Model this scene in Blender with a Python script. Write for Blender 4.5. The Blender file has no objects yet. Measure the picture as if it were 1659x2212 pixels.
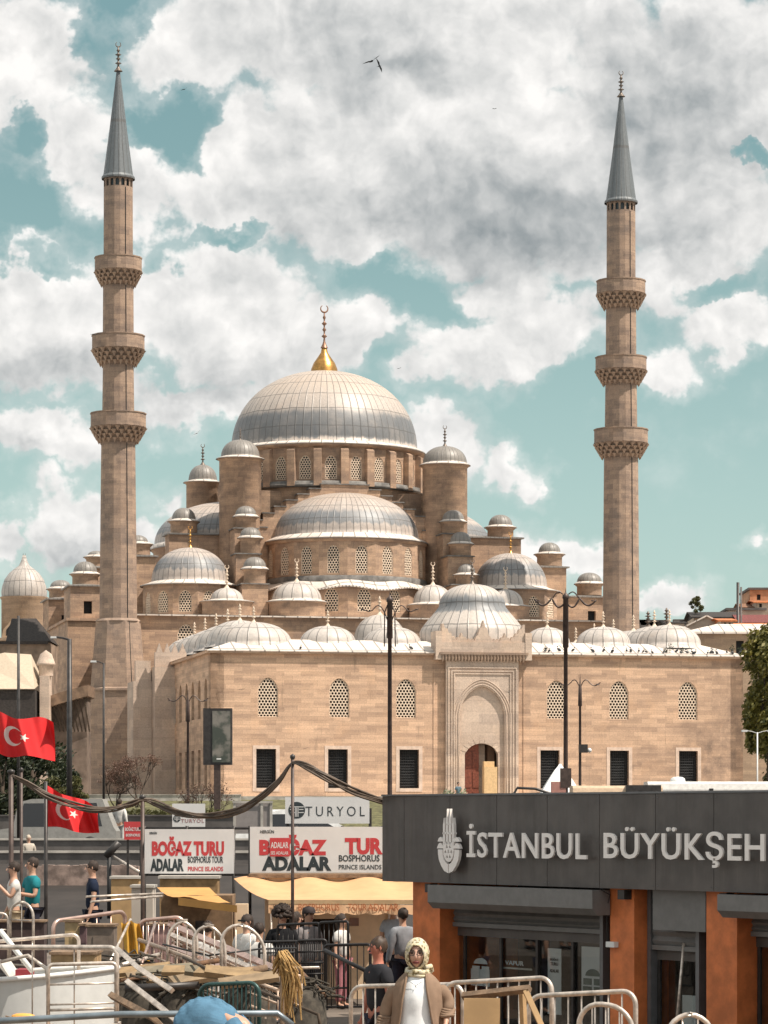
import bpy, bmesh, math, random
from math import sin, cos, pi, radians, sqrt, atan2, tan
from mathutils import Vector, Matrix, geometry
random.seed(7)
C = bpy.context.scene.collection
SC = bpy.context.scene

# ---------------------------------------------------------------- camera
ZC = 3.4                       # eye height above the quay
FO, CX, VH = 6583.0, 829.5, 1765.0
cam_d = bpy.data.cameras.new('camera')
cam = bpy.data.objects.new('camera', cam_d); C.objects.link(cam)
cam.location = (0, 0, ZC); cam.rotation_euler = (radians(90), 0, 0)
cam_d.sensor_fit = 'HORIZONTAL'; cam_d.sensor_width = 36.0
cam_d.lens = FO/1659.0*36.0
cam_d.shift_y = (VH-1106.0)/1659.0
cam_d.clip_end = 6000; cam_d.clip_start = .5
SC.camera = cam

# ---------------------------------------------------------------- sun, sky, exposure
SUN_EL, SUN_AZ = radians(58), radians(66)      # azimuth: from "towards the camera" round to the right
sdir = Vector((cos(SUN_EL)*sin(SUN_AZ), -cos(SUN_EL)*cos(SUN_AZ), sin(SUN_EL)))
sun_d = bpy.data.lights.new('sun', 'SUN'); sun = bpy.data.objects.new('sun', sun_d); C.objects.link(sun)
sun_d.energy = 5.0; sun_d.angle = radians(.6); sun_d.color = (1.0, .905, .79)
sun.rotation_euler = sdir.to_track_quat('Z', 'Y').to_euler(); sun.location = (60, -30, 90)
SC.view_settings.view_transform = 'Standard'; SC.view_settings.look = 'None'
SC.view_settings.exposure = 0.32; SC.view_settings.gamma = 1.0
SC.render.engine = 'CYCLES'
SC.cycles.max_bounces = 6; SC.cycles.diffuse_bounces = 3; SC.cycles.glossy_bounces = 3
SC.cycles.use_adaptive_sampling = True; SC.cycles.adaptive_threshold = .02; SC.cycles.use_denoising = True

class NT:
    """small node-tree helper"""
    def __init__(s, nt): s.nt = nt
    def n(s, t, inp=None, **kw):
        nd = s.nt.nodes.new(t)
        for k, v in kw.items(): setattr(nd, k, v)
        for k, v in (inp or {}).items():
            sk = nd.inputs[k]
            if hasattr(v, 'is_output'): s.nt.links.new(v, sk)
            else: sk.default_value = v
        return nd
    def m(s, op, a, b=None, c=None, clamp=False):
        nd = s.nt.nodes.new('ShaderNodeMath'); nd.operation = op; nd.use_clamp = clamp
        for i, v in enumerate((a, b, c)):
            if v is None: continue
            if hasattr(v, 'is_output'): s.nt.links.new(v, nd.inputs[i])
            else: nd.inputs[i].default_value = v
        return nd.outputs[0]
    def vm(s, op, a, b=None, out=0):
        nd = s.nt.nodes.new('ShaderNodeVectorMath'); nd.operation = op
        for i, v in enumerate((a, b)):
            if v is None: continue
            if hasattr(v, 'is_output'): s.nt.links.new(v, nd.inputs[i])
            else: nd.inputs[i].default_value = v
        return nd.outputs[out]
    def mix(s, f, a, b, blend='MIX'):
        nd = s.nt.nodes.new('ShaderNodeMix'); nd.data_type = 'RGBA'; nd.blend_type = blend
        for i, v in ((0, f), (6, a), (7, b)):
            if hasattr(v, 'is_output'): s.nt.links.new(v, nd.inputs[i])
            elif i: nd.inputs[i].default_value = (*v[:3], 1)
            else: nd.inputs[i].default_value = v
        return nd.outputs[2]
    def rng(s, v, a, b, c=0.0, d=1.0, smooth=True):
        nd = s.n('ShaderNodeMapRange', {0: v, 1: a, 2: b, 3: c, 4: d})
        if smooth: nd.interpolation_type = 'SMOOTHSTEP'
        return nd.outputs[0]
    def noise(s, vec, scale, detail=4, rough=.55, out=0):
        return s.n('ShaderNodeTexNoise', {'Vector': vec, 'Scale': scale, 'Detail': detail, 'Roughness': rough}).outputs[out]

W = bpy.data.worlds.new('World'); SC.world = W; W.use_nodes = True
wt = W.node_tree
for nd in list(wt.nodes): wt.nodes.remove(nd)
T = NT(wt)
gen = T.n('ShaderNodeTexCoord').outputs['Generated']
sky = T.n('ShaderNodeTexSky', sky_type='NISHITA')
sky.sun_disc = False; sky.sun_elevation = SUN_EL; sky.sun_rotation = pi - SUN_AZ
sky.air_density = 1.3; sky.dust_density = .8; sky.ozone_density = 1.0
sep = T.n('ShaderNodeSeparateXYZ', {0: gen})
yy = T.m('MAXIMUM', sep.outputs[1], .12)
pa = T.m('DIVIDE', sep.outputs[0], yy); pb = T.m('DIVIDE', sep.outputs[2], yy)
P0 = T.n('ShaderNodeCombineXYZ', {0: pa, 1: pb, 2: 0.0}).outputs[0]
# warp so that blob edges billow
w1 = T.vm('SUBTRACT', T.noise(P0, 26.0, 5, .6, 1), (.5, .5, .5))
w2 = T.vm('SUBTRACT', T.noise(P0, 95.0, 4, .6, 1), (.5, .5, .5))
sc1 = T.n('ShaderNodeVectorMath', {0: w1}, operation='SCALE'); sc1.inputs['Scale'].default_value = .040
sc2 = T.n('ShaderNodeVectorMath', {0: w2}, operation='SCALE'); sc2.inputs['Scale'].default_value = .013
P = T.vm('ADD', P0, T.vm('ADD', sc1.outputs[0], sc2.outputs[0]))
def blobs(lst):
    acc = None
    for (u, v, ru, rv, s) in lst:
        pin = P
        if acc is not None:                      # keeps the blobs evaluated one after the other
            pn = T.n('ShaderNodeVectorMath', {0: acc, 1: (1e-7, 1e-7, 0), 2: P}, operation='MULTIPLY_ADD'); pin = pn.outputs[0]
        q = T.n('ShaderNodeMapping', {0: pin}, vector_type='TEXTURE')
        q.inputs['Location'].default_value = ((u-CX)/FO, (VH-v)/FO, 0)
        q.inputs['Scale'].default_value = (ru/FO, rv/FO, 1)
        ln = T.vm('LENGTH', q.outputs[0], out=1)
        val = T.m('MULTIPLY_ADD', ln, -s, s)          # s*(1-|q|)
        acc = val if acc is None else T.m('SMOOTH_MAX', acc, val, .12)
    return acc
CL = [(60,150,190,170,1.3),(150,330,150,130,.8),(260,420,130,100,1.1),(30,60,130,90,1),(430,110,190,130,1),(760,40,420,150,1.4),(1100,90,420,170,1.5),
 (620,330,230,170,1.4),(450,420,150,80,1),(800,420,330,160,1.5),(1080,440,330,170,1.6),(1330,330,260,230,1.5),(1560,160,260,230,1.4),
 (1560,470,240,120,1.1),(1480,580,180,70,.9),(90,680,200,150,1.2),(100,770,200,100,1.2),(450,640,220,150,1.3),(560,740,230,120,1.3),(700,770,180,90,1.1),
 (420,860,180,60,.9),(1090,610,150,70,1),(1040,760,200,90,1.2),(1180,700,160,90,1),(800,690,100,70,.8),(80,940,150,75,1.2),(950,960,110,80,1),
 (1090,1000,120,45,.7),(1160,1030,50,30,.6),(160,1130,110,95,1.1),(260,1160,90,60,.9),(370,1090,70,50,.7),(5,1150,45,50,.9),
 (1180,1190,110,65,1),(1260,1190,80,50,.9),(1430,1300,80,35,.7),(1570,700,130,65,1),(1650,690,80,70,1),(1400,770,90,50,.7),(1650,1190,40,25,.6),
 (900,820,70,40,.6),(1480,330,200,160,1),(1000,300,320,170,1.6),(850,220,220,120,1.4),(640,120,240,110,1.2),(1250,560,180,70,.9)]
HO = [(270,40,90,100,1.0),(200,110,70,60,.8),(395,265,90,100,1.3),(310,290,60,60,.9),(500,488,120,24,.8),(55,450,95,110,1.4),(40,290,60,50,1.0),(10,560,50,60,.8),(860,640,150,75,1.3),(780,610,60,35,.7),
 (960,690,60,60,.8),(820,800,60,50,.7),(100,580,90,35,.8),(340,560,50,50,.7),(1600,330,45,30,1.4),(30,240,60,30,.5),(1250,840,160,40,.8),(1560,615,130,35,1.0),(1250,820,150,70,1.0),(960,690,70,60,.8),(1230,1030,60,50,.7)]
GR = [(1170,480,430,190,1.5),(1430,250,230,250,1.4),(880,470,300,120,1.1),(860,150,230,80,.9),(700,60,200,60,.6),(430,835,240,60,.9),(110,800,180,60,.8),
 (340,780,150,60,.7),(70,975,110,35,.6),(1060,830,150,35,.6),(1500,560,200,60,.9),(180,1200,100,40,.6),(640,300,120,60,.4)]
pos = blobs(CL); neg = blobs(HO); gry = blobs(GR)
def n2d(vec, scale, detail, rough):
    return T.n('ShaderNodeTexNoise', {'Vector': vec, 'Scale': scale, 'Detail': detail, 'Roughness': rough}, noise_dimensions='2D').outputs[0]
def puffs(vec, scale, detail):                 # cauliflower billows
    v = T.n('ShaderNodeTexVoronoi', {'Vector': vec, 'Scale': scale, 'Detail': detail, 'Roughness': .55, 'Lacunarity': 2.3, 'Smoothness': .35}, voronoi_dimensions='2D', feature='SMOOTH_F1', normalize=True).outputs[0]
    return T.m('SUBTRACT', 1.0, v)
Pq = T.vm('ADD', P0, T.vm('MULTIPLY', w1, (.016, .016, 0)))
Ps = T.vm('ADD', Pq, (.0030, .0068, 0))         # a step towards the sun
def field(v): return T.m('ADD', T.m('MULTIPLY', n2d(v, 26.0, 7, .55), .55), T.m('MULTIPLY', puffs(v, 30.0, 3.0), .45))
fb = field(Pq); fb_s = field(Ps)
fb2 = n2d(P0, 85.0, 5, .6)
gate = T.rng(sep.outputs[1], .93, .96)       # outside the modelled bank: plain scattered cloud
gn = T.noise(gen, 3.2, 8, .6)
pos = T.m('ADD', T.m('MULTIPLY', T.m('MAXIMUM', pos, -.5), gate), T.m('MULTIPLY', T.m('MULTIPLY_ADD', gn, 5.0, -2.2), T.m('SUBTRACT', 1.0, gate)))
neg = T.m('MULTIPLY', T.m('MAXIMUM', neg, 0.0), gate)
dens = T.m('ADD', T.m('SUBTRACT', T.m('MINIMUM', pos, .62), neg), T.m('MULTIPLY_ADD', fb, 1.7, -1.02))
dens = T.m('ADD', dens, T.m('MULTIPLY_ADD', fb2, .42, -.21))
alpha = T.rng(dens, -.10, .34)
alpha = T.m('MAXIMUM', alpha, T.rng(dens, -.55, .3, 0.0, .35))
gryv = T.rng(T.m('ADD', gry, T.m('MULTIPLY_ADD', n2d(P0, 9.0, 3, .45), .8, -.4)), -.75, 1.55)
rel = T.m('MULTIPLY', T.m('SUBTRACT', fb, fb_s), 2.5)
thin = T.rng(dens, -.05, .75, .0, .08)         # thick cores a little greyer than the rims
bright = T.m('ADD', T.m('SUBTRACT', 1.10, T.m('ADD', T.m('MULTIPLY', gryv, .72), thin)), rel)
bright = T.m('ADD', bright, T.m('MULTIPLY_ADD', fb2, .05, -.025))
bright = T.m('MAXIMUM', T.m('MINIMUM', bright, 1.25), .0)
ccol = T.mix(T.m('DIVIDE', bright, 1.25), (1.45, 1.75, 1.9), (7.1, 6.95, 6.75))
skyc = T.mix(1.0, sky.outputs[0], (1.5, 1.30, .80), 'MULTIPLY')
# the low sky is paler and greener than the zenith
el = T.rng(sep.outputs[2], .05, .24)
skyc = T.mix(.80, skyc, T.mix(el, (2.5, 4.0, 4.45), (1.0, 2.15, 2.6)))
col = T.mix(alpha, skyc, ccol)
bg = T.n('ShaderNodeBackground', {'Color': col, 'Strength': .115})
out = T.n('ShaderNodeOutputWorld', {'Surface': bg.outputs[0]})

# ---------------------------------------------------------------- helpers
class MB:
    def __init__(s): s.weld = False; s.v = []; s.f = []; s.uv = []; s.sm = []
    def poly(s, pts, uv=None, smooth=False):
        pts = [Vector(p) for p in pts]
        i = len(s.v); s.v += pts; s.f.append(list(range(i, i+len(pts))))
        if uv is None:
            n = geometry.normal(pts) if len(pts) > 2 else Vector((0, 0, 1))
            if abs(n.z) > .75: uv = [(p.x, p.y) for p in pts]
            else:
                t = Vector((-n.y, n.x, 0)).normalized()
                uv = [(p.dot(t), p.z) for p in pts]
        s.uv.append(uv); s.sm.append(smooth); s.weld = s.weld or smooth
    def box(s, x0, x1, y0, y1, z0, z1, M=None):
        p = [Vector(q) for q in ((x0,y0,z0),(x1,y0,z0),(x1,y1,z0),(x0,y1,z0),(x0,y0,z1),(x1,y0,z1),(x1,y1,z1),(x0,y1,z1))]
        if M is not None: p = [M @ q for q in p]
        for f in ((0,3,2,1),(4,5,6,7),(0,1,5,4),(1,2,6,5),(2,3,7,6),(3,0,4,7)): s.poly([p[i] for i in f])
        return s
    def tube(s, pts, r, n=8, r1=None, closed=False, caps=True):
        pts = [Vector(p) for p in pts]; k = len(pts); rings = []
        up = Vector((0, 0, 1)); prev = None
        for i, p in enumerate(pts):
            a = pts[max(i-1, 0)] if not closed else pts[i-1]
            b = pts[min(i+1, k-1)] if not closed else pts[(i+1) % k]
            d = (b-a).normalized()
            if prev is None:
                ref = up if abs(d.z) < .95 else Vector((1, 0, 0))
                e1 = d.cross(ref).normalized()
            else: e1 = (prev - d*prev.dot(d)).normalized()
            prev = e1; e2 = d.cross(e1)
            rr = r if r1 is None else r + (r1-r)*i/(k-1)
            rings.append([p + e1*rr*cos(2*pi*j/n) + e2*rr*sin(2*pi*j/n) for j in range(n)])
        base = len(s.v)
        for R in rings: s.v += R
        L = 0.0; ls = [0.0]
        for i in range(1, k): L += (pts[i]-pts[i-1]).length; ls.append(L)
        for i in range(k if closed else k-1):
            i2 = (i+1) % k
            for j in range(n):
                j2 = (j+1) % n
                s.f.append([base+i*n+j, base+i*n+j2, base+i2*n+j2, base+i2*n+j][::-1])
                l0, l1 = ls[i], (ls[i2] if i2 else ls[i]+.1)
                w = 2*pi*r/n
                s.uv.append([(j*w, l0), ((j+1)*w, l0), ((j+1)*w, l1), (j*w, l1)][::-1]); s.sm.append(n > 5)
        if caps and not closed:
            s.f.append([base+j for j in range(n)]); s.uv.append([(0, 0)]*n); s.sm.append(False)
            s.f.append([base+(k-1)*n+j for j in range(n)][::-1]); s.uv.append([(0, 0)]*n); s.sm.append(False)
        return s
    def lathe(s, prof, c=(0, 0, 0), n=32, a0=0.0, a1=2*pi, smooth=True, ru=None, wob=None):
        """prof: (r,z) bottom to top, going round z; uv = (angle*rmax, arc length)"""
        c = Vector(c); full = abs(a1-a0-2*pi) < 1e-6
        cnt = n if full else n+1
        rm = ru or max(p[0] for p in prof); base = len(s.v); ls = [0.0]
        for a, b in zip(prof, prof[1:]): ls.append(ls[-1]+sqrt((a[0]-b[0])**2+(a[1]-b[1])**2))
        for (r, z) in prof:
            for j in range(cnt):
                a = a0+(a1-a0)*j/n
                s.v.append(c+Vector((r*cos(a), r*sin(a), z)))
        for i in range(len(prof)-1):
            for j in range(n):
                j2 = (j+1) % cnt if full else j+1
                A, B, D, E = base+i*cnt+j, base+i*cnt+j2, base+(i+1)*cnt+j2, base+(i+1)*cnt+j
                u0, u1 = (a0+(a1-a0)*j/n)*rm, (a0+(a1-a0)*(j+1)/n)*rm
                if prof[i+1][0] < 1e-5: s.f.append([A, B, E]); s.uv.append([(u0, ls[i]), (u1, ls[i]), ((u0+u1)/2, ls[i+1])])
                elif prof[i][0] < 1e-5: s.f.append([A, D, E]); s.uv.append([((u0+u1)/2, ls[i]), (u1, ls[i+1]), (u0, ls[i+1])])
                else: s.f.append([A, B, D, E]); s.uv.append([(u0, ls[i]), (u1, ls[i]), (u1, ls[i+1]), (u0, ls[i+1])])
                s.sm.append(smooth)
        return s
    def prism(s, poly, M, d, smooth=False):
        """2D polygon (x,y) extruded by d along local -z of M .. front face at z=0"""
        tri = geometry.tessellate_polygon([[Vector((x, y, 0)) for x, y in poly]])
        for t in tri:
            a, b, c = (Vector((*poly[i], 0)) for i in t)
            if (b-a).cross(c-a).z < 0: a, c = c, a
            s.poly([M@a, M@b, M@c]); z = Vector((0, 0, -d)); s.poly([M@(c+z), M@(b+z), M@(a+z)])
        k = len(poly); area = sum(poly[i][0]*poly[(i+1) % k][1]-poly[(i+1) % k][0]*poly[i][1] for i in range(k))
        for i in range(k):
            a, b = Vector((*poly[i], 0)), Vector((*poly[(i+1) % k], 0)); z = Vector((0, 0, -d))
            q = [M@a, M@(a+z), M@(b+z), M@b]
            s.poly(q if area > 0 else q[::-1], smooth=smooth)
        return s
    def wall(s, outer, holes, M, d, reveal=None):
        """wall in local xy of M (z out of the wall), holes get reveals of depth d"""
        loops = [[Vector((x, y, 0)) for x, y in L] for L in [outer]+holes]
        flat = [p for L in loops for p in L]
        for t in geometry.tessellate_polygon(loops):
            a, b, c = (flat[i] for i in t)
            if (b-a).cross(c-a).z < 0: a, c = c, a
            if (b-a).cross(c-a).length < 1e-9: continue
            s.poly([M@a, M@b, M@c])
        for li, L in enumerate([outer]+holes):
            k = len(L); area = sum(L[i][0]*L[(i+1) % k][1]-L[(i+1) % k][0]*L[i][1] for i in range(k))
            dd = d if (li == 0 or reveal is None) else reveal
            for i in range(k):
                a, b = Vector((*L[i], 0)), Vector((*L[(i+1) % k], 0)); z = Vector((0, 0, -dd))
                q = [M@a, M@(a+z), M@(b+z), M@b]
                if (area < 0) ^ (li > 0): q = q[::-1]
                s.poly(q)
        return s
    def add(s, o, M):
        i = len(s.v); s.v += [M @ p for p in o.v]; s.f += [[j+i for j in f] for f in o.f]; s.uv += o.uv; s.sm += o.sm
        return s
    def mesh(s, name):
        me = bpy.data.meshes.new(name); me.from_pydata([tuple(p) for p in s.v], [], s.f)
        ul = me.uv_layers.new(name='UVMap')
        fl = [c for u in s.uv for q in u for c in q]
        if len(fl) == len(ul.data)*2: ul.data.foreach_set('uv', fl)
        me.polygons.foreach_set('use_smooth', s.sm); me.update()
        if s.weld:
            bw = bmesh.new(); bw.from_mesh(me); bmesh.ops.remove_doubles(bw, verts=bw.verts, dist=.0004); bw.to_mesh(me); bw.free()
        return me
    def build(s, name, mat, parent=None, loc=(0, 0, 0), rotz=0.0, label=None):
        o = bpy.data.objects.new(name, s.mesh(name)); C.objects.link(o)
        for m in (mat if isinstance(mat, (list, tuple)) else [mat]): o.data.materials.append(m)
        o.parent = parent; o.location = loc; o.rotation_euler = (0, 0, rotz)
        if label: o['label'] = label
        return o
def tag(o, label=None, cat=None, group=None, kind=None):
    if label: o['label'] = label
    if cat: o['category'] = cat
    if group: o['group'] = group
    if kind: o['kind'] = kind
    return o
def thing(name, label, cat, loc=(0, 0, 0), rotz=0.0, group=None):
    o = bpy.data.objects.new(name, None); C.objects.link(o); o.empty_display_size = .3
    o.location = loc; o.rotation_euler = (0, 0, rotz)
    return tag(o, label, cat, group)
def inst(src, parent, loc, rotz=0.0, scale=None):
    c = src.copy(); C.objects.link(c); c.parent = parent; c.location = loc; c.rotation_euler = (0, 0, rotz)
    if scale: c.scale = scale
    return c
def copy_tree(o, parent=None, loc=None, rotz=None, label=None):
    c = o.copy(); C.objects.link(c); c.parent = parent
    if loc is not None: c.location = loc
    if rotz is not None: c.rotation_euler = (0, 0, rotz)
    if label: c['label'] = label
    for ch in list(o.children): copy_tree(ch, c)
    return c
def frame(o, ex, ez):
    """matrix with local x=ex, local y=ez, local z = ex x ez"""
    ex, ez = Vector(ex).normalized(), Vector(ez).normalized(); n = ex.cross(ez)
    return Matrix(((ex.x, ez.x, n.x, o[0]), (ex.y, ez.y, n.y, o[1]), (ex.z, ez.z, n.z, o[2]), (0, 0, 0, 1)))
def wpt(u, v, Y): return Vector(((u-CX)/FO*Y, Y, ZC+(VH-v)*Y/FO))     # survey: sighting (u,v) at distance Y

# ---------------------------------------------------------------- materials
def new_mat(name):
    m = bpy.data.materials.new(name); m.use_nodes = True
    nt = m.node_tree; b = nt.nodes['Principled BSDF']; return m, NT(nt), b
def plain(name, col, rough=.6, metal=0.0, var=.12, scale=6.0, bump=0.0, spec=None, emit=None):
    m, t, b = new_mat(name)
    co = t.n('ShaderNodeTexCoord').outputs['Object']
    nz = t.noise(co, scale, 5, .6)
    k = t.rng(nz, .3, .7, 1-var, 1+var)
    c = t.n('ShaderNodeVectorMath', {0: tuple(col[:3])}, operation='SCALE'); t.nt.links.new(k, c.inputs['Scale'])
    t.nt.links.new(c.outputs[0], b.inputs['Base Color'])
    b.inputs['Roughness'].default_value = rough; b.inputs['Metallic'].default_value = metal
    if spec is not None: b.inputs['Specular IOR Level'].default_value = spec
    if bump:
        bp = t.n('ShaderNodeBump', {'Height': nz, 'Strength': bump, 'Distance': .05}); t.nt.links.new(bp.outputs[0], b.inputs['Normal'])
    if emit:
        b.inputs['Emission Color'].default_value = (*emit[:3], 1); b.inputs['Emission Strength'].default_value = emit[3]
    return m
def stone(name, a, b_, mortar, bw=.95, bh=.36, stain=.5, stain_col=(.10, .08, .07), rough=.85, big=.12):
    m, t, b = new_mat(name)
    tc = t.n('ShaderNodeTexCoord'); uv, ob = tc.outputs['UV'], tc.outputs['Object']
    uw = t.vm('ADD', uv, t.vm('MULTIPLY', t.vm('SUBTRACT', t.noise(uv, 1.3, 2, .5, 1), (.5, .5, .5)), (.05, .03, 0)))
    br = t.n('ShaderNodeTexBrick', {'Vector': uw, 'Color1': (*a, 1), 'Color2': (*b_, 1), 'Mortar': (*mortar, 1), 'Scale': 1.0,
        'Mortar Size': .007, 'Mortar Smooth': .8, 'Bias': -.1, 'Brick Width': bw, 'Row Height': bh})
    br2 = t.n('ShaderNodeTexBrick', {'Vector': t.vm('ADD', uw, (3.3, .18, 0)), 'Color1': (1.12, 1.10, 1.06, 1), 'Color2': (.78, .77, .77, 1), 'Mortar': (.97, .97, .97, 1), 'Scale': 1.0,
        'Mortar Size': 0.0, 'Bias': .05, 'Brick Width': bw*1.9, 'Row Height': bh})
    c = t.mix(.8, br.outputs[0], br2.outputs[0], 'MULTIPLY')
    n1 = t.noise(ob, big, 6, .6); n2 = t.noise(ob, 1.1, 6, .65)
    st = t.m('MULTIPLY', t.rng(n1, .45, .72), t.rng(n2, .30, .75, .25, 1.0))
    # rain streaks: noise stretched down the wall
    sx = t.n('ShaderNodeMapping', {0: uv}); sx.inputs['Scale'].default_value = (2.2, .16, 1)
    n3 = t.noise(sx.outputs[0], 1.0, 5, .7)
    st = t.m('MAXIMUM', st, t.m('MULTIPLY', t.rng(n3, .56, .8), .7))
    c = t.mix(t.m('MULTIPLY', st, stain), c, stain_col)
    c = t.mix(t.m('MULTIPLY', t.rng(t.noise(ob, .5, 3, .5), .5, .8), .25), c, (a[0]*1.15, a[1]*1.0, a[2]*.8))
    n4 = t.noise(ob, 9.0, 5, .7)
    c = t.mix(.5, c, t.n('ShaderNodeCombineColor', {0: t.rng(n4, .2, .8, .6, 1.35), 1: t.rng(n4, .2, .8, .6, 1.33), 2: t.rng(n4, .2, .8, .6, 1.3)}).outputs[0], 'MULTIPLY')
    t.nt.links.new(c, b.inputs['Base Color']); b.inputs['Roughness'].default_value = rough
    h = t.m('ADD', t.m('MULTIPLY', br.outputs[1], -.6), t.m('MULTIPLY', n4, .5))
    bp = t.n('ShaderNodeBump', {'Height': h, 'Strength': .55, 'Distance': .04}); t.nt.links.new(bp.outputs[0], b.inputs['Normal'])
    return m
def lead(name, col, seam=.62, row=1.55, dark=(.13, .15, .17), stain=.55, rough=.5, band=None):
    m, t, b = new_mat(name)
    tc = t.n('ShaderNodeTexCoord'); uv, ob = tc.outputs['UV'], tc.outputs['Object']
    s = t.n('ShaderNodeSeparateXYZ', {0: uv})
    nw = t.noise(ob, .9, 3, .5)
    ux = t.m('DIVIDE', t.m('ADD', s.outputs[0], t.m('MULTIPLY_ADD', nw, .10, -.05)), seam); fx = t.m('ABSOLUTE', t.m('SUBTRACT', t.m('FRACT', ux), .5))
    vy = t.m('DIVIDE', t.m('ADD', s.outputs[1], t.m('MULTIPLY_ADD', nw, .24, -.12)), row); fy = t.m('ABSOLUTE', t.m('SUBTRACT', t.m('FRACT', vy), .5))
    lx = t.rng(fx, .42, .48); ly = t.m('MULTIPLY', t.rng(fy, .46, .485), .95)
    ln = t.m('MAXIMUM', lx, ly)
    cell = t.n('ShaderNodeTexWhiteNoise', {'Vector': t.n('ShaderNodeCombineXYZ', {0: t.m('FLOOR', ux), 1: t.m('FLOOR', vy), 2: 0.0}).outputs[0]}).outputs[0]
    mp = t.n('ShaderNodeMapping', {0: uv}); mp.inputs['Scale'].default_value = (1.6, .25, 1)
    n1 = t.noise(mp.outputs[0], 1.0, 6, .65); n2 = t.noise(ob, .35, 5, .6); n3 = t.noise(ob, 5.0, 5, .7)
    k = t.m('ADD', t.rng(n3, .2, .8, .82, 1.12), t.m('MULTIPLY_ADD', cell, .16, -.08))
    c = t.n('ShaderNodeVectorMath', {0: col}, operation='SCALE'); t.nt.links.new(k, c.inputs['Scale'])
    st = t.m('MULTIPLY', t.rng(n1, .5, .78), t.rng(n2, .35, .65))
    cc = t.mix(t.m('MULTIPLY', st, stain), c.outputs[0], dark)
    cc = t.mix(t.m('MULTIPLY', t.rng(n2, .52, .75), .22), cc, (col[0]*1.0, col[1]*.78, col[2]*.6))
    if band:                                     # dark belt with a ragged upper edge, streaked downwards; paler warm top
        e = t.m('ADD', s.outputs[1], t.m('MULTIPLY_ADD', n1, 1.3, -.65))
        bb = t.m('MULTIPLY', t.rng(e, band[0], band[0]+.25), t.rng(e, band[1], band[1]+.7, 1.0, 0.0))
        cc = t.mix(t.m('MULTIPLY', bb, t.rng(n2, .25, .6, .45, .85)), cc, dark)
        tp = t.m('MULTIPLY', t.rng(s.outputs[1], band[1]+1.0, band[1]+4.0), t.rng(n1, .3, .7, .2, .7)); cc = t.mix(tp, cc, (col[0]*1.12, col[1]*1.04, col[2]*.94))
    cc = t.mix(t.m('MULTIPLY', ln, .72), cc, (.085, .08, .075))
    t.nt.links.new(cc, b.inputs['Base Color'])
    b.inputs['Metallic'].default_value = .0; b.inputs['Roughness'].default_value = rough
    b.inputs['Specular IOR Level'].default_value = .7
    hh = t.m('ADD', t.m('MULTIPLY', t.rng(fx, .40, .49), 1.0), t.m('MULTIPLY', n3, .15))
    bp = t.n('ShaderNodeBump', {'Height': hh, 'Strength': .5, 'Distance': .06}); t.nt.links.new(bp.outputs[0], b.inputs['Normal'])
    return m
def leafmat(name, a, b_, spec=.3):
    m, t, b = new_mat(name)
    ob = t.n('ShaderNodeTexCoord').outputs['Object']
    rnd = t.n('ShaderNodeNewGeometry').outputs['Random Per Island']
    c = t.mix(t.m('ADD', t.m('MULTIPLY', rnd, .6), t.rng(t.noise(ob, .9, 3), .35, .65, 0, .5)), a, b_)
    t.nt.links.new(c, b.inputs['Base Color']); b.inputs['Roughness'].default_value = .55
    tr = t.n('ShaderNodeBsdfTranslucent', {'Color': c}); mx = t.n('ShaderNodeMixShader', {0: .25, 1: b.outputs[0], 2: tr.outputs[0]})
    t.nt.links.new(mx.outputs[0], t.nt.nodes['Material Output'].inputs[0])
    return m
def glass_dark(name, col=(.02, .022, .025), rough=.06):
    m, t, b = new_mat(name)
    b.inputs['Base Color'].default_value = (*col, 1); b.inputs['Roughness'].default_value = rough
    b.inputs['Specular IOR Level'].default_value = .6
    return m

ST = (.66, .45, .315); ST2 = (.46, .31, .22)
M_stone = stone('ashlar_stone', ST, ST2, (.36, .26, .20), stain=.85, bw=1.25, bh=.33, stain_col=(.14, .10, .08), big=.09)
M_stone_up = stone('weathered_upper_stone', (.50, .34, .235), (.35, .24, .175), (.19, .14, .11), stain=.9, big=.2)
M_stone_min = stone('minaret_stone', (.385, .275, .205), (.26, .19, .15), (.15, .115, .10), bw=.8, bh=.42, stain=.75, stain_col=(.13, .115, .11), big=.16)
M_marble = stone('pale_marble', (.60, .48, .395), (.50, .395, .325), (.36, .28, .25), bw=1.6, bh=.8, stain=.45)
M_lattice = plain('lattice_stone', (.72, .58, .45), .8, var=.2, scale=8, bump=.2)
M_lead = lead('lead_sheet', (.44, .395, .36), stain=.8)
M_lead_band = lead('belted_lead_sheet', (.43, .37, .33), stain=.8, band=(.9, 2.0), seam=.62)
M_lead_pale = lead('pale_dome_lead', (.50, .45, .41), stain=.8, seam=.95, row=1.9)
M_lead_dk = lead('old_lead_sheet', (.22, .20, .18), seam=.42, row=3.0, stain=.9)
M_lead_roof = lead('pale_lead_roof', (.72, .64, .57), seam=1.1, row=4.0, stain=.25)
M_spire = lead('grey_spire_lead', (.13, .145, .155), seam=.55, row=5.0, stain=.4)
M_dark = plain('dark_opening', (.012, .013, .015), .8, var=.3)
M_grille = plain('dark_iron_grille', (.012, .014, .016), .5, var=.3)
M_gold = plain('gilded_copper', (.50, .27, .085), .36, .85, var=.25, scale=3)
M_bronze = plain('tarnished_finial', (.16, .13, .11), .5, .5, var=.3)
M_greystone = plain('soot_ledge', (.16, .15, .14), .8, var=.4, scale=1.5)
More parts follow.
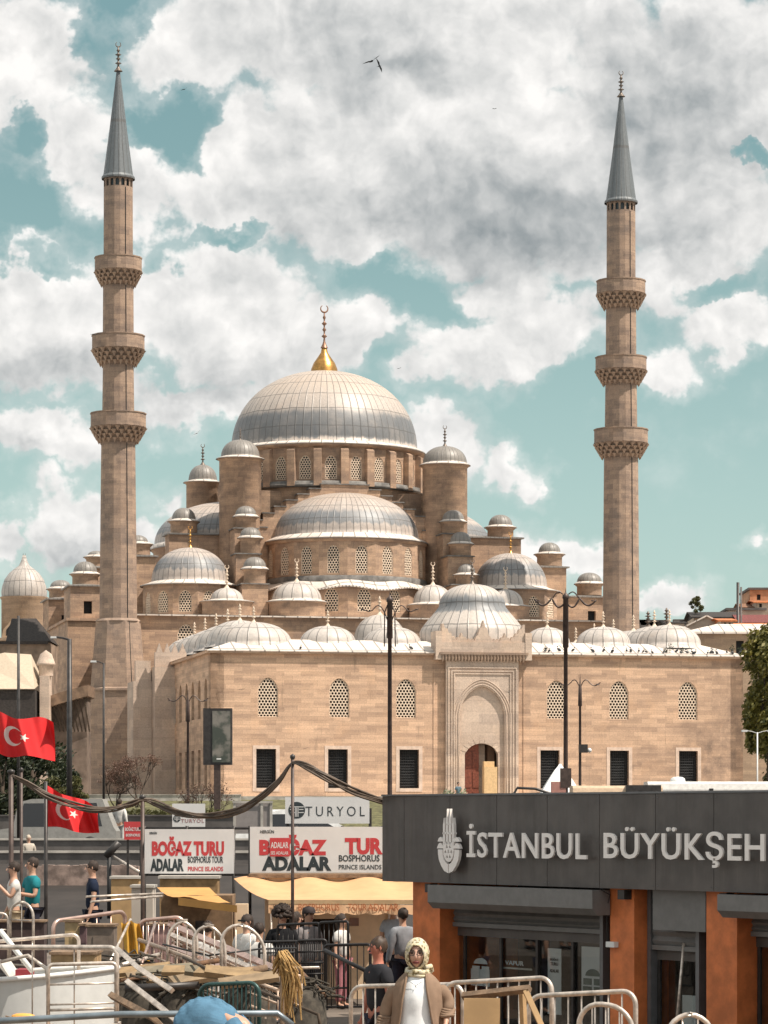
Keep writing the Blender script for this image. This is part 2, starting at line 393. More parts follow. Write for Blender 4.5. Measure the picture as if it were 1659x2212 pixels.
# ================================================================ THE MOSQUE (local frame: x along the facade, y into the building)
TH = radians(12.5); ZT = 4.9
XP, YP = (1040-CX)/FO*228.0, 228.0
mosque = thing('mosque', 'huge domed stone mosque with two tall pencil minarets and grey lead domes', 'mosque', (XP, YP, ZT), TH)
c_, s_ = cos(TH), sin(TH)
def LX(u, y):
    k = (u-CX)/FO
    return (k*(YP+y*c_)-XP+y*s_)/(c_-k*s_)
def LZ(v, x, y):
    return ZC+(VH-v)*(YP+x*s_+y*c_)/FO-ZT
def WID(du, x, y): return du/FO*(YP+x*s_+y*c_)
def dome_prof(r, h, n=14, flare=.0, e=2.0):
    pr = []
    if flare: pr += [(r+flare, -.04), (r+flare*.45, .10), (r, .28)]; h0 = .28
    else: h0 = 0.0
    for i in range(n+1):
        a = pi/2*i/n
        pr.append((r*max(cos(a), 0.0)**(2/e), h0+(h-h0)*max(sin(a),0.0)**(2/e)))
    pr[-1] = (0.0, h)
    return pr
def finial_mb(h, w, crescent=True):
    mb = MB(); pr = [(w*.5, 0), (w*.30, h*.07), (w*.14, h*.15), (w*.12, h*.2)]
    for (zc, rr) in ((.27, .38), (.42, .28), (.56, .36), (.70, .22)):
        pr += [(w*.10, h*(zc-.045)), (w*rr, h*zc), (w*.10, h*(zc+.045))]
    pr += [(w*.08, h*.80), (0, h*.82)]
    mb.lathe(pr, n=10)
    if crescent:
        R = h*.085; cz = h*.82+R; pts = [Vector((R*sin(a), 0, cz-R*cos(a))) for a in [(-2.55+5.1*i/16) for i in range(17)]]
        for i in range(16):
            t = 1-abs(i-7.5)/8.5
            mb.tube([pts[i], pts[i+1]], R*.10+R*.17*t, 6)
    return mb
def arch_poly(w, h, n=10, pointed=True, x0=0.0, z0=0.0):
    """outline of an arched opening, counter-clockwise from the lower left"""
    pts = [(x0-w/2, z0), (x0+w/2, z0)]
    rise = w*(.58 if pointed else .5); sp = h-rise
    for i in range(n+1):
        t = i/n; x = w/2*(1-2*t)
        if pointed: yv = rise*(1-abs(x/(w/2))**1.75)**.62 if abs(x) < w/2 else 0
        else: yv = sqrt(max(0, (w/2)**2-x*x))
        pts.append((x0+x, z0+sp+yv))
    return pts
def in_arch(x, z, w, h):
    rise = w*.58; sp = h-rise
    if abs(x) > w/2 or z < 0: return False
    if z <= sp: return True
    return z-sp <= rise*(1-abs(x/(w/2))**1.75)**.62
def lattice_mb(w, h, cell, bar, d=.08):
    """pierced stone grille: touching hexagonal rings inside an arched frame (x, z plane, front at y=0)"""
    mb = MB(); M = frame((0, 0, 0), (1, 0, 0), (0, 0, 1))
    R = cell/sqrt(3); r = R-bar
    cols = int(w/cell)+2; rows = int(h/(R*1.5))+2
    for j in range(rows):
        for i in range(-cols, cols+1):
            cx = i*cell+(cell/2 if j % 2 else 0); cz = R*.6+j*R*1.5
            if not in_arch(cx, cz, w*1.02, h*1.01): continue
            for k in range(6):
                a0, a1 = pi/6+k*pi/3, pi/6+(k+1)*pi/3
                q = [(cx+R*cos(a0), cz+R*sin(a0)), (cx+R*cos(a1), cz+R*sin(a1)), (cx+r*cos(a1), cz+r*sin(a1)), (cx+r*cos(a0), cz+r*sin(a0))]
                q = [(max(-w/2, min(w/2, x)), max(0, z)) for x, z in q]
                P3 = [Vector((x, 0, z)) for x, z in q]; B3 = [Vector((x, d, z)) for x, z in q]
                mb.poly([P3[3], P3[2], P3[1], P3[0]][::-1]); mb.poly([P3[2], P3[3], B3[3], B3[2]])
    out = arch_poly(w, h, 12); inn = arch_poly(w-2.4*bar, h-2.4*bar, 12, z0=1.2*bar)
    k = len(out)
    for i in range(k):
        a, b, c2, d2 = out[i], out[(i+1) % k], inn[(i+1) % k], inn[i]
        mb.poly([Vector((p[0], -.01, p[1])) for p in (a, b, c2, d2)])
        mb.poly([Vector((d2[0], -.01, d2[1])), Vector((c2[0], -.01, c2[1])), Vector((c2[0], d, c2[1])), Vector((d2[0], d, d2[1]))])
    return mb
def arch_panel(w, h, y=0.0):
    mb = MB(); pts = arch_poly(w, h, 12); mb.prism(pts, frame((0, y, 0), (1, 0, 0), (0, 0, 1)), .05); return mb

# ---- courtyard front and left wall
HW = 20.5                                            # half width
XL, XR = -HW, LX(1605, 0)
ZE = LZ(1411, 0, 0)                                  # eaves
UPX = [LX(u, 0) for u in (579, 733, 877, 1202, 1337, 1486)]
wu, wz0, wz1 = 44/28.9, LZ(1552, 0, 0), LZ(1468, 0, 0)
lz0, lz1 = LZ(1703, 0, 0), LZ(1620, 0, 0); lw = 43/28.9
LOX = [LX(u, 0) for u in (575, 730, 884, 1188, 1338, 1487)]
holes = [arch_poly(wu, wz1-wz0, 12, x0=x, z0=wz0) for x in UPX] + [[(x-lw/2, lz0), (x+lw/2, lz0), (x+lw/2, lz1), (x-lw/2, lz1)] for x in LOX]
pl, pr_ = LX(961, 0), LX(1117, 0); pc = (pl+pr_)/2
holes.append([(pl+.3, -1.2), (pr_-.3, -1.2), (pr_-.3, ZE-1.2), (pl+.3, ZE-1.2)])
mb = MB(); mb.wall([(XL, -1.3), (XR, -1.3), (XR, ZE-.02), (XL, ZE-.02)], holes, frame((0, 0, 0), (1, 0, 0), (0, 0, 1)), 1.0, reveal=.45)
cy_wall = mb.build('courtyard_wall', M_stone, mosque)
# cornice
mb = MB(); mb.box(XL-.25, pl-.9, -.28, .0, ZE-.22, ZE); mb.box(pr_+.9, XR+.25, -.28, 0, ZE-.22, ZE)
mb.box(XL-.28, XL, 0, 21, ZE-.22, ZE); mb.box(XR, XR+.28, 0, 36, ZE-.22, ZE)
mb.build('cornice', M_stone, cy_wall)
lat = lattice_mb(wu, wz1-wz0, .245, .040, .1)
lat_me = None
for x in UPX:
    if lat_me is None:
        w_o = arch_panel(wu+.3, wz1-wz0+.2, .46).build('window', M_dark, cy_wall, (x, 0, wz0-.1))
        l_o = lat.build('lattice', M_lattice, w_o, (0, .10, .1)); lat_me = w_o
    else: copy_tree(lat_me, cy_wall, (x, 0, wz0-.1))
# lower windows: marble surround, iron grille
for i, x in enumerate(LOX):
    if i == 0:
        w = MB(); H = lz1-lz0
        w.box(-lw/2-.02, lw/2+.02, .40, .44, -.02, H+.02)
        w1 = w.build('grilled_window', M_dark, cy_wall, (x, 0, lz0))
        g = MB()
        for k in range(1, 9): g.tube([(-lw/2+lw*k/9, .2, 0), (-lw/2+lw*k/9, .2, H)], .016, 4)
        for k in range(1, 14): g.tube([(-lw/2, .2, H*k/14), (lw/2, .2, H*k/14)], .016, 4)
        g.build('grille', M_grille, w1)
        f = MB(); q = .26
        f.box(-lw/2-q, -lw/2, -.025, .02, -q, H+q); f.box(lw/2, lw/2+q, -.035, .02, -q, H+q)
        f.box(-lw/2, lw/2, -.035, .02, H, H+q); f.box(-lw/2, lw/2, -.035, .02, -q, 0)
        f.build('frame', plain('pale_window_surround', (.60, .46, .37), .85, var=.18, scale=2), w1)
    else: copy_tree(w1, cy_wall, (x, 0, lz0))
# left wall with narrow-looking windows seen end on
ys_ = [2.2+i*3.1 for i in range(6)]
lh = []
for yv in ys_:
    lh.append(arch_poly(1.3, wz1-wz0, 8, x0=-yv, z0=wz0))
    lh.append([(-yv-.65, lz0), (-yv+.65, lz0), (-yv+.65, lz1), (-yv-.65, lz1)])
mb = MB(); mb.wall([(-22, -1.3), (0, -1.3), (0, ZE-.02), (-22, ZE-.02)], lh, frame((XL, 0, 0), (0, -1, 0), (0, 0, 1)), 1.0, reveal=.22)
side = mb.build('courtyard_side_wall', M_stone, mosque)
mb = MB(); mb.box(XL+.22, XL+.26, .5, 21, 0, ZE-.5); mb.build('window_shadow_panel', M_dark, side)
mb = MB(); mb.wall([(0, -1.3), (36, -1.3), (36, ZE-.02), (0, ZE-.02)], [], frame((XR, 0, 0), (0, 1, 0), (0, 0, 1)), 1.0)
mb.build('courtyard_side_wall', M_stone, mosque)
# arcade roof: lead slope up from the eaves all round, then a flat
mb = MB(); E = .34
zi = ZE+1.0; a = 3.0
oX0, oX1, oY0, oY1 = XL-E, XR+E, -E, 36
mb.poly([(oX0, oY0, ZE), (oX1, oY0, ZE), (oX1-a, oY0+a, zi), (oX0+a, oY0+a, zi)])
mb.poly([(oX0, oY1, ZE), (oX0, oY0, ZE), (oX0+a, oY0+a, zi), (oX0+a, oY1, zi)])
mb.poly([(oX1, oY0, ZE), (oX1, oY1, ZE), (oX1-a, oY1, zi), (oX1-a, oY0+a, zi)])
iY = 7.5
mb.poly([(oX0+a, oY0+a, zi), (oX1-a, oY0+a, zi), (oX1-a, iY, zi), (oX0+a, iY, zi)])
mb.poly([(oX0+a, iY, zi), (oX0+7.5, iY, zi), (oX0+7.5, oY1, zi), (oX0+a, oY1, zi)])
mb.poly([(oX1-7.5, iY, zi), (oX1-a, iY, zi), (oX1-a, oY1, zi), (oX1-7.5, oY1, zi)])
mb.poly([(oX0+7.5, iY, zi), (oX1-7.5, iY, zi), (oX1-7.5, iY, 0), (oX0+7.5, iY, 0)])
mb.box(oX0, oX1, oY0, oY0+.05, ZE-.07, ZE-.005)
roof = mb.build('arcade_roof', M_lead_roof, mosque)
def small_dome(u, vt, vb, wu_, y, flare=.25, name='arcade_dome', parent=None, mat=None, e=2.15, fin=1.5):
    x = LX(u, y); r = WID(wu_, x, y)/2; zb = LZ(vb, x, y)-.35; zt = LZ(vt, x, y)
    mb = MB(); mb.lathe(dome_prof(r, zt-zb, 14, flare, e), n=40)
    o = mb.build(name, mat or M_lead_pale, parent or mosque, (x, y, zb), rotz=random.random()*6)
    if fin:
        finial_mb(fin, fin*.30, False).build('finial', M_lattice, o, (0, 0, zt-zb-.03))
    return o
for (u, vt, vb, w, y) in ((548, 1344, 1392, 166, 3.9), (708, 1352, 1390, 122, 3.9), (847, 1354, 1394, 128, 3.9), (1182, 1355, 1393, 100, 3.9), (1303, 1354, 1392, 118, 3.9), (1446, 1350, 1393, 136, 3.9)):
    small_dome(u, vt, vb, w, y)
for yv in (10.0, 15.6, 21.2, 26.8, 32.4):
    x = XL+3.9; mb = MB(); mb.lathe(dome_prof(2.5, 2.1, 12, .25, 2.15), n=32); d = mb.build('arcade_dome', M_lead_pale, mosque, (x, yv, ZE+.75))
    finial_mb(1.6, .5, False).build('finial', M_lattice, d, (0, 0, 2.07))
    x = XR-3.9; mb = MB(); mb.lathe(dome_prof(2.5, 2.1, 12, .25, 2.15), n=32); d = mb.build('arcade_dome', M_lead_pale, mosque, (x, yv, ZE+.75))
    finial_mb(1.6, .5, False).build('finial', M_lattice, d, (0, 0, 2.07))
small_dome(820, 1328, 1385, 112, 34.0, fin=2.0)
# portal dome on its flared octagonal skirt
xq, yq = LX(1020, 4.2), 4.2
zt = LZ(1262, xq, yq); pr = [(WID(112, xq, yq), ZE+.1), (WID(114, xq, yq), LZ(1366, xq, yq)), (WID(110, xq, yq), LZ(1358, xq, yq)), (WID(96, xq, yq), LZ(1340, xq, yq)), (WID(82, xq, yq), LZ(1324, xq, yq)), (WID(72, xq, yq), LZ(1311, xq, yq))]
r0, z0 = pr[-1]
for i in range(1, 15):
    a_ = pi/2*i/14; pr.append((r0*max(cos(a_), 0)**.9, z0+(zt-z0)*sin(a_)**.95))
pr[-1] = (0.0, zt)
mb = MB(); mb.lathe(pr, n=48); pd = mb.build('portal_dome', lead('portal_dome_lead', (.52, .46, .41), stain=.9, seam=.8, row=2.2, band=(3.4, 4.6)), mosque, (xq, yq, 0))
finial_mb(2.0, .55).build('finial', M_bronze, pd, (0, 0, zt-.03))

# ---- portal
ptl = MB()
pf = -.42                                            # the frame stands proud of the wall
W2 = (pr_-pl)/2; aw, ah = LX(1088, 0)-LX(991, 0), LZ(1483, 0, 0)+1.2; dw = LX(1075, 0)-LX(1003, 0)
zc0 = LZ(1428, 0, 0)
nich = arch_poly(aw, ah, 18, x0=LX(1039, 0), z0=-1.2)
ptl.wall([(pl, -1.2), (pr_, -1.2), (pr_, zc0), (pl, zc0)], [nich], frame((0, pf, 0), (1, 0, 0), (0, 0, 1)), .3, reveal=.26)
px = LX(1039, 0); dh = LZ(1606, 0, 0)
door_h = [(px-dw/2, -1.15), (px+dw/2, -1.15)]
sp = LZ(1629, 0, 0)
for i in range(13):
    t = i/12; x = dw/2*(1-2*t); door_h.append((px+x, sp+(dh-sp)*sqrt(max(0, 1-(x/(dw/2))**2))))
ptl.wall([(px-aw/2-.1, -1.18), (px+aw/2+.1, -1.18), (px+aw/2+.1, ah-1.0), (px-aw/2-.1, ah+.3)], [door_h], frame((0, -.17, 0), (1, 0, 0), (0, 0, 1)), .5)
portal = ptl.build('portal', M_marble, mosque)
mm = MB()                                            # mouldings: frame ribs and arch hood
for k, dx in enumerate((.18, .42, .62)):
    for sgn in (-1, 1):
        xa = (pl if sgn < 0 else pr_)-sgn*dx
        mm.box(xa-.05, xa+.05, pf-.07, pf-.002, -1.2, zc0-.4-dx)
    mm.box(pl+dx-.05, pr_-dx+.05, pf-.07, pf-.002, zc0-.4-dx, zc0-.3-dx)
for rr in (.12, .32, .5):
    ring = arch_poly(aw+2*rr, ah+rr, 24, x0=px, z0=-1.2)[1:]
    mm.tube([(x, pf-.01, z) for x, z in ring]+[(px-aw/2-rr, pf-.01, -1.2)], .045, 6)
mm.build('moulding', M_marble, portal)
vo = MB()                                            # voussoirs over the door
for k in range(9):
    a0, a1 = pi*(.12+.76*k/9), pi*(.12+.76*(k+1)/9)-.02
    q = []
    for rr, aa in ((1.0, a0), (1.36, a0), (1.36, a1), (1.0, a1)): q.append((px+dw/2*rr*cos(aa)*1.0, sp-.25+(dh-sp+.25)*rr*sin(aa)))
    vo.prism(q, frame((0, -.21 if k % 2 else -.195, 0), (1, 0, 0), (0, 0, 1)), .04)
vo.build('door_arch', M_marble, portal)
dr = MB(); dr.box(px-dw/2, px-dw*.02, .5, .6, -1.2, dh+.2)
for k in range(3):
    for q in range(2): dr.box(px-dw/2+.15+q*.62, px-dw/2+.62+q*.62, .46, .5, -.8+k*1.5, .4+k*1.5)
door = dr.build('door', plain('red_brown_door', (.20, .055, .03), .6, var=.3), portal)
MB().box(px-dw/2-.2, px+dw/2+.2, 1.6, 1.7, -1.2, dh+.5).box(px+dw*.30, px+dw/2, 1.0, 1.6, -1.2, dh+.4).build('gate_inner', plain('brown_gate_inner', (.16, .09, .055), .8), portal)
MB().box(px+.02, px+.62, 1.3, 1.5, -1.2, dh).build('inner_pier', M_marble, portal)
gb = MB().box(px-.05, px+.95, -1.2, -.6, -1.2, LZ(1657, 0, 0)).box(px+.0, px+.8, -.9, -.5, LZ(1657, 0, 0), LZ(1648, 0, 0)+.1)
gb.build('guard_booth', plain('beige_booth', (.62, .42, .22), .7), portal)
# crown: muqarnas band, panel and cresting
cr = MB(); cl_, crr = LX(937, 0), LX(1144, 0); cz1 = LZ(1412, 0, 0); cz2 = LZ(1388, 0, 0)
cr.box(cl_+.5, crr-.5, -.62, .6, cz1, cz2)
cr.box(cl_, cl_+.5, -.66, .9, cz1-.5, LZ(1365, 0, 0)); cr.box(crr-.5, crr, -.66, .9, cz1-.5, LZ(1367, 0, 0))
span = crr-cl_-1.0; pts = [(cl_+.5, cz2)]; top = []
N = 46
for i in range(N+1):
    t = i/N; x = cl_+.5+span*t; u_ = abs(t-.5)*2
    env = 1.35*max(0, 1-u_*5.2)+.12+(1.15*max(0, (u_-.62)/.38))**1.3*1.05 + .42*max(0, 1-abs(u_-.52)*9)
    top.append((x, cz2+env+(.16 if i % 2 else -.04)))
cr.prism([(cl_+.5, cz2), (crr-.5, cz2)]+top[::-1], frame((0, -.5, 0), (1, 0, 0), (0, 0, 1)), .5)
crown = cr.build('portal_crown', M_marble, mosque)
mq = MB()
nn = 26; bw_ = (pr_-pl+.9)/nn
for k in range(nn):
    x = pl-.45+bw_*k
    mq.lathe([(0.02, zc0-.12), (bw_*.46, zc0+.20), (bw_*.5, cz1)], (x+bw_/2, -.62, 0), n=8, a0=-pi, a1=0)
mq.box(pl-.45, pr_+.45, -.60, .5, zc0+.02, cz1)
mq.box(cl_+.3, crr-.3, -.78, .4, cz1-.12, cz1+.06)
mq.build('muqarnas_band', M_stone_min, crown)
# small flat pilaster lines left and right of the portal
mb = MB(); mb.box(LX(936, 0), LX(940, 0), -.05, .02, -1.2, LZ(1445, 0, 0)); mb.box(LX(1130, 0), LX(1134, 0), -.05, .02, -1.2, LZ(1445, 0, 0)); mb.build('wall_band', M_stone, portal)

# ---- prayer hall block
ZH = LZ(1334, 0, 39)
hy = 38.9
hh = [arch_poly(1.5, 2.6, 10, x0=LX(u, hy), z0=LZ(1418, 0, hy)) for u in (402, 560, 700, 1160)]
mb = MB(); mb.wall([(-21, 0), (21.6, 0), (21.6, ZH-.02), (-21, ZH-.02)], hh, frame((0, hy, 0), (1, 0, 0), (0, 0, 1)), .8, reveal=.4)
mb.box(-21, 21.6, 39.8, 80, 0, ZH-.04)
hall = mb.build('hall_wall', M_stone_up, mosque)
wl = None
for u in (402, 560, 700, 1160):
    if wl is None:
        wl = arch_panel(1.7, 2.8, .41).build('window', M_dark, hall, (LX(u, hy), hy, LZ(1418, 0, hy)-.1))
        lattice_mb(1.5, 2.6, .26, .045).build('lattice', M_lattice, wl, (0, .08, .1))
    else: copy_tree(wl, hall, (LX(u, hy), hy, LZ(1418, 0, hy)-.1))
def slab_roof(x0, x1, y0, y1, z, rise=.35, t=.12, parent=mosque, mat=None, name='lead_roof', ov=.35):
    mb = MB(); x0 -= ov; x1 += ov; y0 -= ov; y1 += ov; i = min(x1-x0, y1-y0)*.42
    mb.poly([(x0,y0,z),(x1,y0,z),(x1-i,y0+i,z+rise),(x0+i,y0+i,z+rise)]); mb.poly([(x1,y0,z),(x1,y1,z),(x1-i,y1-i,z+rise),(x1-i,y0+i,z+rise)])
    mb.poly([(x1,y1,z),(x0,y1,z),(x0+i,y1-i,z+rise),(x1-i,y1-i,z+rise)]); mb.poly([(x0,y1,z),(x0,y0,z),(x0+i,y0+i,z+rise),(x0+i,y1-i,z+rise)])
    mb.poly([(x0+i,y0+i,z+rise),(x1-i,y0+i,z+rise),(x1-i,y1-i,z+rise),(x0+i,y1-i,z+rise)])
    for a_, b_ in (((x0,y0),(x1,y0)), ((x1,y0),(x1,y1)), ((x1,y1),(x0,y1)), ((x0,y1),(x0,y0))):
        mb.poly([(*a_, z-t), (*b_, z-t), (*b_, z), (*a_, z)])
    mb.poly([(x0,y0,z-t),(x0,y1,z-t),(x1,y1,z-t),(x1,y0,z-t)])
    return mb.build(name, mat or M_lead_roof, parent)
slab_roof(-21, 21.6, hy, 80, ZH, .9, ov=.45)
# small domes on low drums along the front of the hall
def drum_dome(name, x, y, rd, zd0, zd1, rdome, ht, mat=None, smat=None, n=32, flare=.2, e=2.1, cornice=.16, fin=None, finmat=None, label=None):
    mb = MB(); mb.lathe([(rd, zd0), (rd, zd1-.25), (rd+cornice*.8, zd1-.08), (rd+cornice, zd1)], n=n)
    o = mb.build(name, smat or M_stone_up, mosque, (x, y, 0), label=label)
    m2 = MB(); m2.lathe([(rd+cornice+.08, zd1-.03), (rd+cornice+.05, zd1+.04), (rdome+flare, zd1+.16), (rdome+.01, zd1+.2)], n=max(n, 32)); m2.build('lead_eave', M_lead_roof, o)
    m2 = MB(); pf_ = [(rdome+flare*.6, zd1+.13)]+[(r, z+zd1+.12) for r, z in dome_prof(rdome, ht-.12, 14, 0, e)]
    m2.lathe(pf_, n=max(n, 32), ru=rdome)
    d = m2.build('dome', mat or M_lead, o)
    if fin: finial_mb(fin, fin*.28).build('finial', finmat or M_bronze, o, (0, 0, zd1+ht-.05))
    return o
for (u, wd, wdm, vt, ve, y) in ((490, 112, 72, 1270, 1297, 41.5), (641, 128, 108, 1256, 1298, 41.8), (935, 106, 86, 1263, 1305, 41.8), (1092, 108, 78, 1273, 1308, 41.5)):
    x = LX(u, y); drum_dome('gallery_dome', x, y, WID(wd, x, y)/2-.1, ZH-.2, LZ(ve, x, y-2), WID(wdm, x, y)/2, LZ(vt, x, y)-LZ(ve, x, y-2), fin=2.1, finmat=M_lattice, mat=M_lead_pale)
# corner domes
def arched_drum(name, x, y, r, z0, z1, nwin, ww, wh, zw, a_lo=0.0, a_hi=2*pi, butt=0.0, cell=.24, mat=None, latmat=None, bands=True):
    """polygonal drum, one arched lattice window per facet, optional buttresses between"""
    fa = (a_hi-a_lo)/nwin; ap = r*cos(fa/2); fw = 2*r*sin(fa/2)
    mb = MB()
    for k in range(nwin):
        am = a_lo+fa*(k+.5); nx, ny = cos(am), sin(am); ex = Vector((-ny, nx, 0))
        o = Vector((ap*nx, ap*ny, 0)) - ex*0
        M = frame(o, ex, (0, 0, 1))
        mb.wall([(-fw/2, z0), (fw/2, z0), (fw/2, z1), (-fw/2, z1)], [arch_poly(ww, wh, 8, z0=zw)], M, .01, reveal=.3)
        if butt:
            ab = a_lo+fa*k; bx = Vector((cos(ab), sin(ab), 0)); by = Vector((-sin(ab), cos(ab), 0))
            Mb = Matrix(((by.x, -bx.x, 0, bx.x*r), (by.y, -bx.y, 0, bx.y*r), (0, 0, 1, 0), (0, 0, 0, 1)))
            hb = z1-.12
            bb = MB(); bb.box(-.36, .36, -butt, .25, z0, hb-.35)
            bb.poly([(-.36, -butt, hb-.35), (.36, -butt, hb-.35), (.36, .2, hb), (-.36, .2, hb)])
            bb.poly([(.36, -butt, hb-.35), (.36, .2, hb-.35), (.36, .2, hb)]); bb.poly([(-.36, .2, hb-.35), (-.36, -butt, hb-.35), (-.36, .2, hb)])
            mb.add(bb, Mb)
    o = mb.build(name, mat or M_stone_up, mosque, (x, y, 0))
    dk = MB(); dk.lathe([(ap-.32, z0+.05), (ap-.32, z1-.05)], n=48, a0=a_lo, a1=a_hi, smooth=False)
    dk.build('window_glass', M_dark, o)
    src = None
    for k in range(nwin):
        am = a_lo+fa*(k+.5)
        if sin(am+TH) > .45: continue
        loc = ((ap-.06)*cos(am), (ap-.06)*sin(am), zw)
        if src is None: src = lattice_mb(ww, wh, cell, .04, .06).build('window_lattice', latmat or M_lattice, o, loc, am+pi/2)
        else: inst(src, o, loc, am+pi/2)
    return o
for sgn, u, vt, vb, wdm in ((-1, 411, 1183, 1256, 168), (1, 1103, 1195, 1268, 158)):
    y = 46.5; x = LX(u, y); rD = WID(206, x, y)/2; ze = LZ(vb+3, x, y-rD); rd = WID(wdm, x, y)/2
    o = arched_drum('corner_drum', x, y, rD, ZH-.1, ze, 12, 1.15, 1.9, ZH+.5, cell=.24)
    m2 = MB(); zb = ze
    m3 = MB(); m3.lathe([(rD+.25, zb-.08), (rD+.25, zb), (rd+.35, zb+.22), (rd+.02, zb+.38)], n=56); m3.build('lead_eave', M_lead_roof, o)
    m2.lathe([(rd+.05, zb+.33)]+[(r, z+zb+.35) for r, z in dome_prof(rd, LZ(vt, x, y)-zb-.35, 16, 0, 2.1)], n=56, ru=rd)
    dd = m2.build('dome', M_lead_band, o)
    finial_mb(2.0, .5).build('finial', M_gold, o, (0, 0, LZ(vt, x, y)-.03))
# ---- central baldachin
xc, yc = LX(700.5, 59.4), 59.4
RD = WID(437, xc, yc)/2; zE = LZ(983, xc, yc); zD0 = LZ(1043, xc, yc-9)
dr_ = arched_drum('main_drum', xc, yc, RD-.42, zD0-.3, zE-.12, 24, 1.08, 2.15, zD0+.35, butt=.50, cell=.24)
mb = MB(); mb.lathe([(RD-.45, zE-.35), (RD-.1, zE-.2), (RD, zE-.1), (RD, zE)], n=72); mb.build('cornice', M_stone_up, dr_)
r0 = WID(402, xc, yc)/2; zt = LZ(803, xc, yc)
pr = [(r0+.30, zE+.28)]+[(r, z+zE+.3) for r, z in dome_prof(r0, zt-zE-.3, 26, 0, 2.12)]
mb = MB(); mb.lathe(pr, n=96, ru=r0)
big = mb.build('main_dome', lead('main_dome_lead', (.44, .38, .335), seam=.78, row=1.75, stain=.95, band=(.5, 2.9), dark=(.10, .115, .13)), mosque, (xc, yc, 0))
mb = MB(); mb.lathe([(RD+.06, zE-.03), (RD+.06, zE+.05), (r0+.30, zE+.32), (r0+.02, zE+.36)], n=96); mb.build('lead_eave', M_lead_roof, big)
gz = zt-.25; gr = WID(58, xc, yc)/2; gh = LZ(745, xc, yc)-gz
mb = MB(); mb.lathe([(gr*1.03, 0), (gr*.98, gh*.18), (gr*.80, gh*.38), (gr*.52, gh*.56), (gr*.26, gh*.74), (gr*.15, gh)], n=32)
cap = mb.build('gilded_cap', M_gold, big, (0, 0, gz))
finial_mb(LZ(658, xc, yc)-LZ(752, xc, yc), .72).build('finial', plain('brass_finial', (.27, .15, .10), .45, .5), cap, (0, 0, gh-.3))
# square base with stepped arch walls
zb0 = LZ(1180, xc, 50); zbt = zD0-.05
mb = MB(); mb.lathe([(RD-.3, zbt-.34), (RD+.05, zbt-.28), (RD+.05, zbt-.02), (RD-.6, zbt+.05)], n=64); mb.build('drum_ledge', M_greystone, mosque, (xc, yc, 0))
Hs = 9.7
steps = [(0, zbt-.35)]
def step_wall(M, depth, name='stepped_arch_wall'):
    pts = []; n = 7; zlo = LZ(1168, xc, 50); zhi = LZ(1048, xc, 50)
    xs = [2.2+ (Hs-2.2)*i/n for i in range(n+1)]; zs = [zhi-(zhi-zlo-1.0)*(i/n)**1.15 for i in range(n+1)]
    for i in range(n): pts += [(xs[i], zs[i]), (xs[i], zs[i+1])]
    pts += [(Hs, zs[n]), (Hs, ZH)]
    full = [(-x, z) for x, z in pts[::-1]]+pts
    full = full[::-1]
    m = MB(); m.prism(full, M, depth); o = m.build(name, M_stone_up, mosque)
    cp = MB()
    for i in range(n):
        for sg in (-1, 1):
            a_, b_ = sorted((sg*(xs[i]-.0), sg*(xs[i+1]+.1)))
            cpb = MB(); cpb.box(a_, b_, zs[i+1], zs[i+1]+.10, -depth-.05, .12); cp.add(cpb, M)
    cpb = MB(); cpb.box(-2.3, 2.3, zhi, zhi+.1, -depth-.05, .12); cp.add(cpb, M)
    cp.build('coping', M_greystone, o)
    return o
step_wall(frame((xc, yc-9.55, 0), (1, 0, 0), (0, 0, 1)), 1.4)
step_wall(frame((xc-8.6, yc, 0), (0, -1, 0), (0, 0, 1)), 1.4); step_wall(frame((xc+8.6, yc, 0), (0, 1, 0), (0, 0, 1)), 1.4)
mb = MB(); mb.box(xc-8.5, xc+8.5, yc-7.1, yc+8.6, ZH, zbt-.6); mb.build('dome_base', M_stone_up, mosque)
mb = MB(); mb.lathe([(RD-.55, zbt-6.0), (RD-.55, zbt-.25)], n=48); mb.build('drum_base', M_stone_up, mosque, (xc, yc, 0))
# front semi-dome and its drum
xs_, ys2 = LX(748, 50), 50.6
rS = WID(356, xs_, ys2)/2; zSe = LZ(1176, xs_, ys2); zS0 = LZ(1252, xs_, ys2-7)
o = arched_drum('semi_drum', xs_, ys2, rS-.15, zS0-.2, zSe-.1, 9, 1.1, 2.5, zS0+.55, a_lo=pi, a_hi=2*pi, cell=.25, butt=.0)
mb = MB(); mb.lathe([(rS-.2, zSe-.35), (rS, zSe-.2), (rS, zSe)], n=48, a0=pi, a1=2*pi); mb.build('cornice', M_stone_up, o)
rs2 = WID(318, xs_, ys2)/2; zst = LZ(1066, xs_, ys2)
def half_dome(name, x, y, rE, r, ze, zt, a0, parent=mosque):
    mb = MB(); mb.lathe([(r+.1, ze+.43)]+[(q, z+ze+.45) for q, z in dome_prof(r, zt-ze-.45, 18, 0, 2.1)], n=64, a0=a0, a1=a0+pi, ru=r)
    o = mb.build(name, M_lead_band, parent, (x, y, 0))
    mb = MB(); mb.lathe([(rE+.1, ze-.05), (rE+.1, ze+.03), (r+.35, ze+.30), (r+.02, ze+.5)], n=64, a0=a0, a1=a0+pi); mb.build('lead_eave', M_lead_roof, o); return o
half_dome('semi_dome', xs_, ys2, rS, rs2, zSe, zst, pi)
# side semi-domes on plain half drums
for sgn in (-1, 1):
    x = xc+sgn*8.7; a0 = pi/2 if sgn < 0 else -pi/2
    mb = MB(); mb.lathe([(7.4, ZH), (7.4, zSe-.3), (7.6, zSe-.1), (7.6, zSe)], n=36, a0=a0, a1=a0+pi)
    d = mb.build('semi_drum', M_stone_up, mosque, (x, yc, 0))
    half_dome('semi_dome', x, yc, 7.6, 7.3, zSe, zst-.1, a0)
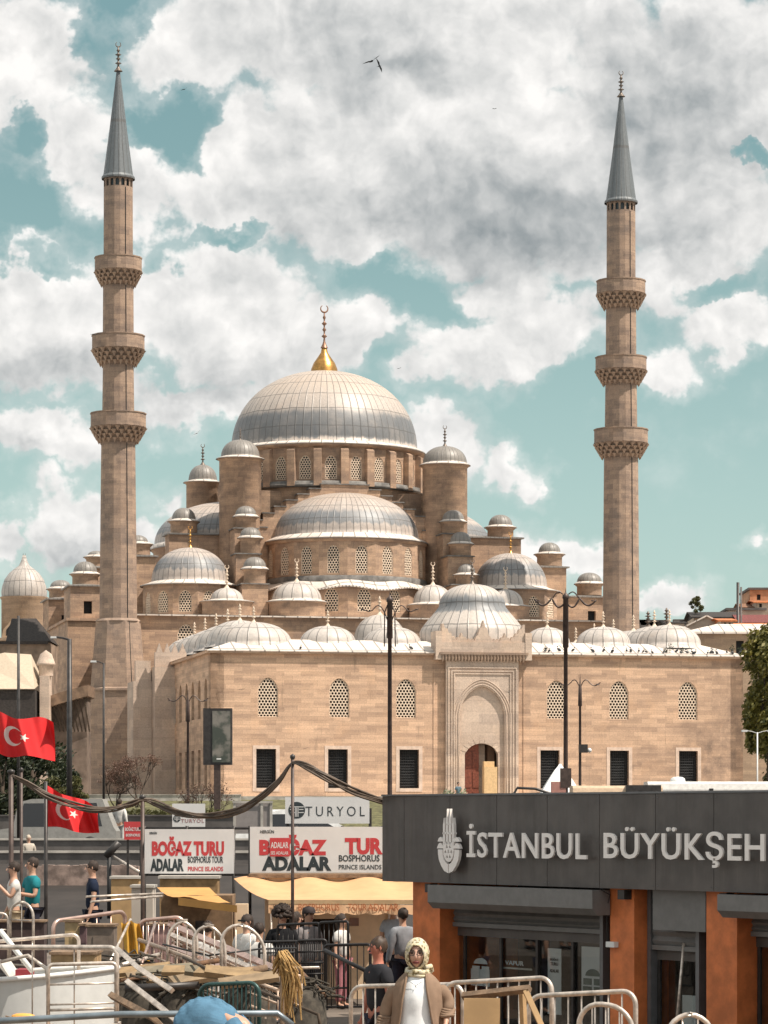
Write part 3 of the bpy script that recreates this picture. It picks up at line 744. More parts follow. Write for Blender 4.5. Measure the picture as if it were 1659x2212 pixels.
# lower exedra wall under the front semi-dome, with wavy lead skirt
zx0, zx1 = ZH, LZ(1266, 0, 41.5)
rX = 8.5
ex = arched_drum('exedra_wall', xs_, ys2, rX, zx0-.05, zx1, 9, 1.25, 2.1, zx0+.75, a_lo=pi, a_hi=2*pi, cell=.25)
mb = MB(); n = 90
for k in range(n):
    a0, a1 = pi+pi*k/n, pi+pi*(k+1)/n
    def rz(a): w = .28*cos(9*(a-pi)); return (rX+.35, zx1-.05+w*.55), (rX-.9, zx1+.55+w*.3)
    (ra, za), (rb, zb) = rz(a0); (ra2, za2), (rb2, zb2) = rz(a1)
    q = lambda r, a, z: (r*cos(a), r*sin(a), z)
    mb.poly([q(ra, a0, za), q(ra2, a1, za2), q(rb2, a1, zb2), q(rb, a0, zb)], smooth=True)
    mb.poly([q(ra, a0, za-.12), q(ra2, a1, za2-.12), q(ra2, a1, za2), q(ra, a0, za)])
    mb.poly([q(rb, a0, zb), q(rb2, a1, zb2), q(rS-.2, a1, zb2+.12), q(rS-.2, a0, zb+.12)], smooth=True)
mb.build('lead_skirt', M_lead_roof, ex)
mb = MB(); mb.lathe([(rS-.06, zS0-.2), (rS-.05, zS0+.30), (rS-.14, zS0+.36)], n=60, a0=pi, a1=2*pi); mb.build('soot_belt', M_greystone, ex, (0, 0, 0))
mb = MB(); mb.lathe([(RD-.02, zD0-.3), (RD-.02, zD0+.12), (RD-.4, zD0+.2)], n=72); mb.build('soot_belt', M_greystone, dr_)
# ---- weight towers
def turret(name, u, vtop, veave, vbot, wdrum, wdome, y, mat=None, n=12, fin=None, x=None, e=2.2, smat=None, y_bot=None):
    x = LX(u, y) if x is None else x
    rd = WID(wdrum, x, y)/2; z1 = LZ(veave, x, y); z0 = LZ(vbot, x, y)
    return drum_dome(name, x, y, rd, z0, z1, WID(wdome, x, y)/2, LZ(vtop, x, y)-z1, mat=mat or M_lead_dk, smat=smat, n=n, flare=.08, e=e, cornice=.22, fin=fin)
turret('weight_tower', 519, 950, 992, 1250, 92, 84, 50.3, n=8, fin=1.2)
turret('weight_tower', 961, 964, 1006, 1262, 98, 96, 50.3, n=16, fin=2.0)
turret('weight_tower', 438, 1004, 1043, 1200, 72, 62, 68.6, n=8, fin=2.1)
turret('weight_tower', 866, 1010, 1049, 1200, 90, 82, 68.6, n=8, fin=2.1)
# stepped buttress turrets running down to the front, left and right
for (u, vt, ve, vb, wd, wdm, y) in ((531, 1093, 1117, 1215, 44, 46, 47.4), (541, 1139, 1163, 1240, 44, 46, 45.4), (550, 1203, 1230, 1262, 48, 50, 43.0),
        (979, 1102, 1128, 1220, 48, 48, 47.4), (995, 1149, 1176, 1250, 46, 46, 45.4), (1007, 1218, 1243, 1280, 46, 40, 43.0)):
    turret('buttress_turret', u, vt, ve, vb, wd, wdm, y)
for (ul, ur, vb_, y0, y1) in ((507, 556, 1140, 46.4, 50), (510, 562, 1195, 44.3, 46.4), (523, 579, 1260, 41.8, 44.3), (957, 1004, 1152, 46.4, 50), (968, 1022, 1200, 44.3, 46.4), (977, 1036, 1262, 41.8, 44.3)):
    x0, x1 = LX(ul, y0), LX(ur, y0); z = LZ(vb_, (x0+x1)/2, y0)
    mb = MB(); mb.box(x0, x1, y0, y1, ZH-.5, z-.1); mb.build('buttress', M_stone_up, mosque); slab_roof(x0, x1, y0, y1, z, .1, .1, ov=.15, mat=M_greystone, name='buttress_cap')
# buttress walls with outer turrets
for sgn, u, vt, ve, vb, ul, ur, vw in ((-1, 397, 1097, 1127, 1156, 362, 500, 1155), (1, 1081, 1112, 1140, 1163, 985, 1120, 1162)):
    y = 52.0; x0, x1 = LX(ul, y), LX(ur, y); z = LZ(vw, (x0+x1)/2, y)
    mb = MB(); mb.box(x0, x1, y-.9, y+1.5, ZH, z-.1); mb.build('buttress_wall', M_stone_up, mosque); slab_roof(x0, x1, y-.9, y+1.5, z, .2, .12, ov=.25, mat=M_lead_dk, name='buttress_cap')
    turret('buttress_turret', u, vt, ve, vb-1, 58, 52, y+.2)
for (u, vt, ve, vb, wd, wdm, y, ul, ur, vw, name) in ((1187, 1172, 1198, 1224, 56, 48, 50.5, 1157, 1229, 1223, 'stair_tower'), (297, 1156, 1176, 1200, 56, 46, 50.5, 262, 342, 1199, 'stair_tower')):
    turret('corner_turret', u, vt, ve, vb, wd, wdm, y)
    x0, x1 = LX(ul, y-1.5), LX(ur, y-1.5); z = LZ(vw, x0, y-1.5)
    mb = MB(); mb.box(x0+.25, x1-.25, y-1.5, y+1.5, ZH-1, z-.1); mb.build(name, M_stone_up, mosque); slab_roof(x0+.25, x1-.25, y-1.5, y+1.5, z, .2, .12, ov=.25, name='tower_cap', mat=M_lead_dk)
# side gallery blocks with turrets
for (u, vt, ve, vb, wd, wdm, y, ul, ur, vw, zw, wu0, wu1, wv0, wv1) in (
        (184, 1213, 1241, 1264, 56, 52, 52, 152, 222, 1264, 0, 181, 199, 1298, 1325),
        (1273, 1237, 1262, 1287, 54, 54, 52, 1228, 1315, 1288, 0, 1270, 1287, 1319, 1345),
        (131, 1253, 1273, 1292, 50, 46, 72, 105, 160, 1293, 0, 133, 149, 1328, 1352),
        (208, 1190, 1204, 1225, 44, 38, 66, 182, 240, 1225, 0, 0, 0, 0, 0)):
    turret('corner_turret', u, vt, ve, vb, wd, wdm, y, n=16)
    x0, x1 = LX(ul, y-2.5), LX(ur, y-2.5); z = LZ(vw, (x0+x1)/2, y-2.5)
    mb = MB(); hs = []
    if wu0: hs = [[(LX(wu0, y-2.5), LZ(wv1, x0, y-2.5)), (LX(wu1, y-2.5), LZ(wv1, x0, y-2.5)), (LX(wu1, y-2.5), LZ(wv0, x0, y-2.5)), (LX(wu0, y-2.5), LZ(wv0, x0, y-2.5))]]
    mb.wall([(x0, 0), (x1, 0), (x1, z-.1), (x0, z-.1)], hs, frame((0, y-2.5, 0), (1, 0, 0), (0, 0, 1)), .01, reveal=.5)
    mb.box(x0+.02, x1-.02, y-1.95, y+2.5, 0, z-.12); mb.poly([(x0, y+2.5, 0), (x0, y-2.5, 0), (x0, y-2.5, z-.1), (x0, y+2.5, z-.1)]); mb.poly([(x1, y-2.5, 0), (x1, y+2.5, 0), (x1, y+2.5, z-.1), (x1, y-2.5, z-.1)])
    tb = mb.build('gallery_tower', M_stone_up, mosque)
    if wu0: MB().box(LX(wu0, y-2.5)-.1, LX(wu1, y-2.5)+.1, y-2.02, y-2.0, LZ(wv1, x0, y-2.5)-.1, LZ(wv0, x0, y-2.5)+.1).build('window', M_dark, tb)
    slab_roof(x0, x1, y-2.5, y+2.5, z, .2, .12, ov=.25, name='tower_cap', mat=M_lead_dk)
# wings (side galleries), left one clearly in view behind the minaret
z1 = LZ(1341, -23, 49)
mb = MB(); mb.box(LX(152, 49)-.2, -20.8, 49.3, 76, -1, z1); mb.box(LX(152, 49)-.35, -20.7, 49.1, 76.2, z1, z1+.25)
mb.box(LX(105, 69)-.1, -22, 69.2, 78, -1, LZ(1362, -23, 69)); mb.build('side_gallery', M_stone_up, mosque)
mb = MB(); mb.box(21.7, LX(1315, 49), 49.3, 76, -1, LZ(1352, 24, 49)); mb.build('side_gallery', M_stone_up, mosque)
slab_roof(21.7, LX(1320, 49), 49.3, 76, LZ(1350, 24, 49), .3, .12)
# crenellated side portal on the left wall, pale marble
x0, y0 = XL-1.6, 17.5
mb = MB(); zt = LZ(1400, x0, y0)
mb.box(x0, XL+1.5, y0, y0+6.5, -1.2, LZ(1440, x0, y0))
mb.box(x0+.1, XL+1.0, y0+.5, y0+1.0, LZ(1440, x0, y0), zt-.3)
for k in range(4): mb.prism([(0, 0), (.5, 0), (.25, .75)], frame((x0+.2+k*.62, y0+.5, zt-.32), (1, 0, 0), (0, 0, 1)), .4)
mb.box(x0-1.5, x0-.02, y0+1.5, y0+5, -1.2, LZ(1470, x0, y0)); mb.box(x0-1.3, x0-.1, y0+1.6, y0+2.2, LZ(1470, x0, y0), LZ(1425, x0, y0))
mb.build('side_portal', M_marble, mosque)

# ---- minarets
def minaret(sgn, u, base):
    y = 36.0; x = LX(u, y); Z = lambda v: LZ(v, x, y); R = lambda w: WID(w, x, y)/2
    b = base
    mb = MB()
    if sgn < 0:
        # square pedestal, chamfer, taper
        mb.lathe([(R(113)*1.16, -1.2), (R(113)*1.16, Z(b['ped']))], n=8, a0=pi/8-TH, a1=2*pi+pi/8-TH, smooth=False)
        mb.lathe([(R(120)*1.16, Z(b['ped'])), (R(120)*1.16, Z(b['ped']-5)), (R(108)*1.16, Z(b['ped']-8)), (R(90)*1.12, Z(b['tap'])+.0)], n=8, a0=pi/8-TH, a1=2*pi+pi/8-TH, smooth=False)
        mb.lathe([(R(90)*1.12, Z(b['tap'])), (R(88), Z(b['tap']-6))], n=16, smooth=False)
    else:
        mb.lathe([(R(88)*1.1, -1.2), (R(88)*1.1, Z(b['ped'])), (R(80), Z(b['tap']))], n=8, a0=pi/8, a1=2*pi+pi/8, smooth=False)
    bal = b['bal']                                    # (v_top, v_floor, v_bottom, width) from the lowest
    w0 = 80; prev = b['tap']-6 if sgn < 0 else b['tap']
    ws = b['w']
    segs = []
    for i, (vt, vf, vb, wb) in enumerate(bal):
        mb.lathe([(R(ws[i][0]), Z(prev)), (R(ws[i][1]), Z(vb))], n=16, smooth=False)
        prev = vb
    mb.lathe([(R(ws[3][0]), Z(prev)), (R(ws[3][1]), Z(b['cone']+22))], n=16, smooth=False)
    # sixteen-sided ribs on the shaft edges
    root = mb.build('minaret', M_stone_min, mosque, (x, y, 0))
    # small arcade under the spire
    ar = MB(); r = R(ws[3][1])
    fw = 2*r*sin(pi/16)
    for k in range(16):
        am = 2*pi*(k+.5)/16; ap = r*cos(pi/16)
        ar.wall([(-fw/2, Z(b['cone']+22)), (fw/2, Z(b['cone']+22)), (fw/2, Z(b['cone'])), (-fw/2, Z(b['cone']))], [arch_poly(fw*.62, .62, 8, False, z0=Z(b['cone']+20.5))],
                frame((ap*cos(am), ap*sin(am), 0), (-sin(am), cos(am), 0), (0, 0, 1)), .01, reveal=.15)
    a_o = ar.build('lantern', M_stone_min, root)
    dk = MB(); dk.lathe([(r-.2, Z(b['cone']+21)), (r-.2, Z(b['cone']+1))], n=16); dk.build('lantern_opening', plain('blue_tile_band', (.05, .075, .085), .4), root)
    for i, (vt, vf, vb, wb) in enumerate(bal):
        m = MB(); rw = ws[i][1]; rP = R(wb); zt, zf, zb = Z(vt), Z(vf), Z(vb)
        m.lathe([(rP*.985, zf), (rP, zf+.05), (rP, zf+.12), (rP*.985, zf+.13), (rP*.985, zt-.1), (rP*1.01, zt-.09), (rP*1.01, zt), (rP*.94, zt), (rP*.94, zf+.1), (R(rw)*.9, zf+.1)], n=16, a0=pi/16, a1=2*pi+pi/16, smooth=False)
        # muqarnas: four tiers of little niches
        tiers = 4; r_lo = R(rw)*1.02
        for t in range(tiers):
            ra = r_lo+(rP*.97-r_lo)*((t)/tiers)**.8; rb = r_lo+(rP*.97-r_lo)*((t+1)/tiers)**.8
            za, zb_ = zb+(zf-zb)*t/tiers, zb+(zf-zb)*(t+1)/tiers
            m.lathe([(ra*.94, za), (rb*.94, zb_)], n=32)
            m.lathe([(rb*.93, zb_-.06), (rb, zb_-.03), (rb, zb_+.02)], n=32)
            nk = 20; off = (t % 2)*.5
            for k in range(nk):
                a_ = 2*pi*(k+off)/nk; px_ = cos(a_)*rb*.95; py_ = sin(a_)*rb*.95; sz = rb*.13
                m.lathe([(.01, za-.12), (sz*.5, za+(zb_-za)*.35), (sz, zb_-.02)], (px_, py_, 0), n=6)
        m.build('balcony', M_stone_min, root)
        # dark openings in the parapet are just relief panels
    sp_ = MB(); rc = R(66)
    sp_.lathe([(rc*1.10, Z(b['cone'])-.12), (rc*1.10, Z(b['cone'])+.05), (rc*.98, Z(b['cone'])+.25), (rc*.60, Z(b['cone'])+(Z(b['tip'])-Z(b['cone']))*.42), (rc*.10, Z(b['tip']))], n=16, smooth=False)
    so = sp_.build('spire', M_spire, root)
    finial_mb(Z(b['fin'])-Z(b['tip'])+.2, .75).build('finial', M_bronze, so, (0, 0, Z(b['tip'])-.2))
    # drain pipe / lightning conductor down the shaft
    wz = MB(); am = -pi/2+.35*1.0-TH+.25
    pth = []
    for i, v in enumerate([b['cone']+24, bal[2][0]]): pth.append((R(ws[3][1])*1.01*cos(am), R(ws[3][1])*1.01*sin(am), Z(v)))
    wz.tube(pth, .03, 5)
    rs_ = [(bal[2][2], bal[1][0], 2), (bal[1][2], bal[0][0], 1), (bal[0][2], b['tap'], 0)]
    for (va, vb2, k) in rs_:
        wz.tube([(R(ws[k][1])*1.02*cos(am), R(ws[k][1])*1.02*sin(am), Z(va)), (R(ws[k][0])*1.02*cos(am), R(ws[k][0])*1.02*sin(am), Z(vb2))], .03, 5)
    if sgn < 0: wz.tube([(R(95)*cos(am), R(95)*sin(am), Z(b['tap'])), (R(118)*cos(am), R(118)*sin(am), Z(b['ped'])), (R(119)*cos(am), R(119)*sin(am), Z(1640))], .03, 5)
    wz = MB(); path = []
    for va, kk in ((b['cone']+24, (3, 1)), (bal[2][2], (3, 0)), (bal[2][2]+1, (2, 1)), (bal[1][2], (2, 0)), (bal[1][2]+1, (1, 1)), (bal[0][2], (1, 0)), (bal[0][2]+1, (0, 1)), (b['tap']-6, (0, 0))): q = R(ws[kk[0]][kk[1]])*1.012; path.append((q*cos(am), q*sin(am), Z(va)))
    if sgn < 0: path += [(R(95)*cos(am), R(95)*sin(am), Z(b['tap']+4)), (R(119)*cos(am), R(119)*sin(am), Z(b['ped']-4)), (R(119)*cos(am), R(119)*sin(am), Z(1640))]
    wz.tube(path, .035, 5)
    wz.build('conductor_cable', M_grille, root)
    return root
minaret(-1, 255.5, dict(ped=1494, tap=1343, cone=385, tip=149, fin=90, bal=[(893, 925, 957, 121), (725, 757, 790, 115), (557, 588, 618, 103)], w=[(82, 74), (71, 67), (68, 66), (64, 63)]))
minaret(1, 1341.5, dict(ped=1440, tap=1400, cone=437, tip=204, fin=152, bal=[(928, 960, 990, 118), (772, 802, 832, 112), (607, 637, 668, 107)], w=[(80, 74), (72, 68), (67, 65), (63, 62)]))
# ================================================================ GROUND AND STREET
def structure(o): o['kind'] = 'structure'; return o
M_asph = plain('asphalt', (.050, .043, .039), .9, var=.3, scale=1.2, bump=.3)
M_pave = plain('quay_paving', (.13, .105, .085), .85, var=.3, scale=.8, bump=.3)
M_conc = plain('grey_concrete', (.115, .103, .097), .85, var=.25, scale=1.3, bump=.3)
M_conc_l = plain('pale_concrete', (.42, .39, .35), .85, var=.25, scale=1.3, bump=.2)
M_grass = plain('dry_grass', (.10, .095, .04), .9, var=.45, scale=2.5, bump=.6)
M_white = plain('white_paint', (.72, .72, .70), .5, var=.06)
M_metal_dk = plain('dark_painted_metal', (.045, .04, .038), .45, .3, var=.3)
M_brown_metal = plain('brown_painted_metal', (.075, .05, .042), .5, .2, var=.3)
M_galv = plain('galvanised_steel', (.60, .52, .45), .36, .5, var=.35, scale=9)
M_wood = plain('weathered_wood', (.20, .13, .08), .8, var=.4, scale=7, bump=.4)
M_cream = plain('cream_painted_wall', (.74, .56, .38), .75, var=.12, scale=2)
M_black = plain('black_rubber', (.015, .015, .016), .6, var=.2)
def sheet(name, x0, x1, y0, y1, z, mat, z2=None):
    mb = MB(); z2 = z if z2 is None else z2
    mb.poly([(x0, y0, z), (x1, y0, z), (x1, y1, z2), (x0, y1, z2)]); return structure(mb.build(name, mat))
sheet('ground', -3000, 3000, 12, 4000, -1.6, M_asph)
m_w, t_w, b_w = new_mat('harbour_water'); b_w.inputs['Base Color'].default_value = (.02, .07, .085, 1); b_w.inputs['Roughness'].default_value = .12
bp = t_w.n('ShaderNodeBump', {'Height': t_w.noise(t_w.n('ShaderNodeTexCoord').outputs['Object'], 1.6, 5, .6), 'Strength': .5, 'Distance': .12}); t_w.nt.links.new(bp.outputs[0], b_w.inputs['Normal'])
sheet('water', -600, 600, -300, 27, -1.1, m_w)
mb = MB(); mb.box(-300, 300, 27, 66, -1.5, 0); structure(mb.build('quay', M_pave))
# paved ramp up to the street, street, bank, mosque terrace
mb = MB(); mb.poly([(-300, 66, .0), (300, 66, .0), (300, 84, 2.1), (-300, 84, 2.1)]); structure(mb.build('ramp', plain('dark_ramp_asphalt', (.026, .020, .017), .9, var=.35, scale=.6, bump=.2)))
mb = MB(); mb.box(-300, 300, 84, 210, -1.5, 2.1); structure(mb.build('street', M_asph))
mb = MB(); mb.poly([(-80, 196, 2.104), (3, 196, 2.104), (3, 212, 4.6), (-80, 212, 4.6)]); mb.poly([(15, 196, 2.104), (90, 196, 2.104), (90, 212, 4.6), (15, 212, 4.6)]); tag(mb.build('grass', M_grass), 'dry olive grass on the bank below the mosque terrace', 'grass', kind='stuff')
mb = MB(); mb.box(-400, 400, 212, 420, -1.4, 4.85); structure(mb.build('terrace', M_conc_l))
mb = MB(); mb.box(-3000, 3000, 420, 3500, -1.4, 6.0); structure(mb.build('land', M_conc))
mb = MB()
for k in range(16): mb.box(3, 15, 204+k*.5, 212, 2.1+k*.172, 2.1+(k+1)*.172)
structure(mb.build('stairs', M_conc_l))
def long_wall(name, label, u0, u1, v, Y, zb, t, mat, capm=None):
    a, b = wpt(u0, v, Y), wpt(u1, v, Y)
    w = MB(); w.box(a.x, b.x, Y, Y+t, zb, a.z-.06); o = w.build(name, mat); tag(o, label, 'wall')
    c2 = MB(); c2.box(a.x-.03, b.x+.03, Y-.05, Y+t+.05, a.z-.06, a.z); c2.build('coping', capm or M_conc_l, o); return o
long_wall('retaining_wall', 'low grey concrete wall nearest the quay ramp, with a thin pale top edge', -300, 700, 1838, 84.5, 1.9, .4, M_conc)
long_wall('retaining_wall', 'grey concrete wall along the middle of the road with pale coping', -300, 700, 1811, 96, 1.9, .4, M_conc)
long_wall('retaining_wall', 'tallest grey road wall with a hedge behind it', -300, 620, 1760, 118, 1.9, .5, M_conc, M_conc)
long_wall('terrace_wall', 'pale stone parapet at the foot of the left minaret', 170, 520, 1716, 211.5, 3.5, .4, M_conc_l)

# ================================================================ VEGETATION
M_leaf_r = leafmat('yellow_green_leaves', (.06, .07, .018), (.25, .21, .045))  # leaf colour runs from green to yellow-green at random
M_leaf_d = leafmat('dark_leaves', (.012, .022, .012), (.045, .055, .02))
M_leaf_b = leafmat('bush_leaves', (.05, .06, .02), (.13, .12, .04))
M_leaf_p = leafmat('reddish_twigs', (.12, .06, .045), (.20, .12, .08))
M_bark = plain('bark', (.07, .05, .035), .9, var=.4, scale=8, bump=.5)
def leaves(mb, c, r, n, size, rng_, squash=1.0):
    for _ in range(n):
        while True:
            d = Vector((rng_.uniform(-1, 1), rng_.uniform(-1, 1), rng_.uniform(-1, 1)))
            if .25 < d.length < 1: break
        d = d*(.55+.45*rng_.random())/max(d.length, .5)*d.length if rng_.random() < .4 else d
        p = Vector((c[0]+d.x*r[0], c[1]+d.y*r[1], c[2]+d.z*r[2]))
        a = Vector((rng_.gauss(0, 1), rng_.gauss(0, 1), rng_.gauss(0, 1))).normalized(); b = a.orthogonal().normalized()
        s = size*rng_.uniform(.5, 1.3); cc = a.cross(b)
        mb.poly([p-b*s, p+cc*s*.45, p+b*s, p-cc*s*.45])
def tree(name, label, cat, base, h, crown, clumps, leaf_n, leaf_s, mat, seed=1, trunk_r=.18, group=None):
    """base point, crown = (centre xyz rel, radii)"""
    rg = random.Random(seed); root = thing(name, label, cat, base, group=group)
    (cx, cy, cz), (rx, ry, rz) = crown
    tr = MB(); pts = [(0, 0, 0), (cx*.3+rg.uniform(-.1, .1), cy*.3, cz*.45), (cx*.8, cy*.8, cz*.8), (cx, cy, cz)]
    tr.tube(pts, trunk_r, 8, trunk_r*.4)
    lv = MB(); cs = []
    for k in range(clumps):
        a = rg.uniform(0, 2*pi); e = rg.uniform(-.9, 1.0); q = rg.uniform(.35, .95)
        c = (cx+rx*cos(a)*q*sqrt(1-e*e*.6), cy+ry*sin(a)*q*sqrt(1-e*e*.6), cz+rz*e*.85)
        f = rg.uniform(.22, .42); leaves(lv, c, (rx*f, ry*f, rz*f*.8), leaf_n//clumps, leaf_s, rg)
        if k % 2 == 0:
            st = Vector((cx*.8, cy*.8, cz*rg.uniform(.5, .95))); mid = (st+Vector(c))/2+Vector((0, 0, rg.uniform(-.1, .2)))
            tr.tube([st, mid, c], trunk_r*.35, 5, trunk_r*.08)
    tr.build('trunk', M_bark, root); lv.build('crown', mat, root)
    return root
def at(u, Y, z): return ((u-CX)/FO*Y, Y, z)
tree('plane_tree', 'tall yellow-green leafy tree at the right end of the courtyard wall', 'tree', at(1662, 208, 2.1), 14, ((0, 0, 9.6), (1.9, 2.6, 4.6)), 46, 15000, .20, M_leaf_r, 3)
tree('plane_tree', 'darker green tree at the right edge of the photo behind the lamp', 'tree', at(1700, 214, 4.8), 12, ((0, 0, 5.0), (2.9, 2.6, 4.9)), 40, 9000, .22, M_leaf_b, 5)
tree('cypress_shrub', 'dark evergreen behind the upper red flag, under the curved roof', 'tree', at(70, 150, 2.1), 6, ((0, 0, 3.6), (1.9, 1.3, 2.3)), 26, 6500, .13, M_leaf_d, 7)
tree('evergreen_tree', 'dark evergreen at the left edge above the wires', 'tree', at(5, 146, 2.1), 6, ((0, 0, 3.0), (2.0, 1.3, 2.6)), 26, 6500, .13, M_leaf_d, 8)
tree('evergreen_tree', 'mid green bush just above the smaller red flag', 'bush', at(150, 143, 2.1), 4, ((0, 0, 2.3), (1.0, .9, 1.0)), 20, 4200, .10, M_leaf_b, 9)
tree('evergreen_tree', 'dark bush left of the smaller flag behind the parked van', 'bush', at(108, 147, 2.1), 4, ((0, 0, 2.6), (1.5, .9, 1.5)), 20, 4500, .12, M_leaf_d, 19)
def twig_tree(name, label, base, h, spread, seed, leafn):
    rg = random.Random(seed); root = thing(name, label, 'bush', base); tr = MB(); lv = MB()
    def grow(p, d, L, r, dep):
        q = p+d*L; tr.tube([p, (p+q)/2+Vector((rg.uniform(-.05, .05),)*3)*L, q], r, 5, r*.6)
        if dep == 0:
            leaves(lv, q, (.28, .28, .22), leafn, .055, rg); return
        for _ in range(3 if dep > 1 else 4):
            nd = (d+Vector((rg.gauss(0, spread), rg.gauss(0, spread), rg.gauss(.12, .3)))).normalized(); grow(q, nd, L*rg.uniform(.62, .85), r*.6, dep-1)
    for _ in range(4): grow(Vector((rg.uniform(-.2, .2), 0, 0)), Vector((rg.gauss(0, .35), rg.gauss(0, .2), 1)).normalized(), h*.33, .05, 3)
    tr.build('trunk', M_bark, root); lv.build('crown', M_leaf_p, root); return root
twig_tree('bare_shrub', 'reddish brown leggy shrub in front of the left minaret foot', at(300, 190, 4.0), 3.6, .55, 4, 26)
twig_tree('bare_shrub', 'thin reddish shrub further left at the minaret pedestal', at(252, 192, 4.0), 2.6, .6, 6, 20)
twig_tree('climbing_plant', 'spindly plant climbing beside the billboard post', at(452, 142, 2.1), 3.0, .35, 16, 5)
mb = MB(); rg = random.Random(31)
for k in range(70): leaves(mb, (wpt(110+k*6.2, 1754, 119).x, 119.2+rg.uniform(-.3, .4), wpt(0, 1758, 119).z), (.35, .25, .22), 60, .07, rg)
tag(mb.build('hedge', M_leaf_b), 'clipped low hedge along the top of the tallest road wall', 'hedge')
# flowers and plants seen over the kiosk roof
def potted(u, v, Y, zb, label, m1, s=.5, seed=1):
    rg = random.Random(seed); p = wpt(u, v, Y); r = thing('flower_bush', label, 'plant', (p.x, Y, zb))
    mb = MB(); mb.lathe([(.25, 0), (.4, .5), (.42, .52), (.38, .5)], n=12); mb.build('pot', M_conc_l, r)
    mb = MB(); h = p.z-zb
    mb.tube([(0, 0, .4), (.05, 0, h*.6)], .05, 5); mb.build('stem', M_bark, r)
    mb = MB()
    for _ in range(9): leaves(mb, (rg.uniform(-s, s), rg.uniform(-.3, .3), h-.45+rg.uniform(-.5, .25)), (.35, .3, .3), 90, .08, rg)
    mb.build('foliage', m1, r)
potted(978, 1703, 150, 2.1, 'pale green flowering shrub in front of the red door, seen over the kiosk roof', leafmat('pale_leaves', (.10, .13, .06), (.40, .42, .28)), .45, 2)
potted(1008, 1712, 150, 2.1, 'pinkish flowering shrub right of the pale green one over the kiosk roof', leafmat('pink_flowers', (.25, .12, .08), (.6, .35, .25)), .35, 3)

# ================================================================ BUILDINGS LEFT AND RIGHT OF THE MOSQUE
M_tan = stone('tan_masonry', (.42, .31, .22), (.36, .265, .19), (.25, .19, .15), stain=.7)
M_roofdk = plain('dark_tiled_roof', (.035, .028, .025), .8, var=.4)
M_tile = plain('orange_roof_tiles', (.52, .17, .06), .7, var=.35, scale=3, bump=.4)
M_plas = plain('beige_render', (.50, .40, .31), .85, var=.15, scale=1)
Y = 300.0; p = wpt(42, 1285, Y)
lib = thing('domed_library', 'small domed stone building with a pointed lead cap, left of the mosque', 'building', (p.x, Y, 4.8))
z = lambda v: wpt(0, v, Y).z-4.8
w = lambda du: du/FO*Y
mb = MB(); mb.box(-12, w(66), 0, 10, 0, z(1384)); mb.box(-12, w(68), -.3, 10.2, z(1384), z(1378)); mb.build('wall', M_tan, lib)
mb = MB(); mb.lathe([(w(50), z(1378)), (w(50), z(1290)), (w(53), z(1286)), (w(53), z(1284))], (0, 4, 0), n=24)
for k in (-1, 0, 1):
    mb.prism([(-.9, 0), (.9, 0), (.7, .9), (0, 1.7), (-.7, .9)], frame((k*2.3-1.0, .9, z(1378)), (1, 0, 0), (0, 0, 1)), 2.4)
mb.build('drum', M_tan, lib)
mb = MB()
for k in (-1, 0, 1): mb.prism([(-.45, 0), (.45, 0), (.4, .6), (0, 1.1), (-.4, .6)], frame((k*2.3-1.0, .89, z(1372)), (1, 0, 0), (0, 0, 1)), .1)
mb.build('window', M_dark, lib)
mb = MB(); zd = z(1284)
mb.lathe([(w(49), zd), (w(50), zd+.5), (w(48.5), zd+1.0), (w(43), zd+1.75), (w(33), zd+2.4), (w(21), zd+2.85), (w(12), zd+3.15), (w(7), zd+3.6), (w(3.4), zd+4.2), (0, z(1215)+.2)], (0, 4, 0), n=40)
d = mb.build('dome', M_lead, lib); finial_mb(z(1187)-z(1217), .6).build('finial', M_bronze, d, (0, 4, z(1217)))
# dark shed roof and its neighbour walls
Y = 262.0
sh = thing('roofed_shed', 'low building with a dark hipped roof, far left beyond the trees', 'building', (wpt(50, 1400, Y).x, Y, 4.8)); z = lambda v: wpt(0, v, Y).z-4.8; w = lambda du: du/FO*Y
mb = MB(); mb.box(-w(60), w(58), 0, 6, 0, z(1388)); mb.build('wall', plain('streaky_brown_wall', (.27, .20, .15), .9, var=.4, scale=.8), sh)
mb = MB(); x0, x1 = -w(36), w(60); zr0, zr1 = z(1386), z(1331)
mb.poly([(x0, -.5, zr0), (x1, -.5, zr0), (w(20), 3, zr1), (-w(34), 3, zr1)]); mb.poly([(x1, -.5, zr0), (x1, 6.5, zr0), (w(20), 3, zr1)]); mb.poly([(x0, 6.5, zr0), (x0, -.5, zr0), (-w(34), 3, zr1)]); mb.poly([(x1, 6.5, zr0), (x0, 6.5, zr0), (-w(34), 3, zr1), (w(20), 3, zr1)])
mb.poly([(x0, -.5, zr0), (x0, 6.5, zr0), (x1, 6.5, zr0), (x1, -.5, zr0)])
mb.box(-w(80), w(55), -.55, -.4, zr0-.25, zr0); mb.build('roof', M_roofdk, sh)
Y = 236.0
pv = thing('royal_pavilion', 'long ramp-like pavilion with a bowed roof climbing to the mosque at left', 'building', (wpt(95, 1500, Y).x, Y, 4.8)); z = lambda v: wpt(0, v, Y).z-4.8; w = lambda du: (du-95)/FO*Y
M_brownroof = plain('brown_eaves', (.20, .13, .085), .8, var=.35, scale=2)
mb = MB(); top = [(-60, 1590), (0, 1563), (40, 1537), (80, 1515), (130, 1497), (192, 1480)]
pts = [(w(u), z(v)) for u, v in top]+[(w(u), z(v+ (24 if i else 14))) for i, (u, v) in enumerate(top)][::-1]
mb.prism(pts[::-1], frame((0, -.8, 0), (1, 0, 0), (0, 0, 1)), 5.5); mb.build('roof', M_brownroof, pv)
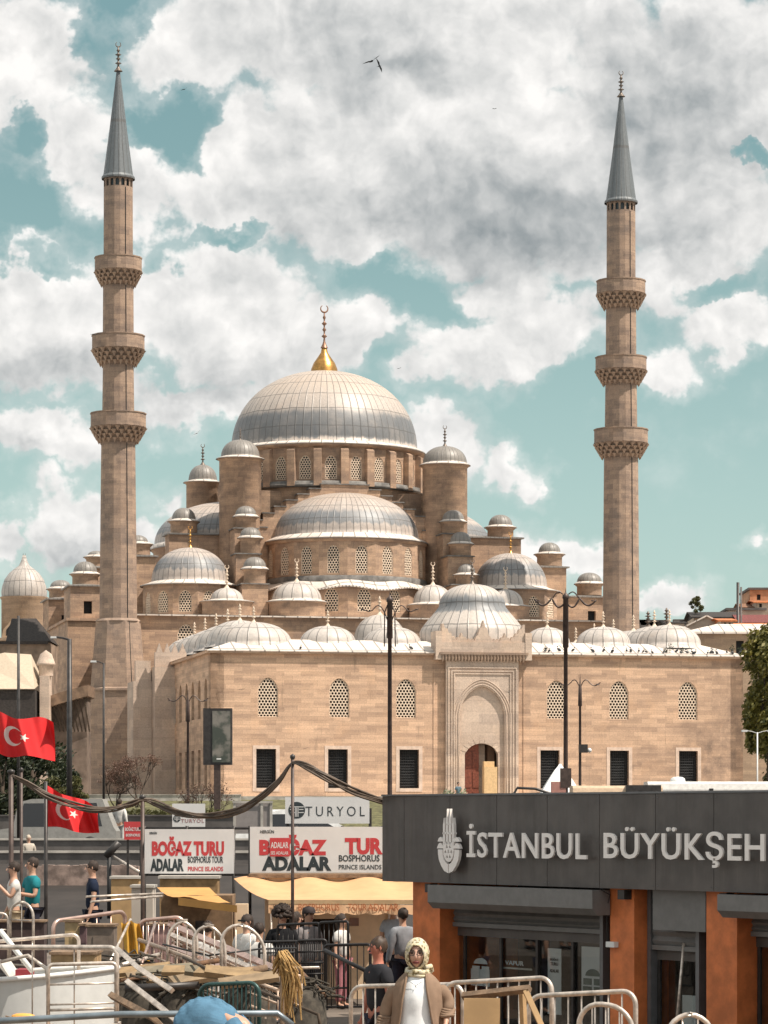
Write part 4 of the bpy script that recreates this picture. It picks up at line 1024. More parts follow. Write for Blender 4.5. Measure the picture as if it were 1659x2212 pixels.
mb = MB(); mb.box(w(-60), w(186), .6, 4, 0, z(1612)); mb.prism([(w(-60), z(1612)), (w(186), z(1612)), (w(186), z(1502)), (w(80), z(1535)), (w(-60), z(1606))], frame((0, .6, 0), (1, 0, 0), (0, 0, 1)), 3); mb.build('wall', plain('dark_brown_wall', (.16, .12, .095), .9, var=.35, scale=1), pv)  # wall is a mottled dark brown all over
mb = MB()
for k in range(9): mb.tube([(w(100+k*10), -.5, z(1510-k*2)), (w(128+k*8), .55, z(1580))], .07, 4)
mb.build('roof_strut', M_bark, pv)
mb = MB(); mb.poly([(w(-60), -3.5, z(1492)), (w(86), -3.5, z(1492)), (w(68), -.2, z(1428)+.5), (w(10), -.2, z(1424)+.5), (w(-60), -.2, z(1440)+.5)]); mb.poly([(w(86), -3.5, z(1492)), (w(92), .5, z(1470)), (w(68), -.2, z(1428)+.5)])
mb.poly([(w(-60), -3.5, z(1494)), (w(-60), .2, z(1494)), (w(86), .2, z(1494)), (w(86), -3.5, z(1494))]); mb.build('canopy', plain('sand_canopy', (.50, .41, .31), .8, var=.08), pv)
mb = MB(); mb.box(w(-60), w(86), -3.3, -.3, z(1560), z(1495)); mb.build('porch_wall', M_roofdk, pv)
mb = MB(); mb.lathe([(.55, z(1462)), (.55, z(1440)), (.75, z(1438)), (.7, z(1434)), (.45, z(1415)), (0, z(1406))], (w(103), -1.2, 0), n=10); mb.box(w(92), w(112), -2, 0, 0, z(1462)); mb.build('chimney_turret', M_marble, pv)
# right-hand town
Y = 292.0
mk = thing('market_hall', 'long old stone market building with lead roof behind the right tree', 'building', (wpt(1515, 1400, Y).x, Y, 4.8)); z = lambda v: wpt(0, v, Y).z-4.8; w = lambda du: (du-1515)/FO*Y
x0, x1 = w(1480), w(1800)
mb = MB(); mb.wall([(x0, 0), (x1, 0), (x1, z(1366)), (x0, z(1366))], [[(w(u), z(1422)), (w(u+17), z(1422)), (w(u+17), z(1384)), (w(u), z(1384))] for u in (1590, 1690)], frame((0, 0, 0), (1, 0, 0), (0, 0, 1)), .1, reveal=.5)
mb.box(x0, x1, .6, 14, 0, z(1368)); mb.build('wall', M_tan, mk)
for u in (1590, 1690): MB().box(w(u)-.1, w(u+17)+.1, .5, .55, z(1422)-.1, z(1384)+.1).build('window', M_dark, mk)
mb = MB(); mb.poly([(x0-.4, -.4, z(1366)), (x1, -.4, z(1366)), (x1, 5, z(1350)+.4), (w(1560), 5, z(1350)+.4)]); mb.poly([(x0-.4, 14, z(1366)), (x0-.4, -.4, z(1366)), (w(1560), 5, z(1350)+.4)])
mb.box(x0-.4, x1, -.4, -.3, z(1366)-.15, z(1366)-.005); mb.build('roof', M_lead_roof, mk)
# two little domes with finials just left of it
for u, vt, lab in ((1400, 1315, 'thin dark finial on a low ridge between the right minaret and the town'), (1440, 1306, 'taller dark finial on the ridge left of the white gabled house')):
    q = wpt(u, 1352, 286); r = thing('roof_finial', lab, 'finial', (q.x, 286, 4.8)); zt = wpt(u, vt, 286).z-4.8; zb = wpt(u, 1350, 286).z-4.8
    MB().lathe([(1.1, 0), (1.1, zb-1.2), (1.3, zb-1.1), (.8, zb-.4), (0, zb)], n=16).build('dome', M_lead, r); finial_mb(zt-zb+.3, .95, False).build('spike', M_bronze, r, (0, 0, zb-.2))
def house(name, label, u0, u1, v_eave, v_ridge, Y, wallm, roofm, depth=9, gable=False, wins=(), flat=False):
    r = thing(name, label, 'house', (wpt((u0+u1)/2, v_eave, Y).x, Y, 4.8)); k = 1/FO*Y; hw = (u1-u0)/2*k; ze = wpt(0, v_eave, Y).z-4.8; zr = wpt(0, v_ridge, Y).z-4.8
    hs = [[((a-(u0+u1)/2)*k, wpt(0, b2, Y).z-4.8), ((a2-(u0+u1)/2)*k, wpt(0, b2, Y).z-4.8), ((a2-(u0+u1)/2)*k, wpt(0, b, Y).z-4.8), ((a-(u0+u1)/2)*k, wpt(0, b, Y).z-4.8)] for a, b, a2, b2 in wins]
    mb = MB(); out = [(-hw, 0), (hw, 0), (hw, ze)]+([(0, zr)] if gable else [])+[(-hw, ze)]
    mb.wall(out, hs, frame((0, 0, 0), (1, 0, 0), (0, 0, 1)), .05, reveal=.2); mb.box(-hw, hw, .3, depth, 0, ze-.02); mb.build('wall', wallm, r)
    for h in hs: MB().box(h[0][0]-.05, h[1][0]+.05, .2, .24, h[0][1]-.05, h[2][1]+.05).build('window', M_dark, r)
    mb = MB(); o = .4
    if flat: mb.box(-hw-.2, hw+.2, -.2, depth, ze, ze+.25)
    elif gable:
        for s in (-1, 1):
            q = [(s*(hw+o), -o, ze-.2), (s*(hw+o), depth, ze-.2), (0, depth, zr+.12), (0, -o, zr+.12)]; mb.poly(q if s < 0 else q[::-1])
            mb.poly([(s*(hw+o), -o, ze-.35), (s*(hw+o), -o, ze-.2), (0, -o, zr+.12), (0, -o, zr-.05)])
    else:
        mb.poly([(-hw-o, -o, ze), (hw+o, -o, ze), (hw+o, depth/2, zr), (-hw-o, depth/2, zr)]); mb.poly([(hw+o, depth+o, ze), (-hw-o, depth+o, ze), (-hw-o, depth/2, zr), (hw+o, depth/2, zr)])
        mb.box(-hw-o, hw+o, -o, -o+.1, ze-.15, ze-.01)
        for s in (-1, 1): mb.poly([(s*hw, 0, ze), (s*hw, depth, ze), (s*hw, depth/2, zr)])
    mb.build('roof', roofm, r); return r
M_whouse = plain('off_white_render', (.50, .44, .38), .85, var=.12, scale=1)
house('white_house', 'small off-white gabled house on the right skyline', 1480, 1572, 1352, 1331, 322, M_whouse, M_lead_roof, gable=True, wins=((1529, 1350, 1537, 1364),))
house('beige_house', 'beige house with a dark lean-to roof behind the white gabled house', 1500, 1600, 1333, 1316, 338, M_plas, M_roofdk, wins=())
house('flat_roof_house', 'beige block with terrace under the chimney stack', 1572, 1652, 1318, 1308, 345, M_plas, M_conc, flat=True, wins=((1590, 1326, 1600, 1336),))
house('orange_house', 'orange rendered house at the top right of the skyline', 1620, 1700, 1274, 1270, 355, plain('orange_render', (.42, .22, .12), .85, var=.2, scale=1), M_conc, flat=True, wins=((1635, 1284, 1643, 1296),))
house('tiled_house', 'low house with a sunlit orange tile roof at the right edge', 1594, 1720, 1366, 1340, 318, M_plas, M_tile)
house('red_roof_house', 'house with a dark red roof just above the orange tiles', 1600, 1700, 1345, 1322, 334, M_plas, plain('dark_red_roof', (.16, .04, .035), .8, var=.4))
house('low_roof_house', 'low flat buildings with roof clutter left of the white gabled house', 1385, 1490, 1350, 1345, 350, plain('grey_render', (.33, .29, .25), .85, var=.3, scale=1), M_conc, flat=True)
house('terrace_house', 'narrow pale house wedged between the white gabled house and the chimney stack', 1558, 1584, 1340, 1330, 316, M_plas, M_tile, wins=((1564, 1345, 1569, 1352), (1574, 1345, 1579, 1352)))
house('terrace_house', 'grey house with three small windows left of the white gabled house', 1440, 1478, 1345, 1337, 330, M_whouse, M_roofdk, wins=((1446, 1350, 1450, 1356), (1456, 1350, 1460, 1356), (1466, 1350, 1470, 1356)))
house('terrace_house', 'small brown-roofed house above the dark red roof', 1606, 1646, 1312, 1298, 350, M_whouse, plain('brown_tiles', (.22, .11, .06), .8, var=.4), wins=((1612, 1317, 1618, 1325), (1628, 1317, 1634, 1325)))
house('terrace_house', 'cream house directly under the orange rendered one', 1634, 1680, 1300, 1292, 348, M_plas, M_tile, wins=((1640, 1304, 1646, 1312),))
p = wpt(1594, 1258, 330); st = thing('chimney_stack', 'pair of tall grey metal flue pipes on the right skyline', 'chimney', (p.x, 330, 4.8))
MB().tube([(0, 0, 0), (0, 0, p.z-4.8)], .16, 8).build('flue_pipe', M_metal_dk, st); MB().tube([(.35, 0, 0), (.35, 0, p.z-5.3)], .10, 8).build('flue_pipe', M_conc, st)
mb = MB(); rg = random.Random(77)
for k in range(26):
    q = wpt(1385+rg.uniform(0, 100), 1350-rg.uniform(0, 10), 349); s = rg.uniform(.3, 1.0); mb.box(q.x-s, q.x+s, 348.5, 349.5, q.z-.3, q.z+rg.uniform(-.1, .12))
mb.box(wpt(1385, 0, 349).x, wpt(1488, 0, 349).x, 348.6, 349.4, wpt(0, 1353, 349).z, wpt(0, 1349, 349).z)
tag(mb.build('roof_clutter', M_conc), 'jumble of boards and pipes on the flat roofs left of the gabled house', 'roof clutter', kind='stuff')
tree('rooftop_tree', 'small pale green tree on the skyline above the white gabled house', 'tree', at(1503, 340, 4.8), 8, ((0, 0, wpt(0, 1308, 340).z-4.8), (.8, .7, .95)), 14, 900, .16, M_leaf_b, 12, .1)

# ================================================================ LAMP POSTS, BILLBOARD
def arm_curve(x0, z0, x1, z1, bulge, n=10):
    return [(x0+(x1-x0)*i/n, 0, z0+(z1-z0)*i/n+bulge*sin(pi*i/n)) for i in range(n+1)]
def tall_lamp(label, u, Y, vt, zb, thick_v, hang=True, style=0):
    zt = wpt(u, vt, Y).z; r = thing('lamp_post', label, 'lamp post', at(u, Y, zb), group=None); k = Y/FO; H = zt-zb
    z = lambda v: wpt(0, v, Y).z-zb
    pl_ = MB(); pl_.lathe([(.22, 0), (.22, .5), (.13, .6), (5.2*k, 1.0), (4.3*k, z(thick_v)), (6.5*k, z(thick_v-2)), (5.6*k, z(vt+24)), (7.5*k, z(vt+22)), (7*k, z(vt+16)), (3*k, z(vt+12)), (1.2*k, z(vt+9)), (0.2*k, z(vt))], n=12)
    pl_.build('pole', M_brown_metal, r)
    for s in (-1, 1):
        a = MB()
        if style == 0:
            a.tube(arm_curve(s*5*k, z(vt+62), s*38*k, z(vt+42), 20*k)+[(s*46*k, 0, z(vt+44)), (s*62*k, 0, z(vt+38))], 1.3*k, 6)
            a.tube([(s*5*k, 0, z(vt+30)), (s*12*k, 0, z(vt+48)), (s*11*k, 0, z(vt+60)), (s*12*k, 0, z(vt+120))], 1.5*k, 6)
        else:
            a.tube(arm_curve(s*5*k, z(vt+36), s*30*k, z(vt+22), -12*k)+arm_curve(s*30*k, z(vt+22), s*66*k, z(vt+26), -14*k)[1:], 2.2*k, 6)
            a.tube(arm_curve(s*6*k, z(vt+14), s*28*k, z(vt+22), 9*k), 1.5*k, 6)
        a.build('arm', M_brown_metal, r)
        l = MB(); xx = s*58*k; zz_ = z(vt+40) if style == 0 else z(vt+28)
        l.lathe([(0.01, -.02), (4*k, 0), (3.5*k, 1.2*k), (1*k, 1.8*k), (0, 2*k)], (xx, 0, zz_), n=12); l.build('lamp_head', M_brown_metal, r)
    return r
tall_lamp('tall dark lamp post with curved arms, in front of the portal dome left side', 842, 130, 1277, 2.1, 1380)
lp = tall_lamp('tall dark lamp post with scrolled arms standing right of the portal', 1222, 125, 1270, 2.1, 1400, style=1)
MB().box(-.22, .22, -.22, .22, 2.5, 3.3).build('junction_box', M_brown_metal, lp)
MB().box(-.6, .0, -.2, .2, 2.1, 2.75).build('pink_cabinet', plain('pinkish_box', (.45, .22, .18), .7), lp)
def small_lamp(label, u, Y, vt, zb, col=None):
    zt = wpt(u, vt, Y).z; r = thing('ornate_lamp_post', label, 'lamp post', at(u, Y, zb)); k = Y/FO; z = lambda v: wpt(0, v, Y).z-zb
    MB().lathe([(.16, 0), (.14, .6), (3.4*k, 1), (2.6*k, z(vt+60)), (4.5*k, z(vt+58)), (3.4*k, z(vt+16)), (1.6*k, z(vt+12)), (.3*k, z(vt-10))], n=10).build('pole', M_brown_metal, r)
    for s in (-1, 1):
        MB().tube(arm_curve(s*2*k, z(vt+16), s*16*k, z(vt+4), 6*k)+arm_curve(s*16*k, z(vt+4), s*44*k, z(vt+8), -9*k)[1:], 1.1*k, 5).build('arm', M_brown_metal, r)
        MB().lathe([(.01, -.01), (5*k, 0), (3.5*k, 2*k), (0, 3*k)], (s*38*k, 0, z(vt+14)), n=8).build('lamp_head', M_brown_metal, r)
    return r
s1 = small_lamp('small ornate lamp post in front of the right facade, carrying a camera box', 1253, 180, 1466, 2.1)
k = 180/FO; zz_ = wpt(0, 1626, 180).z-2.1
MB().box(-3*k, 16*k, -.3, .1, zz_, zz_+18*k).build('camera_box', M_metal_dk, s1); MB().lathe([(0, -.18), (.12, -.1), (.14, 0), (.08, .1), (0, .12)], (20*k, -.1, zz_+6*k), n=10).build('camera_dome', M_white, s1)
small_lamp('small ornate lamp post in front of the left courtyard windows', 406, 178, 1500, 2.1)
def street_light(label, u, Y, vt, zb, arm_u, thick=2.4, head=True, mat=None, varm=None):
    k = Y/FO; z = lambda v: wpt(0, v, Y).z-zb; r = thing('street_light', label, 'street light', at(u, Y, zb)); mat = mat or M_metal_dk
    MB().tube([(0, 0, 0), (0, 0, z(vt))], thick*k*1.2, 8, thick*k*.9).build('pole', mat, r)
    for s in arm_u:
        MB().tube([(0, 0, z(vt+2)), (s*.5*k, 0, z(vt-2)), (s*k, 0, z(vt-4))], thick*.45*k, 5).build('arm', mat, r)
        hd = MB(); q = 1 if s > 0 else -1
        hd.box(s*k-q*2*k if q > 0 else s*k-10*k, s*k+10*k if q > 0 else s*k+2*k, -.15, .15, z(vt-1), z(vt-5)); hd.build('lamp_head', M_white, r)
    return r
street_light('slim street light with a white head in front of the left minaret', 224, 160, 1432, 2.1, (-18,))
street_light('thick grey pole with a single lamp arm left of the minaret', 150, 120, 1380, 2.1, (-30,), thick=5.5)
street_light('dark post with a lantern at the far left, rising behind the upper flag', 40, 100, 1330, 2.1, (), thick=3.2)
street_light('white twin-arm street light in front of the right tree', 1636, 150, 1582, 2.1, (-24, 24), thick=1.6, mat=M_white)
Y = 140; k = Y/FO; zb = 2.1; z = lambda v: wpt(0, v, Y).z-zb
bb = thing('billboard', 'portrait digital billboard on a brown post before the courtyard corner', 'billboard', at(469, Y, zb))
MB().box(-7*k, 7*k, 0, .3, 0, z(1651)).build('post', M_brown_metal, bb)
mb = MB(); mb.box(-30*k, 32*k, -.05, .55, z(1652), z(1530)); mb.build('case', M_metal_dk, bb)
m_sc, t_sc, b_sc = new_mat('billboard_screen'); nz = t_sc.noise(t_sc.n('ShaderNodeTexCoord').outputs['UV'], 1.1, 4, .55)
cc = t_sc.mix(t_sc.rng(nz, .42, .6), (.05, .06, .045), (.22, .20, .17)); t_sc.nt.links.new(cc, b_sc.inputs['Base Color']); b_sc.inputs['Roughness'].default_value = .15
MB().box(-10*k, 29*k, -.09, -.052, z(1647), z(1536)).build('screen', m_sc, bb); MB().box(-1*k, 9*k, -.097, -.091, z(1641), z(1638)).build('caption', M_white, bb)
# ================================================================ VEHICLES, TENT, PANELS
M_glass = glass_dark('car_glass')
def wheel(parent, x, y, r, wdt=.2):
    t = MB(); M = Matrix.Translation((x, y, r)) @ Matrix.Rotation(pi/2, 4, 'X')
    q = MB(); q.lathe([(r*.6, -wdt/2), (r*.95, -wdt/2), (r, -wdt*.3), (r, wdt*.3), (r*.95, wdt/2), (r*.6, wdt/2)], n=20); t.add(q, M); o = t.build('wheel', M_black, parent)
    t = MB(); q = MB(); q.lathe([(0, -wdt*.4), (r*.6, -wdt*.42), (r*.6, wdt*.42), (0, wdt*.4)], n=16); t.add(q, M); t.build('rim', M_galv, o)
def car(label, u, Y, zb, rot, body, H=1.5, L=4.4, Wd=1.75, van=False):
    r = thing('parked_car', label, 'van' if van else 'car', at(u, Y, zb), rot)
    pr = [(-L/2, .35), (-L/2+.05, .8), (-L/2+.9, .92), (-L/2+(1.1 if van else 1.6), H-.12), (-L/2+(1.6 if van else 2.2), H), (L/2-(.5 if van else 1.2), H), (L/2-.1, .95), (L/2, .8), (L/2, .35)]
    mb = MB(); mb.prism([(x, z) for x, z in pr], frame((0, -Wd/2, 0), (1, 0, 0), (0, 0, 1)), Wd); mb.build('body', body, r)
    gl = [(-L/2+1.05, .95), (-L/2+(1.3 if van else 1.75), H-.16), (L/2-(.7 if van else 1.3), H-.14), (L/2-.5, .97)]
    for s in (-1, 1):
        m = MB(); m.prism(gl, frame((0, -Wd/2-.004 if s < 0 else Wd/2+.034, 0), (1, 0, 0), (0, 0, 1)), .03); m.build('side_window', M_glass, r)
        for x in (-L*.3, L*.3): wheel(r, x, s*(Wd/2-.08), .31)
    m = MB(); a = Vector((-L/2+.93, 0, .95)); b = Vector((-L/2+(1.12 if van else 1.62), 0, H-.14)); d_ = (b-a).cross(Vector((0, 1, 0))).normalized()*(-.012)
    if d_.x > 0: d_ = -d_
    m.poly([a+d_+Vector((0, -Wd*.44, 0)), a+d_+Vector((0, Wd*.44, 0)), b+d_+Vector((0, Wd*.42, 0)), b+d_+Vector((0, -Wd*.42, 0))]); m.build('windscreen', M_glass, r)
    for s in (-1, 1): MB().box(-L/2-.02, -L/2+.06, s*.6-.16, s*.6+.16, .62, .78).build('headlight', M_white, r)
    return r
car('dark van with pale roof rim behind the smaller red flag', 118, 110, 2.1, .0, plain('grey_van_paint', (.30, .29, .27), .3), 1.95, 4.6, 1.8, True)
car('white car half hidden by the boards left of the long white shop sign', 600, 100, 2.1, .25, plain('white_car_paint', (.75, .75, .74), .25), 1.55)
def bus(label, u0, u1, vt, Y, zb, paint, name='bus', ac=True):
    k = Y/FO; L = (u1-u0)*k; H = wpt(0, vt, Y).z-zb; r = thing(name, label, 'bus', at((u0+u1)/2, Y, zb)); hw = L/2
    prof = [(-1.2, .3), (1.2, .3), (1.22, H-.35), (1.12, H-.1), (.9, H), (-.9, H), (-1.12, H-.1), (-1.22, H-.35)]
    mb = MB(); mb.prism([(x, z) for x, z in prof], frame((hw, 1.2, 0), (0, 1, 0), (0, 0, 1)), L); mb.build('body', paint, r)
    n = max(3, int(L/1.5))
    for i in range(n):
        a = -hw+.3+(L-.6)*i/n; MB().box(a, a+(L-.6)/n-.08, -.035, -.0, 1.1, H-.75).build('side_window', M_glass, r)
    for x in (-hw*.7, hw*.7): wheel(r, x, .1, .45); wheel(r, x, 2.3, .45)
    return r, H, k
b1, H1, k1 = bus('long white bus parked before the right facade, roof showing above the kiosk', 1400, 1720, 1688, 130, 2.1, plain('white_bus_paint', (.62, .60, .57), .35))
mb = MB(); mb.lathe([(.33, 0), (.30, .14), (.2, .2), (0, .22)], ((1470-1560)*k1, 1.2, H1), n=20); mb.build('roof_vent', M_white, b1)
MB().box((1532-1560)*k1, (1541-1560)*k1, -.04, .05, H1-.55, H1-.3).build('camera', M_metal_dk, b1)
b2, H2, k2 = bus('tan coach beside the white tent, only its rounded roof showing', 1238, 1432, 1697, 118, 2.1, plain('tan_coach_paint', (.52, .38, .26), .4))
mb = MB(); mb.box((1352-1335)*k2, (1428-1335)*k2, -.06, .3, H2-.30, H2+.02); mb.build('air_vent', M_metal_dk, b2)
Y = 165; p = wpt(1210, 1650, Y); tn = thing('tent', 'white peaked tent with a red crescent mark beside the tan coach', 'tent', (p.x, Y, 2.1)); H = p.z-2.1; hw = 1.35
mb = MB(); zb_ = H-2.1
prof = [(1, 0), (.74, .30), (.48, .58), (.24, .82), (.10, .93), (.035, 1.0)]
for (a, za), (b, zc_) in zip(prof, prof[1:]):
    for i in range(4):
        c0 = [(-1, -1), (1, -1), (1, 1), (-1, 1)][i]; c1 = [(-1, -1), (1, -1), (1, 1), (-1, 1)][(i+1) % 4]
        mb.poly([(c0[0]*hw*a, c0[1]*hw*a, zb_+2.1*za), (c1[0]*hw*a, c1[1]*hw*a, zb_+2.1*za), (c1[0]*hw*b, c1[1]*hw*b, zb_+2.1*zc_), (c0[0]*hw*b, c0[1]*hw*b, zb_+2.1*zc_)])
mb.box(-hw, hw, -hw, -hw+.02, 0, zb_); mb.box(-hw, -hw+.02, -hw+.02, hw, 0, zb_); mb.box(hw-.02, hw, -hw+.02, hw, 0, zb_); mb.build('canvas', plain('white_canvas', (.8, .79, .77), .7, var=.04), tn)
def crescent(R, r, off, n=28):
    a0 = math.acos(max(-1, min(1, (R*R+off*off-r*r)/(2*R*off)))); pts = [(R*cos(a), R*sin(a)) for a in [a0+(2*pi-2*a0)*i/n for i in range(n+1)]]
    b0 = atan2(R*sin(a0), R*cos(a0)-off); pts += [(off+r*cos(a), r*sin(a)) for a in [2*pi-b0-(2*pi-2*b0)*i/n for i in range(1, n)]]
    return pts
mb = MB(); mb.prism(crescent(.26, .20, .08), frame((0.0, -hw*.86, zb_+.45), (1, 0, 0), (0, .45, .9)), .01); mb.build('crescent_mark', plain('crescent_red', (.65, .03, .03), .6), tn)
# posts of the tram line glass panels / grey boards above the banners
p0, p1 = wpt(506, 1735, 92), wpt(572, 1783, 92)
pn = thing('site_board', 'grey board panel with pale frame between the two white signs', 'board', (p0.x, 92, p1.z-.3))
MB().box(0, wpt(586, 0, 92).x-p0.x, 0, .06, .05, p0.z-p1.z+.3).build('panel', plain('grey_board', (.25, .225, .215), .8, var=.08), pn)
for u in (506, 565, 585): MB().box(wpt(u, 0, 92).x-p0.x-.03, wpt(u, 0, 92).x-p0.x+.05, -.04, -.002, 0, p0.z-p1.z+.34).build('frame', M_conc_l, pn)
MB().box(-.05, wpt(586, 0, 92).x-p0.x+.05, -.06, -.042, p0.z-p1.z+.3, p0.z-p1.z+.37).build('frame', M_conc_l, pn)
arch = wpt(1015, 1700, 120)
mb = MB(); mb.tube([(0, 0, 0), (-.05, 0, .9), (.1, 0, 1.15), (.8, 0, 1.12), (1.5, 0, .9), (1.9, 0, .5), (2.1, 0, 0)], .06, 6); o = mb.build('hose_arch', M_metal_dk, None, (wpt(1112, 1702, 120).x, 120, wpt(0, 1702, 120).z-1.15)); tag(o, 'black bent hose arching just above the kiosk roof, left of the tent', 'hose')
MB().tube([(-.05+.0, 0, 0), (-.05, 0, -4)], .04, 5).build('hose_post', M_metal_dk, o)
# ================================================================ PEOPLE
def skin_obj(name, V, E, R, mat, parent, sub=1, root=0):
    """skin modifier over a skeleton, baked to a mesh"""
    me = bpy.data.meshes.new(name); me.from_pydata([tuple(v) for v in V], E, [])
    o = bpy.data.objects.new(name, me); C.objects.link(o)
    md = o.modifiers.new('s', 'SKIN'); md.use_smooth_shade = True; md.branch_smoothing = .4
    sv = me.skin_vertices[0].data if me.skin_vertices else None
    if sv is None:
        return o
    for i, r in enumerate(R): sv[i].radius = r if isinstance(r, tuple) else (r, r); sv[i].use_root = (i == root)
    if sub: m2 = o.modifiers.new('u', 'SUBSURF'); m2.levels = sub; m2.render_levels = sub
    dg = bpy.context.evaluated_depsgraph_get(); dg.update()
    nm = bpy.data.meshes.new_from_object(o.evaluated_get(dg)); nm.name = name
    o.modifiers.clear(); o.data = nm; nm.materials.clear(); nm.materials.append(mat)
    for p in nm.polygons: p.use_smooth = True
    o.parent = parent; return o
_tmp = bpy.data.meshes.new('t'); _tmp.from_pydata([(0, 0, 0), (0, 0, 1)], [(0, 1)], [])
M_skin = plain('skin_tone', (.50, .29, .20), .5, var=.08); M_skin_red = plain('sunburnt_skin', (.42, .15, .10), .5, var=.1)
M_hair = plain('dark_hair', (.035, .022, .016), .75, var=.3, scale=30)
def cloth(name, col, var=.14): return plain(name, col, .9, var=var, scale=7, bump=.08, spec=.2)
def person(label, loc, rot, H, shirt, legs, hair=M_hair, skin=M_skin, pose='stand', sleeve='short', arms=None, hairstyle='short', lean=0.0, group=None, extra=None):
    r = thing('person', label, 'person', loc, rot, group); s = H/1.74
    V = []; E = []; R = []
    def add(p, rad, link=None):
        V.append(Vector(p)*s); R.append((rad*s if not isinstance(rad, tuple) else (rad[0]*s, rad[1]*s))); i = len(V)-1
        if link is not None: E.append((link, i))
        return i
    sit = pose == 'sit'; hz = .93 if not sit else .50
    ly = -lean
    pel = add((0, 0, hz), (.135, .10)); wst = add((0, ly*.3, hz+.18), (.125, .095), pel); chs = add((0, ly*.7, hz+.36), (.16, .11), wst)
    nb = add((0, ly, hz+.52), (.085, .07), chs); nk = add((0, ly*1.1, hz+.585), .052, nb)
    hb = add((0, ly*1.15-.01, hz+.65), (.068, .075), nk); hc = add((0, ly*1.2-.02, hz+.72), (.078, .095), hb); ht = add((0, ly*1.2-.01, hz+.785), (.06, .07), hc)
    arms = arms or {}
    shirt_V = []
    for sd in (-1, 1):
        A = arms.get(sd, ((.235*sd, .01, -.28), (.26*sd, -.05, -.53)))       # elbow, wrist offsets from the shoulder line centre
        sh = add((sd*.165, ly*.9, hz+.47), .058, chs)
        base = Vector((0, ly*.9, hz+.47)); el = base+Vector(A[0]); wr = base+Vector(A[1])
        e_ = add(el, .042, sh); w_ = add(wr, (.026, .022), e_)
        d = (wr-el).normalized(); pm = add(wr+d*.06, (.036, .018), w_)
        side = d.cross(Vector((0, 1, 0))).normalized() if abs(d.y) < .9 else Vector((1, 0, 0))
        fr = d.cross(side)
        for q, (off, ln) in enumerate(((-.027, .062), (-.009, .072), (.009, .068), (.027, .054))):
            f1 = add(wr+d*.095+side*off, .0085, pm); add(wr+d*(.095+ln*.6)+side*off*1.1+fr*.012, .0075, f1)
        f1 = add(wr+d*.05-side*.038, .010, pm); add(wr+d*.085-side*.055+fr*.01, .008, f1)
        shirt_V.append((V[sh].copy(), el*s, wr*s))
    legv = []
    for sd in (-1, 1):
        hp = add((sd*.09, 0, hz-.06), .088, pel)
        if sit: kn = add((sd*.11, -.42, hz-.02), .062, hp); an = add((sd*.11, -.44, .09), .040, kn)
        else:
            st = arms.get('stride', 0)*sd
            kn = add((sd*.10, st*.5-.02, .49), .058, hp); an = add((sd*.10, st+.02, .09), .038, kn)
        toe = add((sd*.11, V[an].y/s-.15, .045), .038, an)
        legv.append((V[hp].copy(), V[kn].copy(), V[an].copy(), V[toe].copy()))
    skin_obj('body', V, E, R, skin, r)
    # trousers
    TV = [V[pel]+Vector((0, 0, .03))*s]; TE = []; TR = [(.15*s, .118*s)]
    for (a, b, c2, d2) in legv:
        i = len(TV); TV += [a, b, c2+Vector((0, 0, .03))]; TE += [(0, i), (i, i+1), (i+1, i+2)]; TR += [.105*s, .078*s, .062*s]
    skin_obj('trousers', TV, TE, TR, legs, r)
    for (a, b, c2, d2) in legv:
        skin_obj('shoe', [c2-Vector((0, -.03, .03)), (c2+d2)/2-Vector((0, 0, .02)), d2-Vector((0, .03, .005))], [(0, 1), (1, 2)], [(.046*s, .05*s), (.045*s, .045*s), (.04*s, .028*s)], M_black, r, root=1)
    # shirt
    SV = [V[pel]+Vector((0, 0, -.03))*s, V[wst], V[chs], V[nb]+Vector((0, 0, .02))*s]; SE = [(0, 1), (1, 2), (2, 3)]; SR = [(.178*s, .145*s), (.165*s, .135*s), (.195*s, .15*s), (.09*s, .08*s)]
    for (sh, el, wr) in shirt_V:
        i = len(SV); SV += [sh, sh+(el-sh)*.62]; SE += [(2, i), (i, i+1)]; SR += [.088*s, .078*s]
        if sleeve == 'long': SV += [el, wr]; SE += [(i+1, i+2), (i+2, i+3)]; SR += [.056*s, .042*s]
    skin_obj('shirt', SV, SE, SR, shirt, r, root=2)
    # hair
    hcV = V[hc]; mb = MB(); rr = .091*s
    if hairstyle == 'afro':
        rg = random.Random(5)
        for k in range(90):
            a = rg.uniform(0, 2*pi); e = rg.uniform(-.3, 1); q = sqrt(max(0, 1-e*e)); c0 = hcV+Vector((cos(a)*q*.13, sin(a)*q*.13+.03, e*.13+.03))*s
            mb.lathe([(0, -.045*s), (.04*s, -.02*s), (.045*s, .01*s), (0, .045*s)], c0, n=6)
    else:
        n = 18
        prof = []
        for i in range(9):
            a = pi*.02+ (pi/2)*(1-i/8)
        q = MB(); q.lathe([(rr*.86, -rr*.55), (rr*1.0, -rr*.1), (rr*.98, rr*.35), (rr*.80, rr*.80), (rr*.45, rr*1.08), (0, rr*1.16)], n=20)
        M = Matrix.Translation(hcV+Vector((0, .028, .012))*s) @ Matrix.Rotation(radians(-24), 4, 'X') @ Matrix.Diagonal((.92, 1.06, 1.0, 1)); mb.add(q, M)
        if hairstyle in ('long', 'tail'):
            q = MB(); q.lathe([(.0, -.30*s), (.05*s, -.22*s), (.075*s, -.05*s), (.085*s, .04*s), (.04*s, .1*s)], hcV+Vector((0, .07, -.01))*s, n=12); mb.add(q, Matrix.Identity(4))
    rj = random.Random(int(loc[0]*100)); mb.v = [p+Vector((rj.gauss(0, 1), rj.gauss(0, 1), rj.gauss(0, 1)))*.005*s for p in mb.v]
    mb.build('hair', hair, r)
    # face: nose, eyes, brows, mouth, ears
    f = MB(); fc = hcV+Vector((0, -.094, -.01))*s
